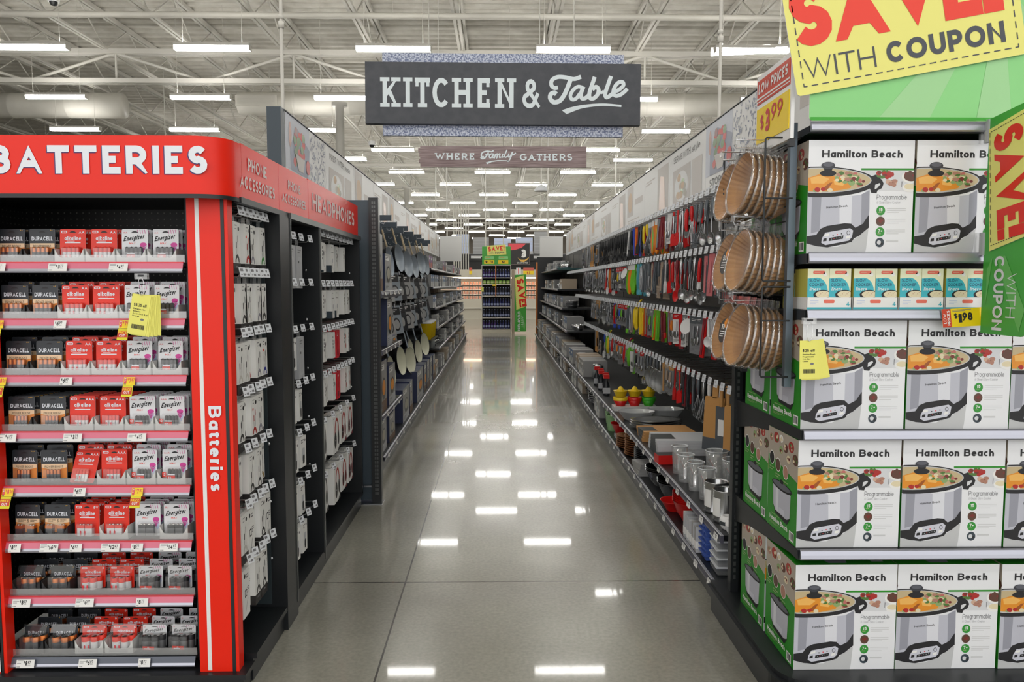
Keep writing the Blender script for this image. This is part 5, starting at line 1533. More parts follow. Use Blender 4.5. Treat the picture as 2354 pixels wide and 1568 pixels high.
mat('sheet', (226, 226, 230), .4)
def violator(loc, w, h, name_label, rz, small=False):
    """green SAVE! WITH COUPON flag that reads top to bottom; local x across, z up, facing -y"""
    t = thing('coupon_flag', name_label, 'sign', loc, rz)
    mb = MB()
    mb.slab([(0, .0)] + arc(w - .025, .025, .025, .025, -90, 0, 4) + arc(w - .025, h * 1.0 + .02 - .025, .025, .025, 0, 80, 4) + [(0, h)], .004, 'sign_green', 'sheet')
    p = Pen(mb, (0, -.0004, 0), (1, 0, 0), (0, 0, 1), .0006)
    p.poly([(w * .3, h * .36), (w * .5, h * .36), (w * .95, h * .12), (w * .85, h * .02), (w * .7, h * .1)], 'ray_dim', 1); p.poly([(w * .1, h * .3), (w * .22, h * .36), (w * .1, h * .14)], 'ray_dim', 1)
    p.text('COUPON', w * .27, h * .36, w * .22, 'sheet', width=h * .34, wt=.22, rot=-90); p.text('WITH', w * .56, h * .28, w * .2, 'sheet', width=h * .2, wt=.1, rot=-90)
    part('flag_board', mb, t)
    mb = MB()
    c = [(w * .05, h * .94), (w * .80, h * .99), (w * .985, h * .45), (w * .17, h * .385)]
    mb.slab([(w * .02, h * .95), (w * .155, h * .385), (w * .985, h * .445), (w * .80, h * .995)], .003, 'coupon_yellow', 'sheet', Matrix.Translation((0, -.004, 0)))
    p = Pen(mb, (0, -.0045, 0), (1, 0, 0), (0, 0, 1), .0005)
    p.text('SAVE!', w * .14, h * .925, w * .62, 'save_red_deep', width=h * .50, wt=.35, rot=-82.5, sp=.015)
    for (a, b), (e, d) in zip(((.055, .935), (.18, .41), (.955, .46), (.785, .975)), ((.18, .41), (.955, .46), (.785, .975), (.055, .935))):
        for i in range(14):
            k0, k1 = i / 14, (i + .6) / 14
            p.line([(w * (a + (e - a) * k0), h * (b + (d - b) * k0)), (w * (a + (e - a) * k1), h * (b + (d - b) * k1))], .0022, 'ink', 1)
    part('coupon_card', mb, t, label='yellow coupon card')
    return t
mat('save_red_deep', (228, 40, 20), .42)
t = violator((1.615, 2.556, 1.336), .226, .705, 'green SAVE WITH COUPON flag standing out from the slow cooker shelves', R(-90))
for z in (.63, .02 + .24):
    mb = MB(); mb.box(-.035, .0, -.012, .012, z, z + .075, 'clear_haze'); mb.box(-.02, .004, -.005, .005, z - .0, z + .075, 'light_grey'); part('clip', mb, t)
coupon_pad('thick yellow $25 off coupon pad hanging before a slow cooker box', (1.034, 2.548, 1.312), 0, '$25 off', ['Hamilton Beach', 'Programmable', '6 qt. Slow', 'Cooker'], .96, -1, 12)
def price_198():
    mb = MB()
    w, h = .14, .062
    mb.slab([(0, 0), (w, 0), (w, h), (0, h)], .001, 'yellow', 'paper')
    p = Pen(mb, (0, -.0003, 0), (1, 0, 0), (0, 0, 1), .0004)
    p.rect(.0, 0, .030, h, 'cut_red', 1); p.text('LOW', .013, .012, .0095, 'paper', width=.034, wt=.2, rot=90); p.text('PRICES', .026, .006, .0095, 'paper', width=.05, wt=.2, rot=90)
    p.text('$', .04, .028, .018, 'ink', wt=.2); p.text('1', .054, .014, .033, 'ink', wt=.26, width=.012); p.text('98', .068, .02, .027, 'ink', wt=.24, width=.034)
    p.scribble(.036, .05, .1, .058, 2, 'grey_ink', 1)
    solo('price_tag', mb, 'yellow LOW PRICES $1.98 tag under the slow cooker liners', 'price tag', None, (1.488, 2.555, 1.354), (R(-8), R(-3), 0))
price_198()
# ------------------------------------------------------------------ side rack with paper liners
def side_rack():
    t = thing('side_rack', 'narrow black wire rack hung on the end display, holding paper liners', 'rack', (0, 0, 0))
    mb = MB(); mb.box(.998, 1.022, 2.665, 2.69, 1.14, 2.05, 'rack_grey'); mb.box(.998, 1.022, 3.14, 3.16, 1.14, 2.05, 'fixture_black'); part('post', mb, t)
    for y, n in ((2.665, 2), (3.15, 2)):
        for z0, z1 in ((2.0, 1.51), (1.49, 1.175)):
            mb = MB(); zm = (z0 + z1) / 2
            mb.tube([(1.01, y, z0), (.916, y, z0), (.912, y, z0 - .006), (.912, y, z1 + .006), (.916, y, z1), (1.01, y, z1)], .0036, 'fixture_black', 6)
            mb.tube([(.912, y, zm + .04), (1.01, y, zm + .04)], .003, 'fixture_black', 6)
            part('wire_guard', mb, t)
    mb = MB()
    for k in range(16): mb.tube([(1.01, 2.68, 1.2 + .052 * k), (1.01, 3.15, 1.2 + .052 * k)], .0025, 'fixture_black', 5, caps=False)
    part('wire_back', mb, t)
mat('rack_grey', (96, 108, 118), .4, .5)
side_rack()
def liners():
    noisy('kraft', (172, 122, 68), (204, 154, 98), 14, .65)
    mat('kraft_dark', (190, 142, 90), .7)
    n = 72
    a, b, dp = .100, .112, .056
    def ringp(k, z, fl):
        return [Vector((a * k * math.cos(2 * math.pi * i / n) * (1 + fl * (1.6 if i % 2 else -1.6)), z, b * k * math.sin(2 * math.pi * i / n) * (1 + fl * (1.6 if i % 2 else -1.6)))) for i in range(n)]
    mb = MB()
    ro, ri, bo = ringp(1, 0, .016), ringp(.66, dp, .008), ringp(.65, dp, 0)
    mb.mesh(ro + ri, [(i, (i + 1) % n, (i + 1) % n + n, i + n) for i in range(n)], 'kraft')
    mb.mesh(bo, [tuple(range(n))[::-1]], 'kraft_dark')
    cup = mb.data('paper_cup')
    mb = MB()
    pr = [(1.06, .002), (1.06, -.004), (1.0, -.006), (.97, -.001)]
    vs = []
    for k, z in pr: vs += [Vector((a * k * math.cos(2 * math.pi * i / 40), z, b * k * math.sin(2 * math.pi * i / 40))) for i in range(40)]
    mb.mesh(vs, [(j * 40 + i, j * 40 + (i + 1) % 40, (j + 1) * 40 + (i + 1) % 40, (j + 1) * 40 + i) for j in range(3) for i in range(40)], 'clear_wrap', True)
    mb.poly([Vector((a * .98 * math.cos(2 * math.pi * i / 40), -.0015, b * .98 * math.sin(2 * math.pi * i / 40))) for i in range(40)][::-1], 'clear')
    vs = []
    for k, z in ((1.06, .002), (.82, dp + .004), (.3, dp + .012)): vs += [Vector((a * k * math.cos(2 * math.pi * i / 40), z, b * k * math.sin(2 * math.pi * i / 40))) for i in range(40)]
    mb.mesh(vs, [(j * 40 + i, j * 40 + (i + 1) % 40, (j + 1) * 40 + (i + 1) % 40, (j + 1) * 40 + i) for j in range(2) for i in range(40)], 'clear', True)
    vs = [Vector((-.05 + .01 * i, -.002 + .006 * (i % 2), b * 1.02 + (.03 if j else 0))) for j in (0, 1) for i in range(11)]
    mb.mesh(vs, [(i, i + 1, i + 12, i + 11) for i in range(10)], 'clear_wrap')
    wrap = mb.data('clear_wrap')
    mb = MB()
    p = Pen(mb, (-.05, -.0025, -.04), (1, 0, 0), (0, 0, 1), .0003)
    p.poly(arc(.06, .04, .045, .05, 0, 360, 20)[:-1], 'label_char', 1); p.ell(.075, .07, .022, .02, 'orange_food', 2)
    p.text('50', .035, .045, .02, 'paper', wt=.2, l=3); p.scribble(.03, .01, .085, .038, 3, 'paper', 3)
    sticker = mb.data('sticker')
    rows = (('top', 1.862), ('middle', 1.588), ('lowest', 1.315))
    for r, (rn, z) in enumerate(rows):
        for col, (y, x0, m, kn) in enumerate(((2.80, .868, 6, 'near'), (3.06, .895, 4, 'far'))):
            for k in range(m):
                lab = 'brown fluted paper liners in clear wrap, %s row, %s stack, %s from front' % (rn, kn, ORD[k])
                t = thing('liner_pack', lab, 'baking liners', (x0 + .025 * k, y, z - .004 * k), 0, 'wrapped paper slow cooker liners', rot=(R(-12 + k), 0, R(-90 + 6 - 2 * k)))
                part('paper_cup', cup, t); part('clear_wrap', wrap, t)
                if k == 0 and r > 0 and col == 1: part('sticker', sticker, t, label='dark round sticker')
            pk = thing('peg_hook', 'chrome peg hook carrying the %s row, %s stack of paper liners' % (rn, kn), 'peg hook', (x0 - .02, y, z + .125), LEFT, 'peg hooks of the liner rack')
            mb = MB(); mb.tube([(0, 0, .012), (0, .004, 0), (0, .15, 0)], .0025, 'chrome', 6); mb.tube([(0, 0, .03), (0, .15, .03)], .0025, 'chrome', 6); part('prong', mb, pk)
            mb = MB(); mb.box(-.02, .02, -.003, 0, .012, .035, 'clear_haze'); part('price_holder', mb, pk)
mat('label_char', (66, 62, 60), .5); mat('orange_food', (236, 150, 40), .45)
liners()
def low_price_sign():
    t = thing('price_sign', 'framed LOW PRICES $3.99 sign above the paper liners', 'sign', (.97, 2.935, 2.02), R(-90))
    w, h = .335, .25
    mb = MB(); mb.box(-.006, w + .006, 0, .012, -.035, h, 'white'); mb.box(.0, .02, .0, .02, -.06, -.035, 'fixture_black'); mb.box(w - .02, w, .0, .02, -.06, -.035, 'fixture_black')
    part('frame', mb, t)
    mb = MB(); mb.box(.006, w - .006, -.003, 0, .0, .128, 'yellow')
    p = Pen(mb, (0, -.0034, 0), (1, 0, 0), (0, 0, 1), .0005)
    p.text('$', .05, .045, .055, 'price_red', wt=.16); p.text('3', .10, .03, .08, 'price_red', wt=.22, width=.05); p.text('99', .165, .058, .058, 'price_red', wt=.16, width=.11)
    part('price_card', mb, t, label='yellow card with red $3.99')
    mb = MB(); mb.box(.004, w - .004, -.002, 0, .145, .232, 'cut_red')
    p = Pen(mb, (0, -.0024, 0), (1, 0, 0), (0, 0, 1), .0005)
    p.text('LOW PRICES', .02, .182, .036, 'paper', width=.29, wt=.22, shear=.12); p.rect(.004, .163, w - .004, .169, 'paper', 1); p.rect(.004, .152, w - .004, .156, 'paper', 1)
    part('banner_strip', mb, t, label='red strip reading LOW PRICES')
mat('price_red', (200, 30, 30), .4)
low_price_sign()
# ------------------------------------------------------------------ the two kitchen aisle runs
def run_frame(side, y0, y1, lip, back, name_label, z_low):
    """side -1 left, +1 right: base, back panel, uprights, lips"""
    s = side
    t = thing('gondola_shelving', name_label, 'shelving', (0, 0, 0))
    def B(mb, xa, xb, ya, yb, za, zb, m, **k):
        mb.box(min(s * xa, s * xb), max(s * xa, s * xb), ya, yb, za, zb, m, **k)
    mb = MB(); B(mb, lip + .03, back, y0, y1, 0, .1, 'fixture_black'); B(mb, lip + .005, back, y0, y1, .1, .122, 'fixture_black'); part('base', mb, t)
    mb = MB(); B(mb, back, back + .03, y0, y1, .1, 2.24, 'back_taupe')
    n = int((y1 - y0) / 1.22)
    for i in range(n + 1): B(mb, back - .006, back + .0, y0 + 1.22 * i, y0 + 1.22 * i + .03, .1, 2.24, 'fixture_black')
    part('back_panel', mb, t)
    def lipstrip(z, x, ya, yb, parent, h=.032):
        mb = MB()
        pr = [(x + .012, z + .004), (x, z), (x - .006, z - h * .5), (x - .002, z - h), (x + .012, z - h)]
        k = len(pr)
        mb.mesh([(s * a, y, b) for y in (ya, yb) for a, b in pr], [(i, i + k, i + k + 1, i + 1) if s < 0 else (i + 1, i + k + 1, i + k, i) for i in range(k - 1)] + [tuple(range(k))], 'lip_grey')
        mb.tube([(s * (x - .001), ya, z + .003), (s * (x - .001), yb, z + .003)], .003, 'steel', 5)
        part('label_strip', mb, parent, label='grey label strip')
    lipstrip(.122, lip + .005, y0, y1, t)
    return t, lipstrip, B
mat('back_taupe', (58, 55, 52), .6); mat('lip_grey', (98, 98, 112), .35, .3); mat('banner_white', (222, 222, 220), .45); mat('banner_grey', (196, 200, 210), .5); mat('banner_blue', (150, 155, 172), .5); mat('faint', (198, 192, 186), .5); mat('faint2', (178, 174, 160), .5)
mat('tomato', (196, 54, 48), .45); mat('bread', (206, 176, 140), .5); mat('banner_ink', (112, 110, 108), .5); mat('banner_edge', (34, 36, 40), .4)
def banner_print(p, w, h, kind, big):
    q = random.Random(kind * 7 + 1)
    if kind == 0:     # berries in a bowl, patterned strip, words below
        p.rect(0, h * .3, w * .55, h, 'banner_grey', 1); p.poly([(w * .1, h * .3), (w * .5, h * .3), (w * .55, h * .7), (w * .25, h * .9), (w * .1, h * .6)], 'banner_blue', 2)
        for k in range(26): p.ell(w * (.3 + q.uniform(-.11, .11)), h * (.62 + q.uniform(-.2, .22)), w * .035, h * .06, q.choice(['tomato', 'tomato', 'berry2', 'leaf']), 3 + .05 * k, 9)
        p.poly([(w * .2, h * .55), (w * .42, h * .52), (w * .38, h * .34), (w * .27, h * .34)], 'faint', 6); p.ell(w * .5, h * .45, w * .05, h * .1, 'tomato', 6, 12)
        p.ell(w * .1, h * .75, w * .03, h * .17, 'nut', 3, 10)
        for k in range(150): 
            x, y = q.uniform(.57, .97), q.uniform(.3, .98); a = q.uniform(0, 6.3)
            p.poly([(w * x + .018 * math.cos(a + b), h * y + .018 * math.sin(a + b)) for b in (0, .5, 2.6, 3.4)], 'banner_blue', 1 + .01 * k)
        if big < 0: p.text('STORE & KEEP', w * .12, h * .12, h * .1, 'banner_ink', width=w * .58, wt=.16, slab=.5); p.text('fresh', w * .73, h * .12, h * .1, 'banner_ink', width=w * .2, wt=.14, shear=.2)
        else: p.text('STORE', w * .1, h * .15, h * .1, 'banner_ink', width=w * .3, wt=.16, slab=.5); p.scribble(w * .1, h * .03, w * .5, h * .12, 1, 'banner_ink')
    elif kind in (1, 4):
        if kind == 1:
            p.text('PREP WITH' if big < 0 else 'SERVE WITH', w * .12, h * .8, h * .1, 'banner_ink', width=w * .5, wt=.14, slab=.5); p.text('ease' if big < 0 else 'style', w * .66, h * .8, h * .1, 'banner_ink', width=w * .2, wt=.12, shear=.2)
        else: p.scribble(w * .12, h * .8, w * .8, h * .88, 1, 'faint')
        p.rect(w * .1, h * .08, w * .62, h * .68, 'faint', 1); p.ell(w * .36, h * .38, w * .2, h * .24, 'banner_white', 2, 20)
        for k in range(14): p.ell(w * (.36 + q.uniform(-.12, .12)), h * (.38 + q.uniform(-.15, .15)), w * .05, h * .06, q.choice(['leaf2', 'bread', 'nut2', 'faint2']), 3 + .05 * k, 9)
        p.rect(w * .66, h * .08, w * .92, h * .68, 'faint', 1)
    elif kind == 2:
        p.rect(w * .08, h * .3, w * .42, h * .96, 'faint', 1); p.ell(w * .25, h * .6, w * .12, h * .22, 'bread', 2, 16); p.rect(w * .5, h * .5, w * .9, h * .62, 'faint', 1); p.scribble(w * .12, h * .12, w * .75, h * .22, 2, 'faint')
    else:
        p.rect(w * .55, h * .1, w * .95, h * .9, 'faint', 1); p.poly([(w * .6, h * .1), (w * .85, h * .1), (w * .8, h * .7), (w * .65, h * .75)], 'nut2', 2); p.scribble(w * .06, h * .7, w * .45, h * .8, 2, 'faint')
def banners(side, y0, n, x, lab):
    L = 1.42
    z0, z1 = 2.24, 2.862
    for i in range(n):
        t = thing('banner_panel', 'white kitchen banner panel on the %s run, %s from the near end' % (lab, ORD[i]), 'banner', (0, 0, 0), 0, 'banner panels over the %s run' % lab)
        a, b = y0 + L * i, y0 + L * (i + 1) - .004
        mb = MB(); xx = sorted((side * x, side * (x + .03))); mb.box(xx[0], xx[1], a, b, z0, z1, 'banner_white')
        if side < 0: p = Pen(mb, (-x + .0004, a, z0), (0, 1, 0), (0, 0, 1), .0008)
        else: p = Pen(mb, (x - .0004, b, z0), (0, -1, 0), (0, 0, 1), .0008)
        banner_print(p, L - .004, z1 - z0, ((0, 1, 2, 3) if side < 0 else (2, 0, 1, 3))[i] if i < 4 else (4, 2, 3)[i % 3], side)
        part('panel', mb, t)
        mb = MB(); mb.tube([(side * x, a, z1 + .004), (side * x, b, z1 + .004)], .008, 'banner_edge', 6); part('top_edge', mb, t)
def left_run():
    t, lipstrip, B = run_frame(-1, 6.06, 21.85, .91, 1.66, 'long black shelving run of cookware along the left side of the aisle', .3)
    # near bay of boxed cookware: three shelves
    for z in (.45, .97, 1.44):
        mb = MB(); B(mb, .93, 1.66, 6.06, 7.28, z - .03, z, 'fixture_black'); sh = part('shelf', mb, t)
        lipstrip(z, .925, 6.06, 7.28, sh, .036 if z < 1.4 else .05)
    # far bays
    for k, z in enumerate((.48, .8, 1.12, 1.45, 1.75)):
        mb = MB(); B(mb, .96 + .03 * k, 1.66, 12.2, 21.8, z - .03, z, 'fixture_black'); sh = part('shelf', mb, t)
        lipstrip(z, .955 + .03 * k, 12.2, 21.8, sh)
    mb = MB(); mb.box(-1.66, -.98, 11.0, 12.19, .665, .695, 'fixture_black'); part('shelf', mb, t)
    mb = MB(); mb.box(-1.80, -1.69, 6.1, 6.2, 0.1, 2.87, 'panel_slate'); part('end_post', mb, t)
    banners(-1, 6.21, 11, 1.69, 'left')
left_run()
def flag_boards():
    for nm, x0, x1, lb in (('l', -1.68, -1.07, 'plain white flag board at the far end of the left run'), ('r', 1.15, 1.80, 'plain white flag board at the far end of the right run')):
        mb = MB(); mb.box(x0, x1, 21.95, 21.97, 2.14, 2.82, 'banner_white'); mb.box(x0 - .005, x1 + .005, 21.94, 21.98, 2.82, 2.84, 'white'); mb.tube([((x0 + x1) / 2 - .1, 21.96, 2.83), ((x0 + x1) / 2 - .1, 21.96, 7.5)], .02, 'steel_white', 6)
        solo('flag_board', mb, lb, 'sign', None)
flag_boards()
# ------------------------------------------------------------------ cookware on the left run
mat('pan_grey', (150, 160, 170), .3, .2); mat('pan_black', (34, 37, 42), .35); mat('pan_cream', (206, 206, 184), .3); mat('handle_tan', (176, 158, 128), .4); mat('navy_box', (48, 56, 88), .45); mat('photo_grey', (158, 158, 158), .45); mat('photo_brown', (120, 92, 72), .5)
def pan(face, r=.15):
    key = ('pan', face, r)
    if key in AB: return AB[key]
    M = Matrix.Rotation(R(90), 4, 'X')      # open side towards -y
    mb = MB(); mb.lathe([(0, .0), (r * .8, .0), (r * .88, -.006), (r, .04), (r * 1.01, .042), (r * .99, .043)], 'pan_black', 28, M, caps=False)
    bowl = mb.data('pan_body')
    mb = MB(); mb.lathe([(r * .985, .042), (r * .86, -.002 + .006), (0, .005)], face, 28, M, caps=False)
    inn = mb.data('pan_inside')
    mb = MB(); mb.tube([(0, -.03, r * .98), (0, -.02, r + .06), (0, -.005, r + .17)], [.010, .009, .011], 'handle_tan' if face != 'pan_cream' else 'pan_grey', 8)
    mb.tube([(x, -.004, r + .185 + z) for x, z in arc(0, 0, .014, .016, 0, 330, 10)], .003, 'steel', 5)
    AB[key] = (bowl, inn, mb.data('handle'))
    return AB[key]
def left_goods():
    # boxed pans in the near bay
    def photo_box(w, h, d, k):
        key = ('pbox', w, h, d, k)
        if key in AB: return AB[key]
        mb = MB(); mb.box(-w / 2, w / 2, 0, d, 0, h, 'navy_box', front='photo_grey')
        p = Pen(mb, (-w / 2, -.0003, 0), (1, 0, 0), (0, 0, 1), .0005); q = random.Random(k)
        p.rect(w * .08, h * .82, w * .6, h * .93, 'paper', 1); p.scribble(w * .1, h * .845, w * .5, h * .905, 2, 'ink')
        p.rect(w * .0, 0, w, h * .22, 'photo_brown' if k % 2 else 'light_grey', 1); p.ell(w * .52, h * .45, w * .3, h * .22, 'pan_black', 2, 20); p.ell(w * .52, h * .47, w * .24, h * .15, 'faint2' if k % 3 else 'orange_food', 3, 18); p.rect(w * .1, h * .28, w * .2, h * .6, 'pan_grey', 2)
        p.scribble(w * .1, h * .05, w * .5, h * .16, 3, 'grey_ink', 2)
        AB[key] = mb.data('cookware_box'); return AB[key]
    G_ = 'boxed cookware on the left run'
    for i, (w, h, d, y, z, lb, k) in enumerate((
        (.36, .47, .3, 6.30, 1.441, 'tall grey cookware box on the top shelf beside the slotted upright', 1), (.38, .32, .3, 6.80, 1.441, 'shorter cookware box with a black pan on the top shelf, beside the taller', 2),
        (.32, .40, .3, 6.72, .971, 'leaning dark cookware box on the shelf second from the top', 0), (.3, .06, .3, 6.98, .971, 'flat grey box lying on the shelf second from the top', 3),
        (.36, .42, .3, 6.32, .451, 'tall grey cookware box on the third shelf beside the slotted upright', 3), (.4, .34, .3, 6.82, .451, 'grey cookware box with orange picture on the third shelf', 0),
        (.34, .29, .3, 6.28, .123, 'tall narrow cookware box on the base shelf beside the slotted upright', 2), (.36, .24, .3, 6.80, .123, 'lower cookware box on the base shelf with a food picture', 5),
        (.52, .33, .34, 7.82, .123, 'navy cookware box on the base deck with printed pan set', 2), (.26, .34, .34, 8.28, .123, 'navy cookware box on the base deck, next to the printed pan set', 1), (.72, .36, .34, 9.25, .123, 'widest navy box on the base deck below the cream pans', 0),
        (.34, .36, .34, 9.88, .123, 'navy base box, first of four slim ones below the pans', 3), (.34, .36, .34, 10.3, .123, 'navy base box, second of four slim ones below the pans', 1), (.34, .37, .34, 10.74, .123, 'navy base box, third of four slim ones below the pans', 2), (.34, .35, .34, 11.2, .123, 'navy base box, last of four slim ones below the pans', 3))):
        solo('cookware_box', photo_box(w, h, d, k), lb, 'box', G_, (-.955 - (.02 if z > 1 else 0), y, z), (0, 0, RIGHT))
    # display arms with hanging pans
    am = MB(); am.box(-.02, .02, 0, .6, -.025, .025, 'panel_slate'); am.box(-.02, .02, -.004, 0, -.03, .03, 'panel_slate')
    ah = MB(); 
    for k in range(3): ah.tube([(0, .1 + .2 * k, -.02), (0, .1 + .2 * k, -.05), (0, .07 + .2 * k, -.06), (0, .06 + .2 * k, -.04)], .003, 'steel', 5)
    am, ah = am.data('arm'), ah.data('hook')
    for k in range(10):
        y = 7.55 + .48 * k
        t = thing('display_bar', 'dark slate display bar above the frying pans, %s from the near end' % ORD[k], 'display bar', (-1.05 - .01 * (k % 2), y, 2.14 - .03 * (k % 3)), RIGHT, 'display bars over the pans')
        part('arm', am, t); part('hook', ah, t)
    rows = [('top', 2.06, 'pan_grey', 8, 7.75, .50, .15, 'dark grey'), ('lowest', .96, 'pan_cream', 6, 7.75, .58, .155, 'cream-lined')]
    for rn, z, face, n, y0, dy, r, ad in rows:
        for k in range(n):
            b, i, h = pan(face, r)
            t = thing('frying_pan', '%s frying pan hanging on the %s row, %s from the near end' % (ad, rn, ORD[k]), 'frying pan', (-1.13 + .03 * (k % 3), y0 + dy * k, z - r - .19 + (.05 * (k % 2))), 0, 'frying pans on the %s row' % rn,
                      rot=(R(-8), 0, RIGHT - R(6 + 5 * (k % 3))))
            part('pan_body', b, t); part('pan_inside', i, t, label=ad + ' inside'); part('handle', h, t)
    # carded griddles and lids between
    for rr, (z, rn) in enumerate(((1.62, 'upper'), (1.27, 'lower'))):
        for k in range(9):
            key = ('card', k % 3)
            if key not in AB:
                mb = MB(); mb.box(-.13, .13, 0, .012, -.30, 0, ('photo_grey', 'pan_grey', 'pan_black')[k % 3])
                p = Pen(mb, (-.13, -.0003, -.30), (1, 0, 0), (0, 0, 1), .0005); p.rect(.02, .2, .24, .28, 'ink', 1); p.scribble(.04, .22, .18, .26, 2, 'paper', 2); p.ell(.13, .1, .08, .07, 'pan_black', 1, 16); p.ell(.13, .1, .06, .05, 'photo_grey', 2, 16)
                mb2 = MB(); mb2.tube([(0, -.006, -.02), (0, -.012, .1)], .012, 'steel', 8); mb2.box(-.016, .016, -.02, -.004, .02, .05, 'chrome')
                AB[key] = (mb.data('griddle_card'), mb2.data('handle'))
            c, h = AB[key]
            t = thing('carded_griddle', '%s carded griddle pan hanging on the %s middle row, %s from the near end' % (('grey', 'slate', 'black')[k % 3], rn, ORD[k]), 'griddle', (-1.12, 7.6 + .5 * k + .1 * rr, z), 0, 'carded griddles of the left run', rot=(R(-10), 0, RIGHT - R(14 + 6 * (k % 2))))
            part('griddle_card', c, t); part('handle', h, t)
    mb = MB(); mb.lathe([(.07, 0), (.085, .22), (.08, .23)], 'yellow_clear', 14); jm = mb.data('jar_body'); mb = MB(); mb.lathe([(.086, .23), (.086, .25), (0, .255)], 'light_grey', 14); lm = mb.data('lid')
    for k in range(4):
        t = thing('storage_jar', 'yellow storage jar beyond the cream pans, %s along' % ORD[k], 'jar', (-1.06, 11.15 + .24 * k, .7), 0, 'yellow jars on the left run'); part('jar_body', jm, t); part('lid', lm, t)
mat('yellow_clear', (206, 176, 20), .15, 0, 0, .3)
left_goods()

# ------------------------------------------------------------------ small goods for the far shelves of both runs
mat('foil', (190, 192, 196), .24, .9); mat('purple', (128, 62, 150), .45); mat('coral_box', (206, 96, 84), .45); mat('blue_box', (86, 120, 168), .45); mat('teal_dark', (40, 84, 86), .4); mat('beige_box', (176, 160, 140), .5); mat('jar_glass', (196, 202, 204), .1, 0, 0, .55)
def goods():
    out = {}
    mb = MB()
    for k in range(4): mb.lathe([(.09, .026 * k), (.12, .026 * k + .05), (.128, .026 * k + .052), (.126, .026 * k + .047), (.088, .026 * k + .006)], 'foil', 14, sx=1.2)
    out['foil_pan_stack'] = (mb.data('foil_pan_stack'), .27, .14, 'silver foil pan stack')
    for nm, c, l in (('bakeware_box', 'photo_grey', 'grey bakeware box'), ('picture_box', 'blue_box', 'blue-white kitchen box'), ('beige_carton', 'beige_box', 'beige kitchen carton'), ('purple_box', 'purple', 'purple-and-red box')):
        mb = MB(); w, h = .26, .2; mb.box(-w / 2, w / 2, 0, .3, 0, h, 'photo_grey' if nm != 'beige_carton' else 'beige_box', front=c); p = Pen(mb, (-w / 2, -.0004, 0), (1, 0, 0), (0, 0, 1), .0006)
        p.rect(0, 0, w, h * .45, 'paper' if nm != 'purple_box' else 'coral_box', 1); p.ell(w * .5, h * .4, w * .25, h * .2, 'pan_grey' if nm != 'purple_box' else 'c_red', 2, 14); p.rect(w * .1, h * .7, w * .7, h * .85, 'paper', 2)
        out[nm] = (mb.data(nm), .28, .2, l)
    mb = MB(); mb.lathe([(.06, 0), (.065, .01), (.065, .13), (.05, .15)], 'jar_glass', 12); mb.lathe([(.052, .15), (.054, .175), (0, .178)], 'steel', 12)
    out['glass_jar'] = (mb.data('glass_jar'), .15, .18, 'lidded glass jar')
    mb = MB(); mb.lathe([(.07, 0), (.11, .09), (.106, .09), (.066, .006)], 'chrome', 14)
    out['mixing_bowl'] = (mb.data('mixing_bowl'), .25, .1, 'shiny mixing bowl')
    return out
GOODS = goods()
GN = list(GOODS)
FAR_N = {}
def fill(side, y0, y1, z, x, run, shelf, kinds, seed, gap=.03, tilt=0):
    q = random.Random(seed)
    y = y0; k = 0
    while y < y1 - .2:
        nm = kinds[(k // 2 + seed) % len(kinds)] if kinds[0] != 'mix' else q.choice(GN)
        me, w, h, l = GOODS[nm]
        FAR_N[(run, shelf, nm)] = FAR_N.get((run, shelf, nm), 0) + 1
        lb = '%s %s along the %s run, %s' % (ORD[FAR_N[(run, shelf, nm)] - 1], l, run, shelf)
        solo(nm, me, lb, 'kitchenware', '%ss on the %s run, %s' % (l, run, shelf), (side * (x + q.uniform(0, .03) + (.13 if nm in ('foil_pan_stack', 'glass_jar', 'mixing_bowl') else 0)), y + w / 2, z + .001), (R(tilt), 0, LEFT if side > 0 else RIGHT))
        y += w + gap; k += 1
SH = ['base deck', 'shelf above the base', 'third shelf up', 'fourth shelf up', 'fifth shelf up', 'highest shelf']
fill(-1, 12.3, 21.8, .8, .99, 'left', SH[2], ['foil_pan_stack', 'bakeware_box', 'foil_pan_stack', 'glass_jar'], 1)
fill(-1, 12.3, 21.8, 1.12, 1.03, 'left', SH[3], ['glass_jar', 'foil_pan_stack', 'picture_box', 'foil_pan_stack'], 2)
fill(-1, 12.3, 21.8, 1.45, 1.06, 'left', SH[4], ['picture_box', 'picture_box', 'foil_pan_stack', 'bakeware_box'], 0)
fill(-1, 12.3, 21.8, 1.75, 1.09, 'left', SH[5], ['purple_box', 'bakeware_box', 'foil_pan_stack', 'foil_pan_stack', 'foil_pan_stack'], 0)
fill(-1, 12.3, 21.8, .48, .97, 'left', SH[1], ['bakeware_box', 'glass_jar', 'mixing_bowl', 'foil_pan_stack'], 1)
fill(-1, 11.5, 21.8, .123, .95, 'left', SH[0], ['mixing_bowl', 'bakeware_box', 'foil_pan_stack', 'beige_carton'], 3)
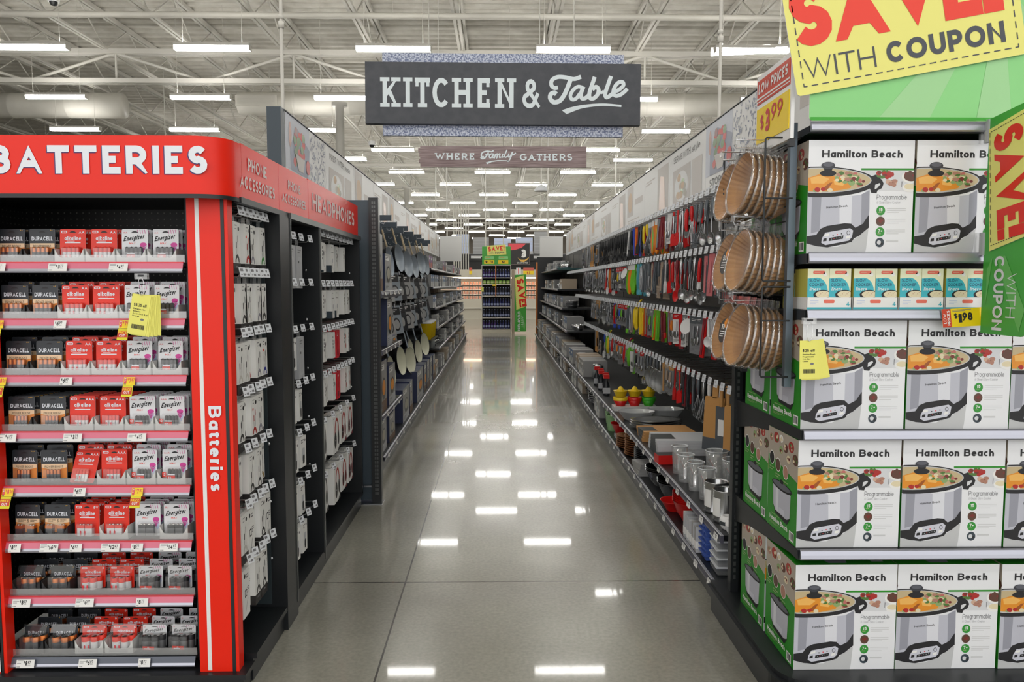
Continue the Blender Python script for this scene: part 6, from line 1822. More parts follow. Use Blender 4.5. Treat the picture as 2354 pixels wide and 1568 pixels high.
# ------------------------------------------------------------------ right run
def right_run():
    t, lipstrip, B = run_frame(1, 3.45, 21.5, .985, 1.74, 'long black shelving run of kitchen tools along the right side of the aisle', .33)
    mb = MB(); B(mb, 1.03, 1.74, 3.48, 21.4, .312, .336, 'fixture_black'); sh = part('shelf', mb, t); lipstrip(.338, 1.022, 3.46, 21.4, sh)
    for z in (2.05, 1.68, 1.27, .86):
        mb = MB(); B(mb, 1.705, 1.73, 3.5, 15.6 if z > 1 else 12.6, z - .02, z + .02, 'fixture_black'); part('hook_rail', mb, t)
    for k, z in enumerate((.72, 1.06, 1.40, 1.82)):
        y0 = (12.7, 13.9, 15.2, 15.7)[k]
        mb = MB(); B(mb, 1.12 + .02 * k, 1.74, y0, 21.4, z - .03, z, 'teal_dark' if k == 3 else 'fixture_black'); sh = part('shelf', mb, t); lipstrip(z, 1.11 + .02 * k, y0, 21.4, sh)
    mb = MB(); mb.box(1.04, 1.74, 21.4, 21.5, .1, 2.24, 'fixture_black'); mb.box(1.02, 1.06, 21.38, 21.52, .1, 2.1, 'orange_edge'); part('end_panel', mb, t)
    banners(1, 4.0, 12, 1.815, 'right')
mat('orange_edge', (206, 120, 50), .5)
right_run()
SCAN = hook_meshes(.38, .05, .048, 'steel', -10, 2)
TIPX = 1.32
RAILS = [('top', 2.07, 78), ('second', 1.705, 78), ('third', 1.295, 66), ('fourth', .885, 56)]
def scan_hooks():
    for rn, z, n in RAILS:
        for k in range(n):
            y = 4.35 + .137 * k
            t = peg_hook('long price-label hook on the %s tool rail, %s from the near end' % (rn, ORD[k]) if k < len(ORD) else 'long price-label hook on the %s tool rail, far end, %s before last' % (rn, ORD[n - k]), (TIPX, y, z), LEFT + R(8), 'price-label hooks on the %s tool rail' % rn, SCAN, 'label_hook')
scan_hooks()
for _n, _c, _r, _m in (('tool_grey', (96, 102, 108), .35, .2), ('tool_black', (36, 37, 40), .4, 0), ('tool_steel', (180, 182, 184), .22, .9), ('tool_red', (206, 28, 30), .35, 0), ('tool_white', (222, 222, 222), .4, 0), ('tool_teal', (90, 176, 196), .4, 0), ('tool_green', (110, 190, 50), .4, 0), ('tool_orange', (236, 128, 30), .45, 0),
                       ('tool_yellow', (240, 206, 40), .4, 0), ('tool_blue', (60, 90, 200), .4, 0), ('tool_pink', (206, 120, 124), .4, 0), ('tool_dark_red', (128, 40, 48), .45, 0), ('tool_wood', (196, 146, 86), .55, 0), ('tool_tan', (170, 152, 134), .5, 0), ('tool_mid', (140, 142, 146), .4, .2)):
    mat(_n, _c, _r, _m)
CN = {'tool_grey': 'grey', 'tool_black': 'black', 'tool_steel': 'steel', 'tool_red': 'red', 'tool_white': 'white', 'tool_teal': 'teal', 'tool_green': 'green', 'tool_orange': 'orange', 'tool_yellow': 'yellow', 'tool_blue': 'blue', 'tool_pink': 'pink', 'tool_dark_red': 'dark red', 'tool_wood': 'wooden', 'tool_tan': 'tan', 'tool_mid': 'silver-grey'}
TOOLS = {}
def tool(kind, c, c2='tool_steel'):
    """meshes of a hanging kitchen tool, hung at the origin, facing -y"""
    key = (kind, c, c2)
    if key in TOOLS: return TOOLS[key]
    P = []
    def new(): return MB()
    def handle(l=.13, r=.011, fl=1.25):
        mb = new(); mb.tube([(0, 0, -.012), (0, -.001, -.03), (0, -.002, -l * .6), (0, 0, -l)], [r * .8, r * fl, r * fl, r * .7], c, 8)
        mb.tube([(x, 0, -.006 + z) for x, z in arc(0, 0, .007, .008, 0, 330, 8)], .002, 'tool_steel', 5)
        P.append(('handle', mb.data('handle')))
    def neck(mb, z0, z1, r=.0035, m=None): mb.tube([(0, 0, z0), (0, -.004, (z0 + z1) / 2), (0, 0, z1)], r, m or c2, 6)
    if kind == 'turner':
        handle(); mb = new(); neck(mb, -.13, -.215)
        for k in range(5): mb.box(-.04 + .017 * k, -.04 + .017 * k + .010, -.004, -.002, -.30, -.225, c2)
        mb.box(-.042, .042, -.0042, -.0018, -.226, -.21, c2); mb.box(-.042, .042, -.0042, -.0018, -.312, -.298, c2); P.append(('head', mb.data('slotted_head')))
    elif kind in ('spoon', 'ladle', 'scoop'):
        handle(.12); mb = new(); neck(mb, -.12, -.23)
        r = {'spoon': .032, 'ladle': .046, 'scoop': .038}[kind]; M = Matrix.Translation((0, -.004, -.23 - r * 1.2)) @ Matrix.Rotation(R(90), 4, 'X')
        mb.lathe([(0, -.02), (r * .6, -.014), (r, .004), (r * .96, .004), (r * .5, -.01), (0, -.015)], c2, 16, M, sy=1.3 if kind != 'ladle' else 1); P.append(('bowl', mb.data('spoon_bowl')))
    elif kind == 'whisk':
        handle(.12); mb = new()
        for k in range(5):
            a = R(36 * k); mb.tube([(.0, 0, -.12)] + [(w * math.cos(a), w * math.sin(a), z) for w, z in ((.014, -.17), (.032, -.23), (.03, -.27), (.0, -.295), (-.03, -.27), (-.032, -.23), (-.014, -.17))] + [(0, 0, -.12)], .0013, c2, 4)
        P.append(('wires', mb.data('whisk_wires')))
    elif kind == 'tongs':
        mb = new(); mb.lathe([(.012, 0), (.014, -.02), (.012, -.03)], c2, 8); P.append(('hinge', mb.data('hinge')))
        for s in (-1, 1):
            mb = new(); mb.tube([(s * .008, 0, -.02), (s * .018, 0, -.14), (s * .014, 0, -.25)], [.008, .010, .007], c, 6); mb.lathe([(.014, 0), (.018, -.03), (.008, -.05)], c2, 8, Matrix.Translation((s * .014, 0, -.25)), sy=.4); P.append(('arm', mb.data('tong_arm')))
    elif kind == 'gadget':
        mb = new(); mb.tube([(0, 0, -.02), (0, -.004, -.05), (0, -.004, -.15), (0, 0, -.18)], [.008, .013, .014, .009], c, 8); P.append(('handle', mb.data('handle')))
        mb = new(); mb.box(-.022, .022, -.005, .003, -.225, -.18, c2); mb.tube([(-.02, -.002, -.2), (0, -.006, -.235), (.02, -.002, -.2)], .003, c2, 5); P.append(('blade', mb.data('blade')))
    elif kind == 'spatula':
        mb = new(); mb.tube([(0, 0, -.01), (0, 0, -.17)], .0065, c if c2 == c else 'tool_steel', 8); mb.lathe([(.008, 0), (.01, -.03), (.008, -.035)], c, 8); P.append(('handle', mb.data('handle')))
        mb = new(); mb.slab([(-.024, -.27), (.026, -.26), (.027, -.2), (.011, -.17), (-.011, -.17), (-.026, -.2)], .01, c2 if c2 != 'tool_steel' else c, M=Matrix.Translation((0, -.006, 0))); P.append(('blade', mb.data('spatula_blade')))
    elif kind == 'masher':
        handle(.12); mb = new(); neck(mb, -.12, -.2); mb.tube([(-.05, 0, -.28), (-.045, 0, -.23), (0, 0, -.2), (.045, 0, -.23), (.05, 0, -.28)], .004, c2, 6)
        for k in range(5): mb.box(-.05, .05, -.03 + .014 * k, -.026 + .014 * k, -.285, -.278, c2)
        P.append(('head', mb.data('masher_head')))
    elif kind == 'mitt':
        mb = new(); pts = [(0, -.01), (.022, -.05), (.04, -.13), (.042, -.2), (.02, -.28), (0, -.30), (-.02, -.28), (-.042, -.2), (-.038, -.13), (-.02, -.05)]
        mb.slab(pts, .018, c); p = Pen(mb, (0, -.0004, 0), (1, 0, 0), (0, 0, 1), .0005)
        p.poly([(.0, -.05), (.028, -.13), (.022, -.24), (0, -.29), (-.01, -.2), (-.008, -.1)], c2, 1); P.append(('body', mb.data('mitt_body')))
        mb = new(); mb.box(-.02, .02, -.002, .004, -.05, 0.0, 'paper'); P.append(('header_card', mb.data('header_card')))
    elif kind in ('card', 'bigcard'):
        w, h = (.075, .24) if kind == 'card' else (.11, .27)
        mb = new(); mb.slab(rrect(-w / 2, -h, w / 2, 0, .006, 2), .0015, 'tool_mid' if c2 != 'tool_white' else 'tool_white'); p = Pen(mb, (-w / 2, -.0003, -h), (1, 0, 0), (0, 0, 1), .0004)
        p.rect(0, h * .78, w, h * .97, c, 1); p.scribble(w * .2, h * .83, w * .8, h * .91, 2, 'paper'); p.scribble(w * .1, h * .05, w * .9, h * .14, 3, 'grey_ink', 1); P.append(('card', mb.data('backing_card')))
        mb = new(); mb.tube([(0, -.008, -h * .28), (0, -.012, -h * .5), (0, -.008, -h * .62)], [.008, .012, .007], c2, 7); mb.lathe([(.02, 0), (.024, -.03), (.012, -.05)], 'tool_steel', 10, Matrix.Translation((0, -.01, -h * .6)), sy=.5); P.append(('tool', mb.data('carded_tool')))
    elif kind == 'cups':
        for k in range(3):
            mb = new(); r = .045 - .006 * k; y = -.02 * k + .02
            mb.tube([(0, y, -.01), (0, y, -.12)], .007, c, 6); mb.box(-.01, .01, y - .003, y + .003, -.12, -.02, c)
            M = Matrix.Translation((0, y, -.12 - r)) @ Matrix.Rotation(R(90), 4, 'X'); mb.lathe([(0, -.03), (r * .85, -.03), (r, .012), (r * .95, .012), (r * .8, -.024), (0, -.024)], c, 18, M); P.append(('cup', mb.data('measuring_cup')))
        mb = new(); mb.tube([(0, y2, z) for y2, z in arc(0, .0, .022, .022, 0, 350, 12)], .0018, 'tool_white', 5, closed=True); P.append(('ring', mb.data('cup_ring')))
    elif kind == 'strainer':
        handle(.10); mb = new(); M = Matrix.Translation((0, -.004, -.20)) @ Matrix.Rotation(R(90), 4, 'X')
        mb.tube([(x, -.004, -.20 + z) for x, z in arc(0, 0, .075, .095, 90, 450, 24)[:-1]], .0035, c2, 6, closed=True); P.append(('rim', mb.data('strainer_rim')))
        mb = new(); mb.lathe([(.073, .0), (.05, -.03), (.02, -.045), (0, -.048)], 'mesh_grey', 18, M, sy=1.27, caps=False); P.append(('mesh', mb.data('strainer_mesh')))
    elif kind == 'squeezer':
        mb = new(); mb.lathe([(.02, 0), (.03, -.05), (.032, -.13), (.022, -.19), (0, -.2)], c, 12, Matrix.Translation((0, 0, -.03))); P.append(('body', mb.data('squeezer_body')))
        mb = new(); mb.tube([(0, 0, -.03), (.04, -.01, .01), (.1, -.015, .06)], [.012, .012, .009], c, 8); P.append(('lever', mb.data('lever')))
    elif kind == 'woodboard':
        mb = new(); mb.slab(rrect(-.075, -.42, .075, -.08, .012, 3), .012, 'tool_wood'); mb.slab(rrect(-.02, -.09, .02, -.0, .012, 3), .012, 'tool_wood'); P.append(('board', mb.data('board')))
        mb = new(); mb.box(-.0755, .0755, -.0006, .0126, -.42, -.34, 'tool_grey'); P.append(('sleeve', mb.data('sleeve')))
    elif kind == 'knife':
        mb = new(); mb.tube([(0, 0, -.01), (0, -.002, -.06), (0, 0, -.12)], [.011, .013, .011], 'tool_wood', 8); P.append(('handle', mb.data('handle')))
        mb = new(); mb.box(-.04, .04, -.003, .004, -.42, -.12, c); mb.box(-.022, .022, -.0036, .0046, -.30, -.2, 'paper'); P.append(('sheath', mb.data('sheath')))
    elif kind == 'funnel':
        mb = new(); M = Matrix.Translation((0, 0, -.09)) @ Matrix.Rotation(R(75), 4, 'X'); mb.lathe([(.012, -.07), (.014, -.05), (.055, .03), (.058, .03), (.052, .028)], c, 18, M); P.append(('cone', mb.data('funnel_cone')))
        mb = new(); mb.tube([(0, 0, 0), (0, 0, -.04)], .002, 'tool_steel', 5); P.append(('loop', mb.data('loop')))
    else:  # slim pack
        mb = new(); mb.slab(rrect(-.022, -.27, .022, 0, .004, 2), .008, c); p = Pen(mb, (-.022, -.0003, -.27), (1, 0, 0), (0, 0, 1), .0004); p.rect(.004, .2, .04, .26, c2, 1); p.scribble(.008, .03, .036, .1, 3, 'grey_ink', 1); P.append(('sleeve', mb.data('pack_sleeve')))
        mb = new(); mb.tube([(0, -.003, -.05), (0, -.004, -.25)], .008, c2, 6); P.append(('tool', mb.data('packed_tool')))
    TOOLS[key] = P
    return P
mat('mesh_grey', (150, 152, 152), .4, .6, alpha=.55)
TNAME = {'turner': 'slotted turner', 'spoon': 'serving spoon', 'ladle': 'ladle', 'scoop': 'scoop', 'whisk': 'whisk', 'tongs': 'tongs', 'gadget': 'can-opener-like gadget', 'spatula': 'spatula', 'masher': 'masher', 'mitt': 'leaf-shaped mitt', 'card': 'carded tool', 'bigcard': 'wide carded tool', 'cups': 'measuring cup set', 'strainer': 'wire strainer',
         'squeezer': 'citrus squeezer', 'woodboard': 'paddle board', 'knife': 'sheathed knife', 'funnel': 'funnel', 'slim': 'slim sleeve pack'}
TCAT = {'turner': 'turner', 'spoon': 'spoon', 'cups': 'measuring cups', 'mitt': 'oven mitt', 'card': 'kitchen tool', 'bigcard': 'kitchen tool', 'slim': 'kitchen tool', 'gadget': 'kitchen tool', 'woodboard': 'cutting board'}
g, bk, st, rd, wh, tl, gn, og, ye, bl, pk, dr, wd, tn, md = ['tool_' + x for x in 'grey black steel red white teal green orange yellow blue pink dark_red wood tan mid'.split()]
PLAN = [
 # top rail, near to far
 [('turner', g, st), ('turner', g, st), ('turner', g, st), ('spoon', g, st), ('spoon', g, st), ('spoon', g, st), ('masher', g, g), ('turner', g, g), ('whisk', rd, st), ('gadget', rd, st), ('tongs', st, st), ('spatula', rd, rd), ('spatula', rd, st), ('card', wh, wh), ('slim', md, st), ('slim', dr, dr), ('slim', dr, md), ('mitt', og, ye), ('mitt', og, gn), ('card', wh, md),
  ('whisk', ye, st), ('gadget', ye, st), ('slim', bk, bk), ('spatula', bk, bk), ('slim', rd, og), ('slim', bl, bl), ('turner', bk, bk), ('slim', md, wh)] + [(k, bk, bk) for k in ('spoon', 'turner', 'ladle', 'spoon', 'turner', 'spoon', 'tongs', 'ladle', 'turner', 'masher', 'spoon', 'turner', 'spoon', 'ladle', 'turner', 'spoon', 'tongs')] +
 [('slim', bk, md), ('bigcard', bk, wd), ('turner', bk, bk), ('spoon', bk, st), ('spoon', wd, wd), ('slim', wd, md), ('spoon', wd, wd), ('slim', md, md), ('spoon', md, st), ('slim', bk, md), ('tongs', st, st), ('slim', md, tn), ('turner', md, st), ('spoon', md, st), ('card', tn, md)],
 [('slim', wh, md), ('slim', md, wh), ('turner', st, st), ('slim', bk, st), ('slim', pk, pk), ('slim', g, pk), ('gadget', rd, wh), ('spoon', st, st), ('ladle', g, st), ('spoon', g, st), ('spoon', st, st), ('ladle', dr, rd), ('gadget', rd, st), ('spatula', rd, rd), ('spatula', wh, wh), ('slim', g, tn), ('turner', g, tn), ('slim', g, g), ('slim', dr, tn), ('spoon', g, st), ('slim', md, g), ('slim', g, md),
  ('tongs', st, tl), ('tongs', tl, tl), ('spatula', gn, gn), ('mitt', gn, gn), ('mitt', og, og), ('mitt', gn, og), ('funnel', wh, wh), ('card', rd, bk), ('card', rd, md), ('card', rd, wh), ('bigcard', rd, ye), ('card', rd, bk), ('slim', md, bk), ('card', bk, st), ('slim', bk, md), ('tongs', og, rd), ('scoop', wh, wh), ('spatula', rd, rd), ('tongs', st, st)] +
 [(k, c, st) for k, c in (('slim', bk), ('card', md), ('spoon', st), ('slim', md), ('tongs', st), ('spoon', wd), ('strainer', wd), ('card', bk), ('slim', md), ('whisk', st), ('spoon', st), ('slim', bk), ('card', md), ('spoon', md), ('slim', md), ('whisk', st), ('turner', st), ('slim', bk))],
 [('cups', wh, wh), ('cups', wh, wh), ('cups', rd, rd), ('cups', wh, wh), ('cups', wh, wh), ('slim', rd, dr), ('card', g, st), ('bigcard', g, md), ('funnel', wh, wh), ('card', md, wh), ('slim', dr, rd), ('card', rd, wh), ('card', md, og), ('slim', rd, md), ('gadget', dr, rd), ('slim', dr, dr), ('slim', gn, gn), ('slim', og, gn), ('card', md, gn), ('slim', dr, md), ('slim', rd, tn), ('slim', og, ye), ('slim', ye, ye), ('gadget', ye, ye), ('squeezer', ye, ye), ('slim', tn, md), ('tongs', st, st),
  ('tongs', g, gn), ('card', rd, md), ('card', rd, bk), ('card', rd, gn), ('card', rd, bl), ('card', md, bk), ('gadget', gn, bl), ('tongs', rd, bl), ('bigcard', bk, bk)] + [(k, c, st) for k, c in (('card', bk), ('tongs', st), ('card', md), ('slim', md), ('strainer', st), ('card', bk), ('slim', bk), ('card', tn), ('scoop', wd), ('bigcard', wd), ('slim', wd), ('card', md), ('slim', md), ('card', bk), ('slim', md))],
 [('woodboard', wd, wd), ('knife', g, st), ('knife', g, st), ('woodboard', wd, wd), ('whisk', wh, st), ('whisk', st, st), ('whisk', g, st), ('slim', bk, g), ('slim', bk, bk), ('slim', dr, bk), ('spatula', rd, rd), ('spatula', rd, rd), ('card', wd, tn), ('card', tn, tn), ('slim', md, wd), ('strainer', st, st), ('strainer', g, st), ('strainer', st, st), ('strainer', g, st), ('masher', g, st), ('spoon', st, st), ('card', rd, md), ('card', md, md), ('card', rd, bk), ('slim', gn, md), ('bigcard', gn, wh), ('squeezer', gn, gn), ('card', wh, gn),
  ('squeezer', rd, rd), ('card', rd, st), ('card', rd, wd), ('bigcard', rd, st), ('card', dr, og), ('card', rd, md), ('card', md, st), ('gadget', rd, wh), ('card', wh, st), ('squeezer', ye, ye), ('squeezer', gn, gn), ('spoon', st, st), ('scoop', bl, wh), ('slim', bk, bk), ('spoon', bk, st), ('whisk', bk, st), ('slim', tn, bk), ('spoon', wd, wd), ('spoon', wd, wd), ('slim', wd, md)]]
def hang_tools():
    seen = {}
    for r, (rn, z, n) in enumerate(RAILS):
        for i, (k, c, c2) in enumerate(PLAN[r]):
            if i >= n: break
            y = 4.36 + .137 * i
            deep = 2 if y < 12 else 1
            if k in ('squeezer',): deep = 1
            for d in range(deep):
                nm = (CN[c] + ' ' if not TNAME[k].startswith('wire') else '') + TNAME[k]
                kk = (r, nm, d > 0)
                if d < 2: seen[kk] = seen.get(kk, 0) + 1
                lb = ('%s %s along the %s tool rail from the near end' % (ORD[seen[kk] - 1], nm, rn)) if d == 0 else ('%s hung behind the %s such on the %s tool rail' % (nm, ORD[seen[kk] - 1], rn))
                t = thing({'gadget': 'kitchen_gadget', 'card': 'carded_tool', 'bigcard': 'carded_tool', 'cups': 'measuring_cups', 'slim': 'tool_pack', 'woodboard': 'paddle_board', 'knife': 'kitchen_knife', 'mitt': 'oven_mitt', 'squeezer': 'citrus_squeezer'}.get(k, k), lb, TCAT.get(k, TNAME[k].split()[-1]), (TIPX + .035 + .075 * d, y + (0 if k != 'cups' else .0), z - .012 - .012 * (d % 2)), 0,
                          '%ss on the %s tool rail, hook %s' % (nm, rn, ORD[i] if i < len(ORD) else 'far'), rot=(R(rnd.uniform(-4, 2)), R(rnd.uniform(-3, 3)), LEFT + R(22 + rnd.uniform(-14, 16))))
                for pn, me in tool(k, c, c2): part(pn, me, t)
hang_tools()
def shelf_tags():
    me = {}
    for sn, z, x, tilt, y0, n, dy in (('low shelf lip', .336, 1.0145, 12, 3.52, 30, .26), ('base lip', .120, .9825, 12, 3.50, 34, .25)):
        for k in range(n):
            p = ('297', '497', '799', '1299', '699')[k % 5]
            m = price_mesh(p, True)
            solo('price_tag', m, 'white price tag on the right run %s, %s from the near end' % (sn, ORD[k]), 'price tag', 'price tags on the right run lips', (x, y0 + dy * k + .03, z - .001), (R(-tilt), 0, LEFT))
    for sn, z, x, y0, n, dy in (('base lip', .120, -.908, 6.2, 14, .5), ('third box-bay shelf lip', .448, -.918, 6.25, 3, .35), ('top box-bay shelf lip', 1.438, -.918, 6.2, 4, .27), ('second box-bay shelf lip', .968, -.918, 6.2, 4, .27)):
        for k in range(n):
            solo('price_tag', price_mesh(('1999', '2499', '999')[k % 3], True), 'white price tag, left run %s, %s from the near end' % (sn, ORD[k]), 'price tag', 'price tags on the left run lips', (x, y0 + dy * k, z - .001), (R(-12), 0, RIGHT))
shelf_tags()
# ------------------------------------------------------------------ goods standing on the right run's low shelf and base
mat('bowl_red', (214, 30, 28), .35); mat('lime_green', (60, 176, 40), .4); mat('cup_green', (150, 196, 140), .4); mat('wicker', (150, 100, 56), .7); mat('plate_dark', (62, 68, 72), .4); mat('ice_blue', (64, 92, 170), .4); mat('clear_plastic', (214, 224, 228), .08, 0, 0, .75); mat('hazy_white', (214, 218, 222), .3); film('milky', (224, 228, 230), .35, .3, .15); film('beaker', (226, 230, 232), .66, .45, .08)
def right_goods():
    zs, zb = .337, .123
    def rot(x, y): return (x, y)
    # citrus juicers: three colours, dome on bowl
    for i, (x, y) in enumerate(((1.12, 7.05), (1.25, 7.05), (1.38, 7.05))):
        c = ('tool_yellow', 'bowl_red', 'lime_green')[i]; nm = ('yellow-rimmed', 'red', 'green')[i]
        for k in range(2):
            t = thing('citrus_juicer', ('%s juicer bowl at the bottom of the citrus juicer stack' if k == 0 else 'yellow citrus juicer dome stacked on the %s juicer bowl') % nm, 'juicer', (x, y, zs + .001 + .085 * k + (.04 if True else 0)), 0, 'citrus juicers')
            if k == 0:
                mb = MB(); mb.lathe([(.04, 0), (.066, .05), (.064, .05), (.038, .004)], 'bowl_red' if i < 2 else 'lime_green', 18); part('bowl', mb, t)
                mb = MB(); mb.lathe([(.066, .05), (.07, .082), (.066, .082), (.06, .05)], c, 18); part('rim', mb, t)
            else:
                mb = MB(); mb.lathe([(.045, 0), (.064, .05), (.068, .056), (.03, .05)], 'tool_yellow', 18); part('bowl', mb, t)
                mb = MB(); mb.lathe([(.036 if True else 0, .045), (.028, .07), (.012, .092), (0, .096)], 'tool_yellow', 10, sm=False); part('dome', mb, t)
    mb = MB(); mb.box(-.1, .3, -.08, .08, 0, .039, 'tool_white'); solo('shelf_riser', mb, 'low pale carton under the citrus juicers', 'carton', None, (1.15, 7.05, zs + .0005))
    # carded bottles further on
    for k in range(5):
        t = thing('bottle_opener_set', 'dark bottle in a red-capped card, %s along the low shelf' % ORD[k], 'bottle', (1.12 + .02 * (k % 2), 8.0 + .2 * k, zs + .001), 0, 'red-capped bottles on the low shelf')
        mb = MB(); mb.lathe([(.035, 0), (.035, .1), (.012, .15), (.012, .19)], 'pan_black', 12); part('bottle', mb, t)
        mb = MB(); mb.box(-.036, .036, -.037, -.03, .02, .08, 'light_grey'); part('label', mb, t)
        mb = MB(); mb.box(-.03, .03, -.02, .02, .175, .215, 'bowl_red'); part('cap', mb, t)
    # white food trays, oval steel platter
    for k in range(2):
        mb = MB(); mb.lathe([(.08, 0), (.12, .07), (.125, .075), (.118, .07), (.078, .006)], 'milky', 18, sx=1.3)
        solo('plastic_bowl', mb, ('hazy white plastic bowl beside the citrus juicers', 'second hazy white plastic bowl nearer the wall')[k], 'bowl', 'hazy plastic bowls', (1.18 + .28 * k, 6.55 + .12 * k, zs + .001))
    for k in range(3):
        mb = MB(); mb.lathe([(.08, 0), (.13, .02), (.145, .028), (.13, .024), (.078, .005)], 'tool_steel', 28, sx=1.5, sy=1.0)
        solo('steel_platter', mb, 'oval steel platter, %s in its stack on the low shelf' % ('bottom', 'middle', 'top')[k], 'platter', 'oval steel platters', (1.27, 6.18, zs + .001 + .02 * k), (0, 0, R(8)))
    # cutting boards
    for k in range(4):
        mb = MB(); mb.box(-.19, .19, -.14, .14, 0, .018, 'tool_wood'); mb.box(-.191, -.08, -.08, .08, .0005, .0185, 'plate_dark')
        solo('cutting_board', mb, 'wooden cutting board, %s from the bottom of its stack' % ORD[k], 'cutting board', 'wooden cutting boards', (1.25, 5.72, zs + .001 + .019 * k), (0, 0, R(-3 + 2 * k)))
    for k in range(5):
        mb = MB(); mb.box(-.2, .2, -.16, .16, 0, .02, 'hazy_white'); mb.box(-.201, -.06, -.09, .09, .0005, .0204, 'plate_dark')
        solo('cutting_board', mb, 'white plastic cutting board, %s from the bottom of its stack' % ORD[k], 'cutting board', 'white plastic cutting boards', (1.27, 5.28, zs + .001 + .021 * k), (0, 0, R(2 - k)))
    mb = MB(); mb.box(-.1, .1, -.05, .05, 0, .06, 'bowl_red', top='pan_black'); solo('gift_box', mb, 'small red and black box between the white boards and the beakers', 'box', None, (1.12, 4.93, zs + .001), (0, 0, R(4)))
    # clear beakers and jugs
    for k, (x, y, r, h) in enumerate(((1.11, 4.66, .05, .17), (1.10, 4.46, .05, .16), (1.11, 4.27, .048, .16), (1.12, 4.08, .046, .17), (1.27, 4.42, .065, .19), (1.3, 4.15, .075, .2))):
        t = thing('measuring_jug', 'clear measuring beaker on the low shelf, %s' % ('front row, farthest', 'front row, second farthest', 'front row, second nearest', 'front row, nearest', 'back row, farther', 'back row, nearer')[k], 'measuring jug', (x, y, zs + .001), 0, 'clear measuring beakers')
        mb = MB(); mb.lathe([(r * .8, 0), (r, h), (r * .95, h), (r * .76, .006), (0, .006)], 'beaker', 20); part('jug_body', mb, t)
        mb = MB(); mb.tube([(x2, 0, h) for x2 in (0,)] and [(r * math.cos(R(a)), r * math.sin(R(a)), h) for a in range(0, 360, 20)], .003, 'hazy_white', 6, closed=True); part('rim', mb, t)
        mb = MB(); mb.tube([(r * .9, 0, h * .85), (r + .035, 0, h * .8), (r + .03, 0, h * .35), (r * .86, 0, h * .3)], .006, 'clear_haze', 7); part('handle', mb, t)
    # steel sifters
    for k, (x, y) in enumerate(((1.11, 3.86), (1.11, 3.70))):
        t = thing('flour_sifter', ('farther', 'nearer')[k] + ' steel flour sifter with a white label on the low shelf', 'sifter', (x, y, zs + .001), 0, 'steel flour sifters')
        mb = MB(); mb.lathe([(.058, 0), (.06, .004), (.058, .01), (.058, .15), (.062, .155), (.06, .158), (.055, .15), (.055, .03), (0, .03)], 'tool_steel', 24); part('can', mb, t)
        mb = MB(); mb.mesh([(.0588 * math.cos(R(a)), .0588 * math.sin(R(a)), z) for z in (.03, .12) for a in range(150, 231, 10)], [(i, i + 1, i + 10, i + 9) for i in range(8)], 'paper', True); part('label', mb, t)
        mb = MB(); mb.tube([(.058, 0, .14), (.1, 0, .13), (.1, 0, .05), (.058, 0, .04)], .005, 'tool_steel', 7); part('handle', mb, t)
    for k, (x, y) in enumerate(((1.085, 3.575), (1.09, 3.50), (1.19, 3.60))):
        t = thing('egg_timer', ('white ceramic pot with dark label by the sifters', 'white ceramic pot nearest the upright', 'white ceramic pot behind the two front ones')[k], 'pot', (x, y, zs + .001), 0, 'small white pots')
        mb = MB(); mb.lathe([(.024, 0), (.036, .02), (.037, .045), (.03, .062), (.02, .064), (.018, .058), (0, .05)], 'white', 18); part('pot', mb, t)
        mb = MB(); mb.mesh([(.0376 * math.cos(R(a)), .0376 * math.sin(R(a)), z) for z in (.022, .04) for a in range(180, 261, 10)], [(i, i + 1, i + 10, i + 9) for i in range(8)], 'plate_dark' if k == 0 else 'light_grey', True); part('label', mb, t)
    # base deck: green tubs, red bowl, wicker plates, dark plates, steel bowls, red bowls, grey boards, ice trays, clear boxes
    for k in range(3):
        mb = MB(); mb.lathe([(.06, 0), (.075, .15), (.078, .155), (.07, .15), (.056, .006)], 'cup_green', 18)
        solo('plastic_tub', mb, 'pale green plastic tub on the base deck, %s from the near end' % ORD[k], 'tub', 'green plastic tubs', (1.08 + .02 * k, 7.16 + .2 * k, zb + .001))
    mb = MB(); mb.lathe([(.06, 0), (.11, .1), (.115, .104), (.108, .098), (.055, .008)], 'bowl_red', 22); solo('mixing_bowl', mb, 'single red bowl on the base deck beside the green tubs', 'bowl', None, (1.11, 6.82, zb + .03))
    mb = MB(); mb.box(-.07, .07, -.07, .07, 0, .0295, 'light_grey'); solo('shelf_riser', mb, 'small pale carton under the single red bowl', 'carton', None, (1.11, 6.82, zb + .0005))
    for k in range(9):
        mb = MB() if k == 0 else mb
        if k == 0: mb.lathe([(.07, 0), (.105, .012), (.118, .02), (.105, .016), (0, .006)], 'wicker', 26)
        if k == 0: wm = mb.data('plate_holder')
        solo('plate_holder', wm, 'brown wicker plate holder, %s from the bottom of the taller stack' % ORD[k], 'plate holder', 'wicker plate holders', (1.12 + .004 * (k % 2), 6.10, zb + .001 + .018 * k))
    for k in range(6): solo('plate_holder', wm, 'brown wicker plate holder, %s from the bottom of the shorter stack' % ORD[k], 'plate holder', 'wicker plate holders', (1.10, 6.40, zb + .001 + .018 * k))
    mb = MB(); mb.lathe([(.09, 0), (.12, .015), (.135, .02), (.12, .018), (0, .005)], 'plate_dark', 26); pm = mb.data('plate')
    for k in range(10): solo('plate', pm, 'dark grey plate, %s from the bottom of its stack on the base deck' % ORD[k], 'plate', 'dark grey plates', (1.15, 5.72, zb + .001 + .014 * k))
    mb = MB(); mb.box(-.07, .07, -.09, .09, 0, .017, 'photo_grey'); tm = mb.data('tile_set')
    for k in range(5): solo('coaster_box', tm, 'flat patterned box, %s from the bottom beside the dark plates' % ORD[k], 'box', 'flat patterned boxes', (1.06, 5.50, zb + .001 + .018 * k), (0, 0, R(3 * k)))
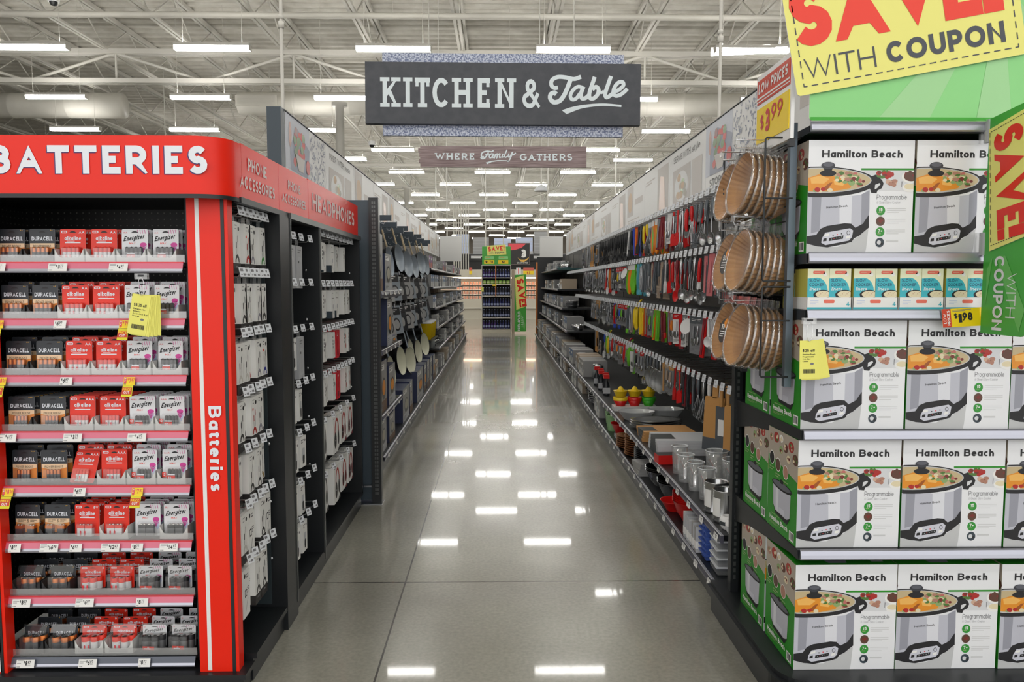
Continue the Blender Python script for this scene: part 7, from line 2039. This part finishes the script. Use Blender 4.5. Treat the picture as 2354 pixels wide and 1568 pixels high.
    for k, (y, r) in enumerate(((5.16, .13), (4.84, .115))):
        for q in range(3):
            mb = MB(); mb.lathe([(r * .5, 0), (r * .8, .05), (r, .11), (r * 1.05, .112), (r * .97, .108), (r * .76, .05), (r * .46, .006), (0, .006)], 'chrome', 28)
            solo('mixing_bowl', mb, 'steel mixing bowl, %s nested in the %s stack' % (ORD[q], ('farther', 'nearer')[k]), 'bowl', 'steel mixing bowls', (1.13, y, zb + .001 + .012 * q))
    for q in range(5):
        mb = MB(); r = .125
        mb.lathe([(r * .5, 0), (r * .82, .06), (r, .125), (r * 1.03, .127), (r * .97, .122), (r * .78, .06), (r * .46, .006), (0, .006)], 'bowl_red', 28)
        solo('mixing_bowl', mb, 'red mixing bowl, %s from the bottom of the tall nested stack' % ORD[q], 'bowl', 'red nested mixing bowls', (1.13, 4.36, zb + .001 + .012 * q))
    mb = MB(); mb.lathe([(.05, 0), (.085, .06), (.09, .062), (.082, .056), (.046, .006), (0, .006)], 'bowl_red', 22); solo('mixing_bowl', mb, 'smaller red-rimmed bowl between the steel and the red stacks', 'bowl', None, (1.07, 4.60, zb + .001))
    mb = MB(); mb.lathe([(.0, -.04), (.04, -.03), (.058, .03), (.056, .03), (.036, -.026)], 'bowl_red', 18); solo('silicone_cup', mb, 'red silicone cup lying on the grey packs', 'cup', None, (1.16, 4.02, zb + .125), (R(70), R(20), 0))
    for k in range(5):
        mb = MB(); mb.box(-.07, .07, -.016, .016, 0, .14 - .006 * (k % 3), 'light_grey' if k < 3 else 'photo_grey', front='light_grey'); mb.box(-.0705, -.02, -.0165, .0165, .02, .06, 'paper')
        solo('boxed_gadget', mb, 'slim upright grey pack on the base deck, %s toward the ice trays' % ORD[k], 'box', 'slim grey packs', (1.075, 4.10 - .06 * k, zb + .001), (0, 0, R(3 - k)))
    for k in range(6):
        mb = MB(); mb.box(-.12, .12, -.055, .055, 0, .006, 'ice_blue')
        for i in range(6):
            for j in (-1, 1): mb.lathe([(.016, 0), (.013, -.0)], 'ice_blue', 6) if False else mb.box(-.112 + .038 * i, -.082 + .038 * i, j * .026 - .018, j * .026 + .018, -.022, 0, 'ice_blue')
        mb.box(-.125, .125, -.06, .06, .006, .012, 'ice_blue')
        solo('ice_tray', mb, 'blue ice cube tray, %s from the bottom of its stack' % ORD[k], 'ice tray', 'blue ice cube trays', (1.14, 3.77, zb + .024 + .0295 * k), (0, 0, R(1.5 * (k % 3))))
    for k in range(4):
        t = thing('food_container', 'clear food container with white clips, %s from the bottom of its stack' % ORD[k], 'container', (1.15, 3.60, zb + .001 + .042 * k), R(-2 + 2 * (k % 2)), 'clear food containers')
        mb = MB(); mb.slab(rrect(-.12, -.0, .12, .034, .006, 2), .13, 'clear_haze', M=Matrix.Translation((0, -.065, 0))); part('tub', mb, t)
        mb = MB(); mb.box(-.124, .124, -.068, .068, .032, .040, 'hazy_white'); part('lid', mb, t)
        mb = MB(); mb.box(-.06, .06, -.073, -.067, .014, .04, 'white'); part('clip', mb, t, label='white snap clip')
right_goods()
fill(1, 15.8, 21.3, 1.82, 1.24, 'right', SH[4], ['mixing_bowl', 'glass_jar', 'foil_pan_stack', 'bakeware_box'], 0)
fill(1, 15.3, 21.3, 1.40, 1.22, 'right', SH[3], ['bakeware_box', 'beige_carton', 'foil_pan_stack', 'mixing_bowl'], 5)
fill(1, 14.0, 21.3, 1.06, 1.19, 'right', SH[2], ['picture_box', 'glass_jar', 'bakeware_box', 'foil_pan_stack'], 3)
fill(1, 12.8, 21.3, .72, 1.17, 'right', 'shelf at knee height', ['bakeware_box', 'glass_jar', 'mixing_bowl', 'picture_box'], 2)
fill(1, 9.2, 21.3, .337, 1.05, 'right', SH[1], ['glass_jar', 'picture_box', 'glass_jar', 'bakeware_box', 'beige_carton'], 2)
fill(1, 7.8, 21.3, .123, 1.02, 'right', SH[0], ['beige_carton', 'bakeware_box', 'foil_pan_stack', 'mixing_bowl'], 1)
# ------------------------------------------------------------------ the cross aisle at the far end
mat('shelf_white', (214, 210, 200), .45); mat('bottle_blue', (34, 40, 92), .2); mat('bottle_purple', (58, 36, 104), .2); mat('bottle_navy', (22, 28, 52), .2); mat('bottle_label', (150, 160, 196), .4); mat('can_green', (120, 170, 60), .35); mat('can_pale', (196, 206, 150), .35); mat('cream_case', (206, 200, 184), .5); mat('meat', (206, 140, 120), .5); mat('tray_pale', (230, 214, 200), .5); mat('black_board', (34, 33, 32), .5)
def drink_display():
    t = thing('drink_display', 'far white display shelf of dark bottles under a green SAVE! sign', 'display stand', (-.094, 23.6, 0))
    W2 = .45
    mb = MB(); mb.box(-W2, W2, 0, .45, 0, .13, 'cream_case'); part('base', mb, t)
    mb = MB(); mb.box(-W2, W2, .43, .45, .13, 2.06, 'black_board'); part('back_panel', mb, t)
    for x in (-W2, W2 - .02):
        mb = MB(); mb.box(x, x + .02, 0, .45, .13, 2.06, 'shelf_white'); part('side_panel', mb, t)
    Z = [.135, .475, .81, 1.145, 1.50, 1.70]
    for z in Z:
        mb = MB(); mb.box(-W2 + .02, W2 - .02, 0, .43, z - .025, z, 'shelf_white'); part('shelf', mb, t)
    mb = MB(); mb.box(-W2, W2, 0, .45, 2.06, 2.085, 'shelf_white'); part('top_rail', mb, t)
    mb = MB(); mb.box(-W2 + .02, W2 - .01, .0, .02, 2.085, 2.64, 'sign_green'); p = Pen(mb, (-W2 + .02, -.001, 2.085), (1, 0, 0), (0, 0, 1), .002)
    for x0, a in ((.06, '$1 78'), (.49, '$1')):
        p.poly(rrect(x0 + .01, .17, x0 + .3, .26, .02, 3), 'sign_light_green', 1); p.rect(x0, .03, x0 + .31, .145, 'yellow', 1); p.text(a, x0 + .155, .05, .075, 'ink', align='c', wt=.18); p.scribble(x0 + .04, .19, x0 + .27, .24, 1, 'tool_orange', 2)
    part('header_sign', mb, t)
    mb = MB(); A = R(4); M = Matrix.Translation((-.27, -.012, 2.36)) @ Matrix.Rotation(-A, 4, 'Y'); mb.slab([(0, 0), (.58, 0), (.58, .30), (0, .30)], .004, 'coupon_yellow', 'paper', M); R3 = M.to_3x3()
    p = Pen(mb, M @ Vector((0, -.001, 0)), R3 @ Vector((1, 0, 0)), R3 @ Vector((0, 0, 1)), .001)
    p.text('SAVE!', .04, .125, .145, 'save_red', width=.5, wt=.3); p.text('WITH', .05, .04, .05, 'charcoal_ink', width=.16, wt=.12); p.text('COUPON', .24, .035, .06, 'charcoal_ink', width=.28, wt=.24)
    part('coupon_card', mb, t, label='tilted yellow coupon card')
    mb = MB(); mb.box(-.03, .0, -.01, 0, 1.12, 2.085, 'orange_edge'); part('divider_strip', mb, t)
    def bottle(c):
        mb = MB(); mb.lathe([(.033, 0), (.036, .01), (.036, .13), (.014, .19), (.013, .23)], c, 10); a = mb.data('glass')
        mb = MB(); mb.lathe([(.0365, .04), (.0365, .1)], 'bottle_label', 10); b = mb.data('label')
        mb = MB(); mb.lathe([(.015, .23), (.015, .25), (0, .252)], 'bottle_label', 8); return a, b, mb.data('cap')
    B_ = {c: bottle(c) for c in ('bottle_blue', 'bottle_purple', 'bottle_navy')}
    n = 0
    for r, z in enumerate((.136, .476, .811, 1.146, 1.701)):
        for k in range(10):
            c = ('bottle_purple', 'bottle_navy', 'bottle_blue', 'bottle_navy', 'bottle_purple')[r]
            if r in (0, 4) and k > 4: c = 'bottle_blue'
            o = thing('drink_bottle', '%s drink bottle on the display\'s %s shelf, %s from the left' % ({'bottle_blue': 'blue', 'bottle_purple': 'purple', 'bottle_navy': 'navy'}[c], ('lowest', 'second-lowest', 'third-lowest', 'fourth-lowest', 'top')[r], ORD[k]), 'bottle', (-.094 - .383 + .085 * k, 23.66, z), 0, 'bottles on the far drink display')
            for pn, me in zip(('glass', 'label', 'cap'), B_[c]): part(pn, me, o)
    mb = MB(); mb.lathe([(.05, 0), (.053, .005), (.053, .10), (.048, .11), (0, .11)], 'can_green', 12); mb.lathe([(.0535, .03), (.0535, .08)], 'can_pale', 12); cm = mb.data('drink_can')
    for k in range(7): solo('drink_can', cm, 'green can on the drink display under the top bottles, %s from the left' % ORD[k], 'can', 'green cans on the drink display', (-.094 - .37 + .122 * k, 23.67, 1.501))
    mb = MB(); mb.box(0, .09, 0, .003, 0, .14, 'pad_yellow'); solo('coupon_pad', mb, 'small yellow coupon pad on the edge of the drink display', 'coupon pad', None, (-.57, 23.58, 1.27)); mb = MB(); mb.box(0, .12, 0, .003, 0, .05, 'yellow'); solo('price_tag', mb, 'yellow price tag under the green cans', 'price tag', None, (-.21, 23.585, 1.44))
    o = violator((.455, 23.15, .07), .36, 1.70, 'green SAVE WITH COUPON flag standing beside the drink display', R(12))
    o2 = MB(); o2.box(-.075, -.0, .0, .06, -.07, 1.85, 'beige_box'); part('post', o2, o)
drink_display()
def meat_case():
    t = thing('refrigerated_case', 'long cream refrigerated case of pink packs across the far aisle', 'refrigerated case', (0, 33, 0))
    mb = MB(); mb.box(-5, 6, 0, 1.2, 0, .5, 'cream_case'); mb.box(-5, 6, -.08, .1, .5, .86, 'cream_case'); mb.box(-5, 6, -.1, -.08, .45, .5, 'shelf_white'); part('base', mb, t)
    mb = MB(); mb.box(-5, 6, 1.1, 1.2, .86, 2.1, 'shelf_white'); part('back_panel', mb, t)
    mb = MB(); mb.box(-5, 6, -.05, 1.2, 1.78, 2.12, 'cream_case'); part('canopy', mb, t)
    mb = MB(); mb.box(-5, 6, .0, .05, 1.74, 1.78, 'case_glow'); part('case_light', mb, t, label='warm strip light')
    for z in (.86, 1.06, 1.26, 1.46):
        mb = MB(); mb.box(-5, 6, .1 + (z - .86) * .6, 1.1, z - .02, z, 'shelf_white'); part('shelf', mb, t)
    mb = MB(); mb.box(-.055, .055, 0, .2, 0, .13, 'tray_pale'); p = Pen(mb, (-.055, -.001, 0), (1, 0, 0), (0, 0, 1), .001); p.poly(rrect(.012, .015, .098, .085, .02, 3), 'meat', 1); p.rect(.03, .09, .08, .12, 'orange_edge', 1); m = mb.data('meat_pack')
    for (x0, n, sd) in ((-1.78, 9, 'left'), (.78, 8, 'right')):
        for r, z in enumerate((.861, 1.061, 1.261, 1.461)):
            for k in range(n):
                solo('meat_pack', m, 'pink wrapped pack in the far case %s of the drinks, %s tier, %s along' % (sd, ('lowest', 'second', 'third', 'top')[r], ORD[k]), 'food pack', 'packs in the refrigerated case', (x0 + .135 * k, 33.11 + (z - .86) * .6, z))
    for x, lb in ((-1.3, 'left'), (.85, 'middle')):
        pass
    for i, (x, w, c) in enumerate(((-1.28, .12, 'yellow'), (.72, .2, 'white'), (1.02, .45, 'yellow'))):
        mb = MB(); mb.box(0, w, 0, .02, 0, .16, c); mb.box(0, w, 0, .02, .16, .3, 'coral_box' if c == 'yellow' else 'white')
        if c == 'yellow' and w > .2: Pen(mb, (0, -.001, 0), (1, 0, 0), (0, 0, 1), .001).text('$3', w * .5, .03, .1, 'price_red', align='c', wt=.2)
        elif c == 'white': Pen(mb, (0, -.001, 0), (1, 0, 0), (0, 0, 1), .001).rect(w * .4, .04, w * .6, .26, 'red', 1)
        solo('case_sign', mb, ('narrow yellow price sign on the far case beside the drinks', 'white sign with a red bar on the far case', 'wide yellow $3 price sign on the far case')[i], 'sign', None, (x, 32.93, 1.9))
mat('case_glow', (255, 214, 180), .4, emit=6.0)
meat_case()
def back_signs():
    mb = MB(); mb.box(-6, 7, 36.5, 36.6, 0, 2.9, 'black_board'); mb.box(-6, 7, 36.4, 36.5, 2.62, 2.9, 'black_board'); struct('wall_counter', mb, 'dark counter wall behind the refrigerated case')
    mb = MB(); mb.box(0, .95, -.02, .0, 0, .93, 'black_board'); mb.box(-.02, 0, -.03, .0, -.02, .95, 'sign_wood'); mb.box(.95, .97, -.03, .0, -.02, .95, 'sign_wood'); mb.box(0, .95, -.03, 0, .93, .95, 'sign_wood'); mb.box(0, .95, -.03, 0, -.02, 0, 'sign_wood')
    p = Pen(mb, (0, -.021, 0), (1, 0, 0), (0, 0, 1), .002); p.poly([(.01, .92), (.8, .92), (.6, .74), (.3, .64), (.01, .62)], 'label_red', 1)
    p.text('3', .56, .3, .36, 'paper', wt=.3, width=.24); p.poly([(.42, .3), (.56, .2), (.75, .2), (.93, .32), (.88, .22), (.7, .1), (.56, .12)], 'gold_ink', 1); p.text('GUARANTEE', .38, .03, .07, 'paper', width=.5, wt=.16)
    solo('promo_sign', mb, 'framed black sign with a big white 3 behind the drinks', 'sign', None, (.40, 34.6, 2.38))
    mb = MB(); mb.tube([(.5, 34.59, 3.3), (.5, 34.59, 7.5)], .01, 'steel_white', 5) 
    solo('drop_pole', mb, 'thin white pole above the framed black sign', 'pole', 'white drop poles from the roof', (.3, 0, 0))
    for i, (x, w, tx) in enumerate(((-1.5, 1.1, ''), (1.45, 1.1, ''))):
        mb = MB(); mb.box(0, w, 0, .02, 0, .3, 'black_board'); Pen(mb, (0, -.001, 0), (1, 0, 0), (0, 0, 1), .002).scribble(w * .15, .08, w * .8, .22, 2, 'paper', 1, .6)
        solo('department_sign', mb, ('black lettered sign left of the drinks on the far wall', 'black lettered sign right of the drinks on the far wall')[i], 'sign', None, (x, 36.37, 2.6))
    for i, (x, w, z, h, c) in enumerate(((-1.25, .75, 2.925, .78, 'photo_grey'), (-.25, .8, 3.05, .3, 'haze_blue'), (-.25, .8, 3.36, .3, 'haze_blue'), (.78, .8, 3.05, .3, 'haze_blue'), (.78, .8, 3.36, .34, 'haze_blue'), (1.66, .7, 2.95, 1.02, 'photo_grey'), (-2.05, .6, 2.95, .9, 'haze_blue'))):
        mb = MB(); mb.box(0, w, 0, .5, 0, h, c)
        for k in range(1, int(h / .16) + 1): mb.box(-.005, w + .005, -.005, .505, k * .16 - .012, k * .16, 'light_grey')
        solo('stored_carton', mb, ('grey wrapped carton stack left of the green sign', 'lower blue carton over the green sign', 'upper blue carton over the green sign', 'lower blue carton over the black sign', 'upper blue carton over the black sign', 'grey wrapped carton stack right of the black sign', 'blue carton stack behind the white vertical pipes')[i], 'carton', 'cartons stored over the far counter', (x, 36.7, z))
    mb = MB(); mb.box(-6, 7, 36.6, 37.4, 2.85, 2.92, 'light_grey'); mb.box(-.4, .6, 36.6, 37.4, 2.92, 3.05, 'light_grey'); mb.box(.7, 1.6, 36.6, 37.4, 2.92, 3.05, 'light_grey'); solo('storage_shelf', mb, 'grey storage shelf above the far counter', 'shelf')
    for k in range(7):
        mb = MB(); mb.tube([(0, 0, 0), (0, 0, 5.1)], .03 if k % 2 else .022, 'steel_white', 6); solo('riser_pipe', mb, 'white vertical pipe in the far cluster, %s from the left' % ORD[k], 'pipe', 'cluster of white riser pipes', (-2.02 + .105 * k, 33.0 + 1.5 + .05 * k, 0))
back_signs()
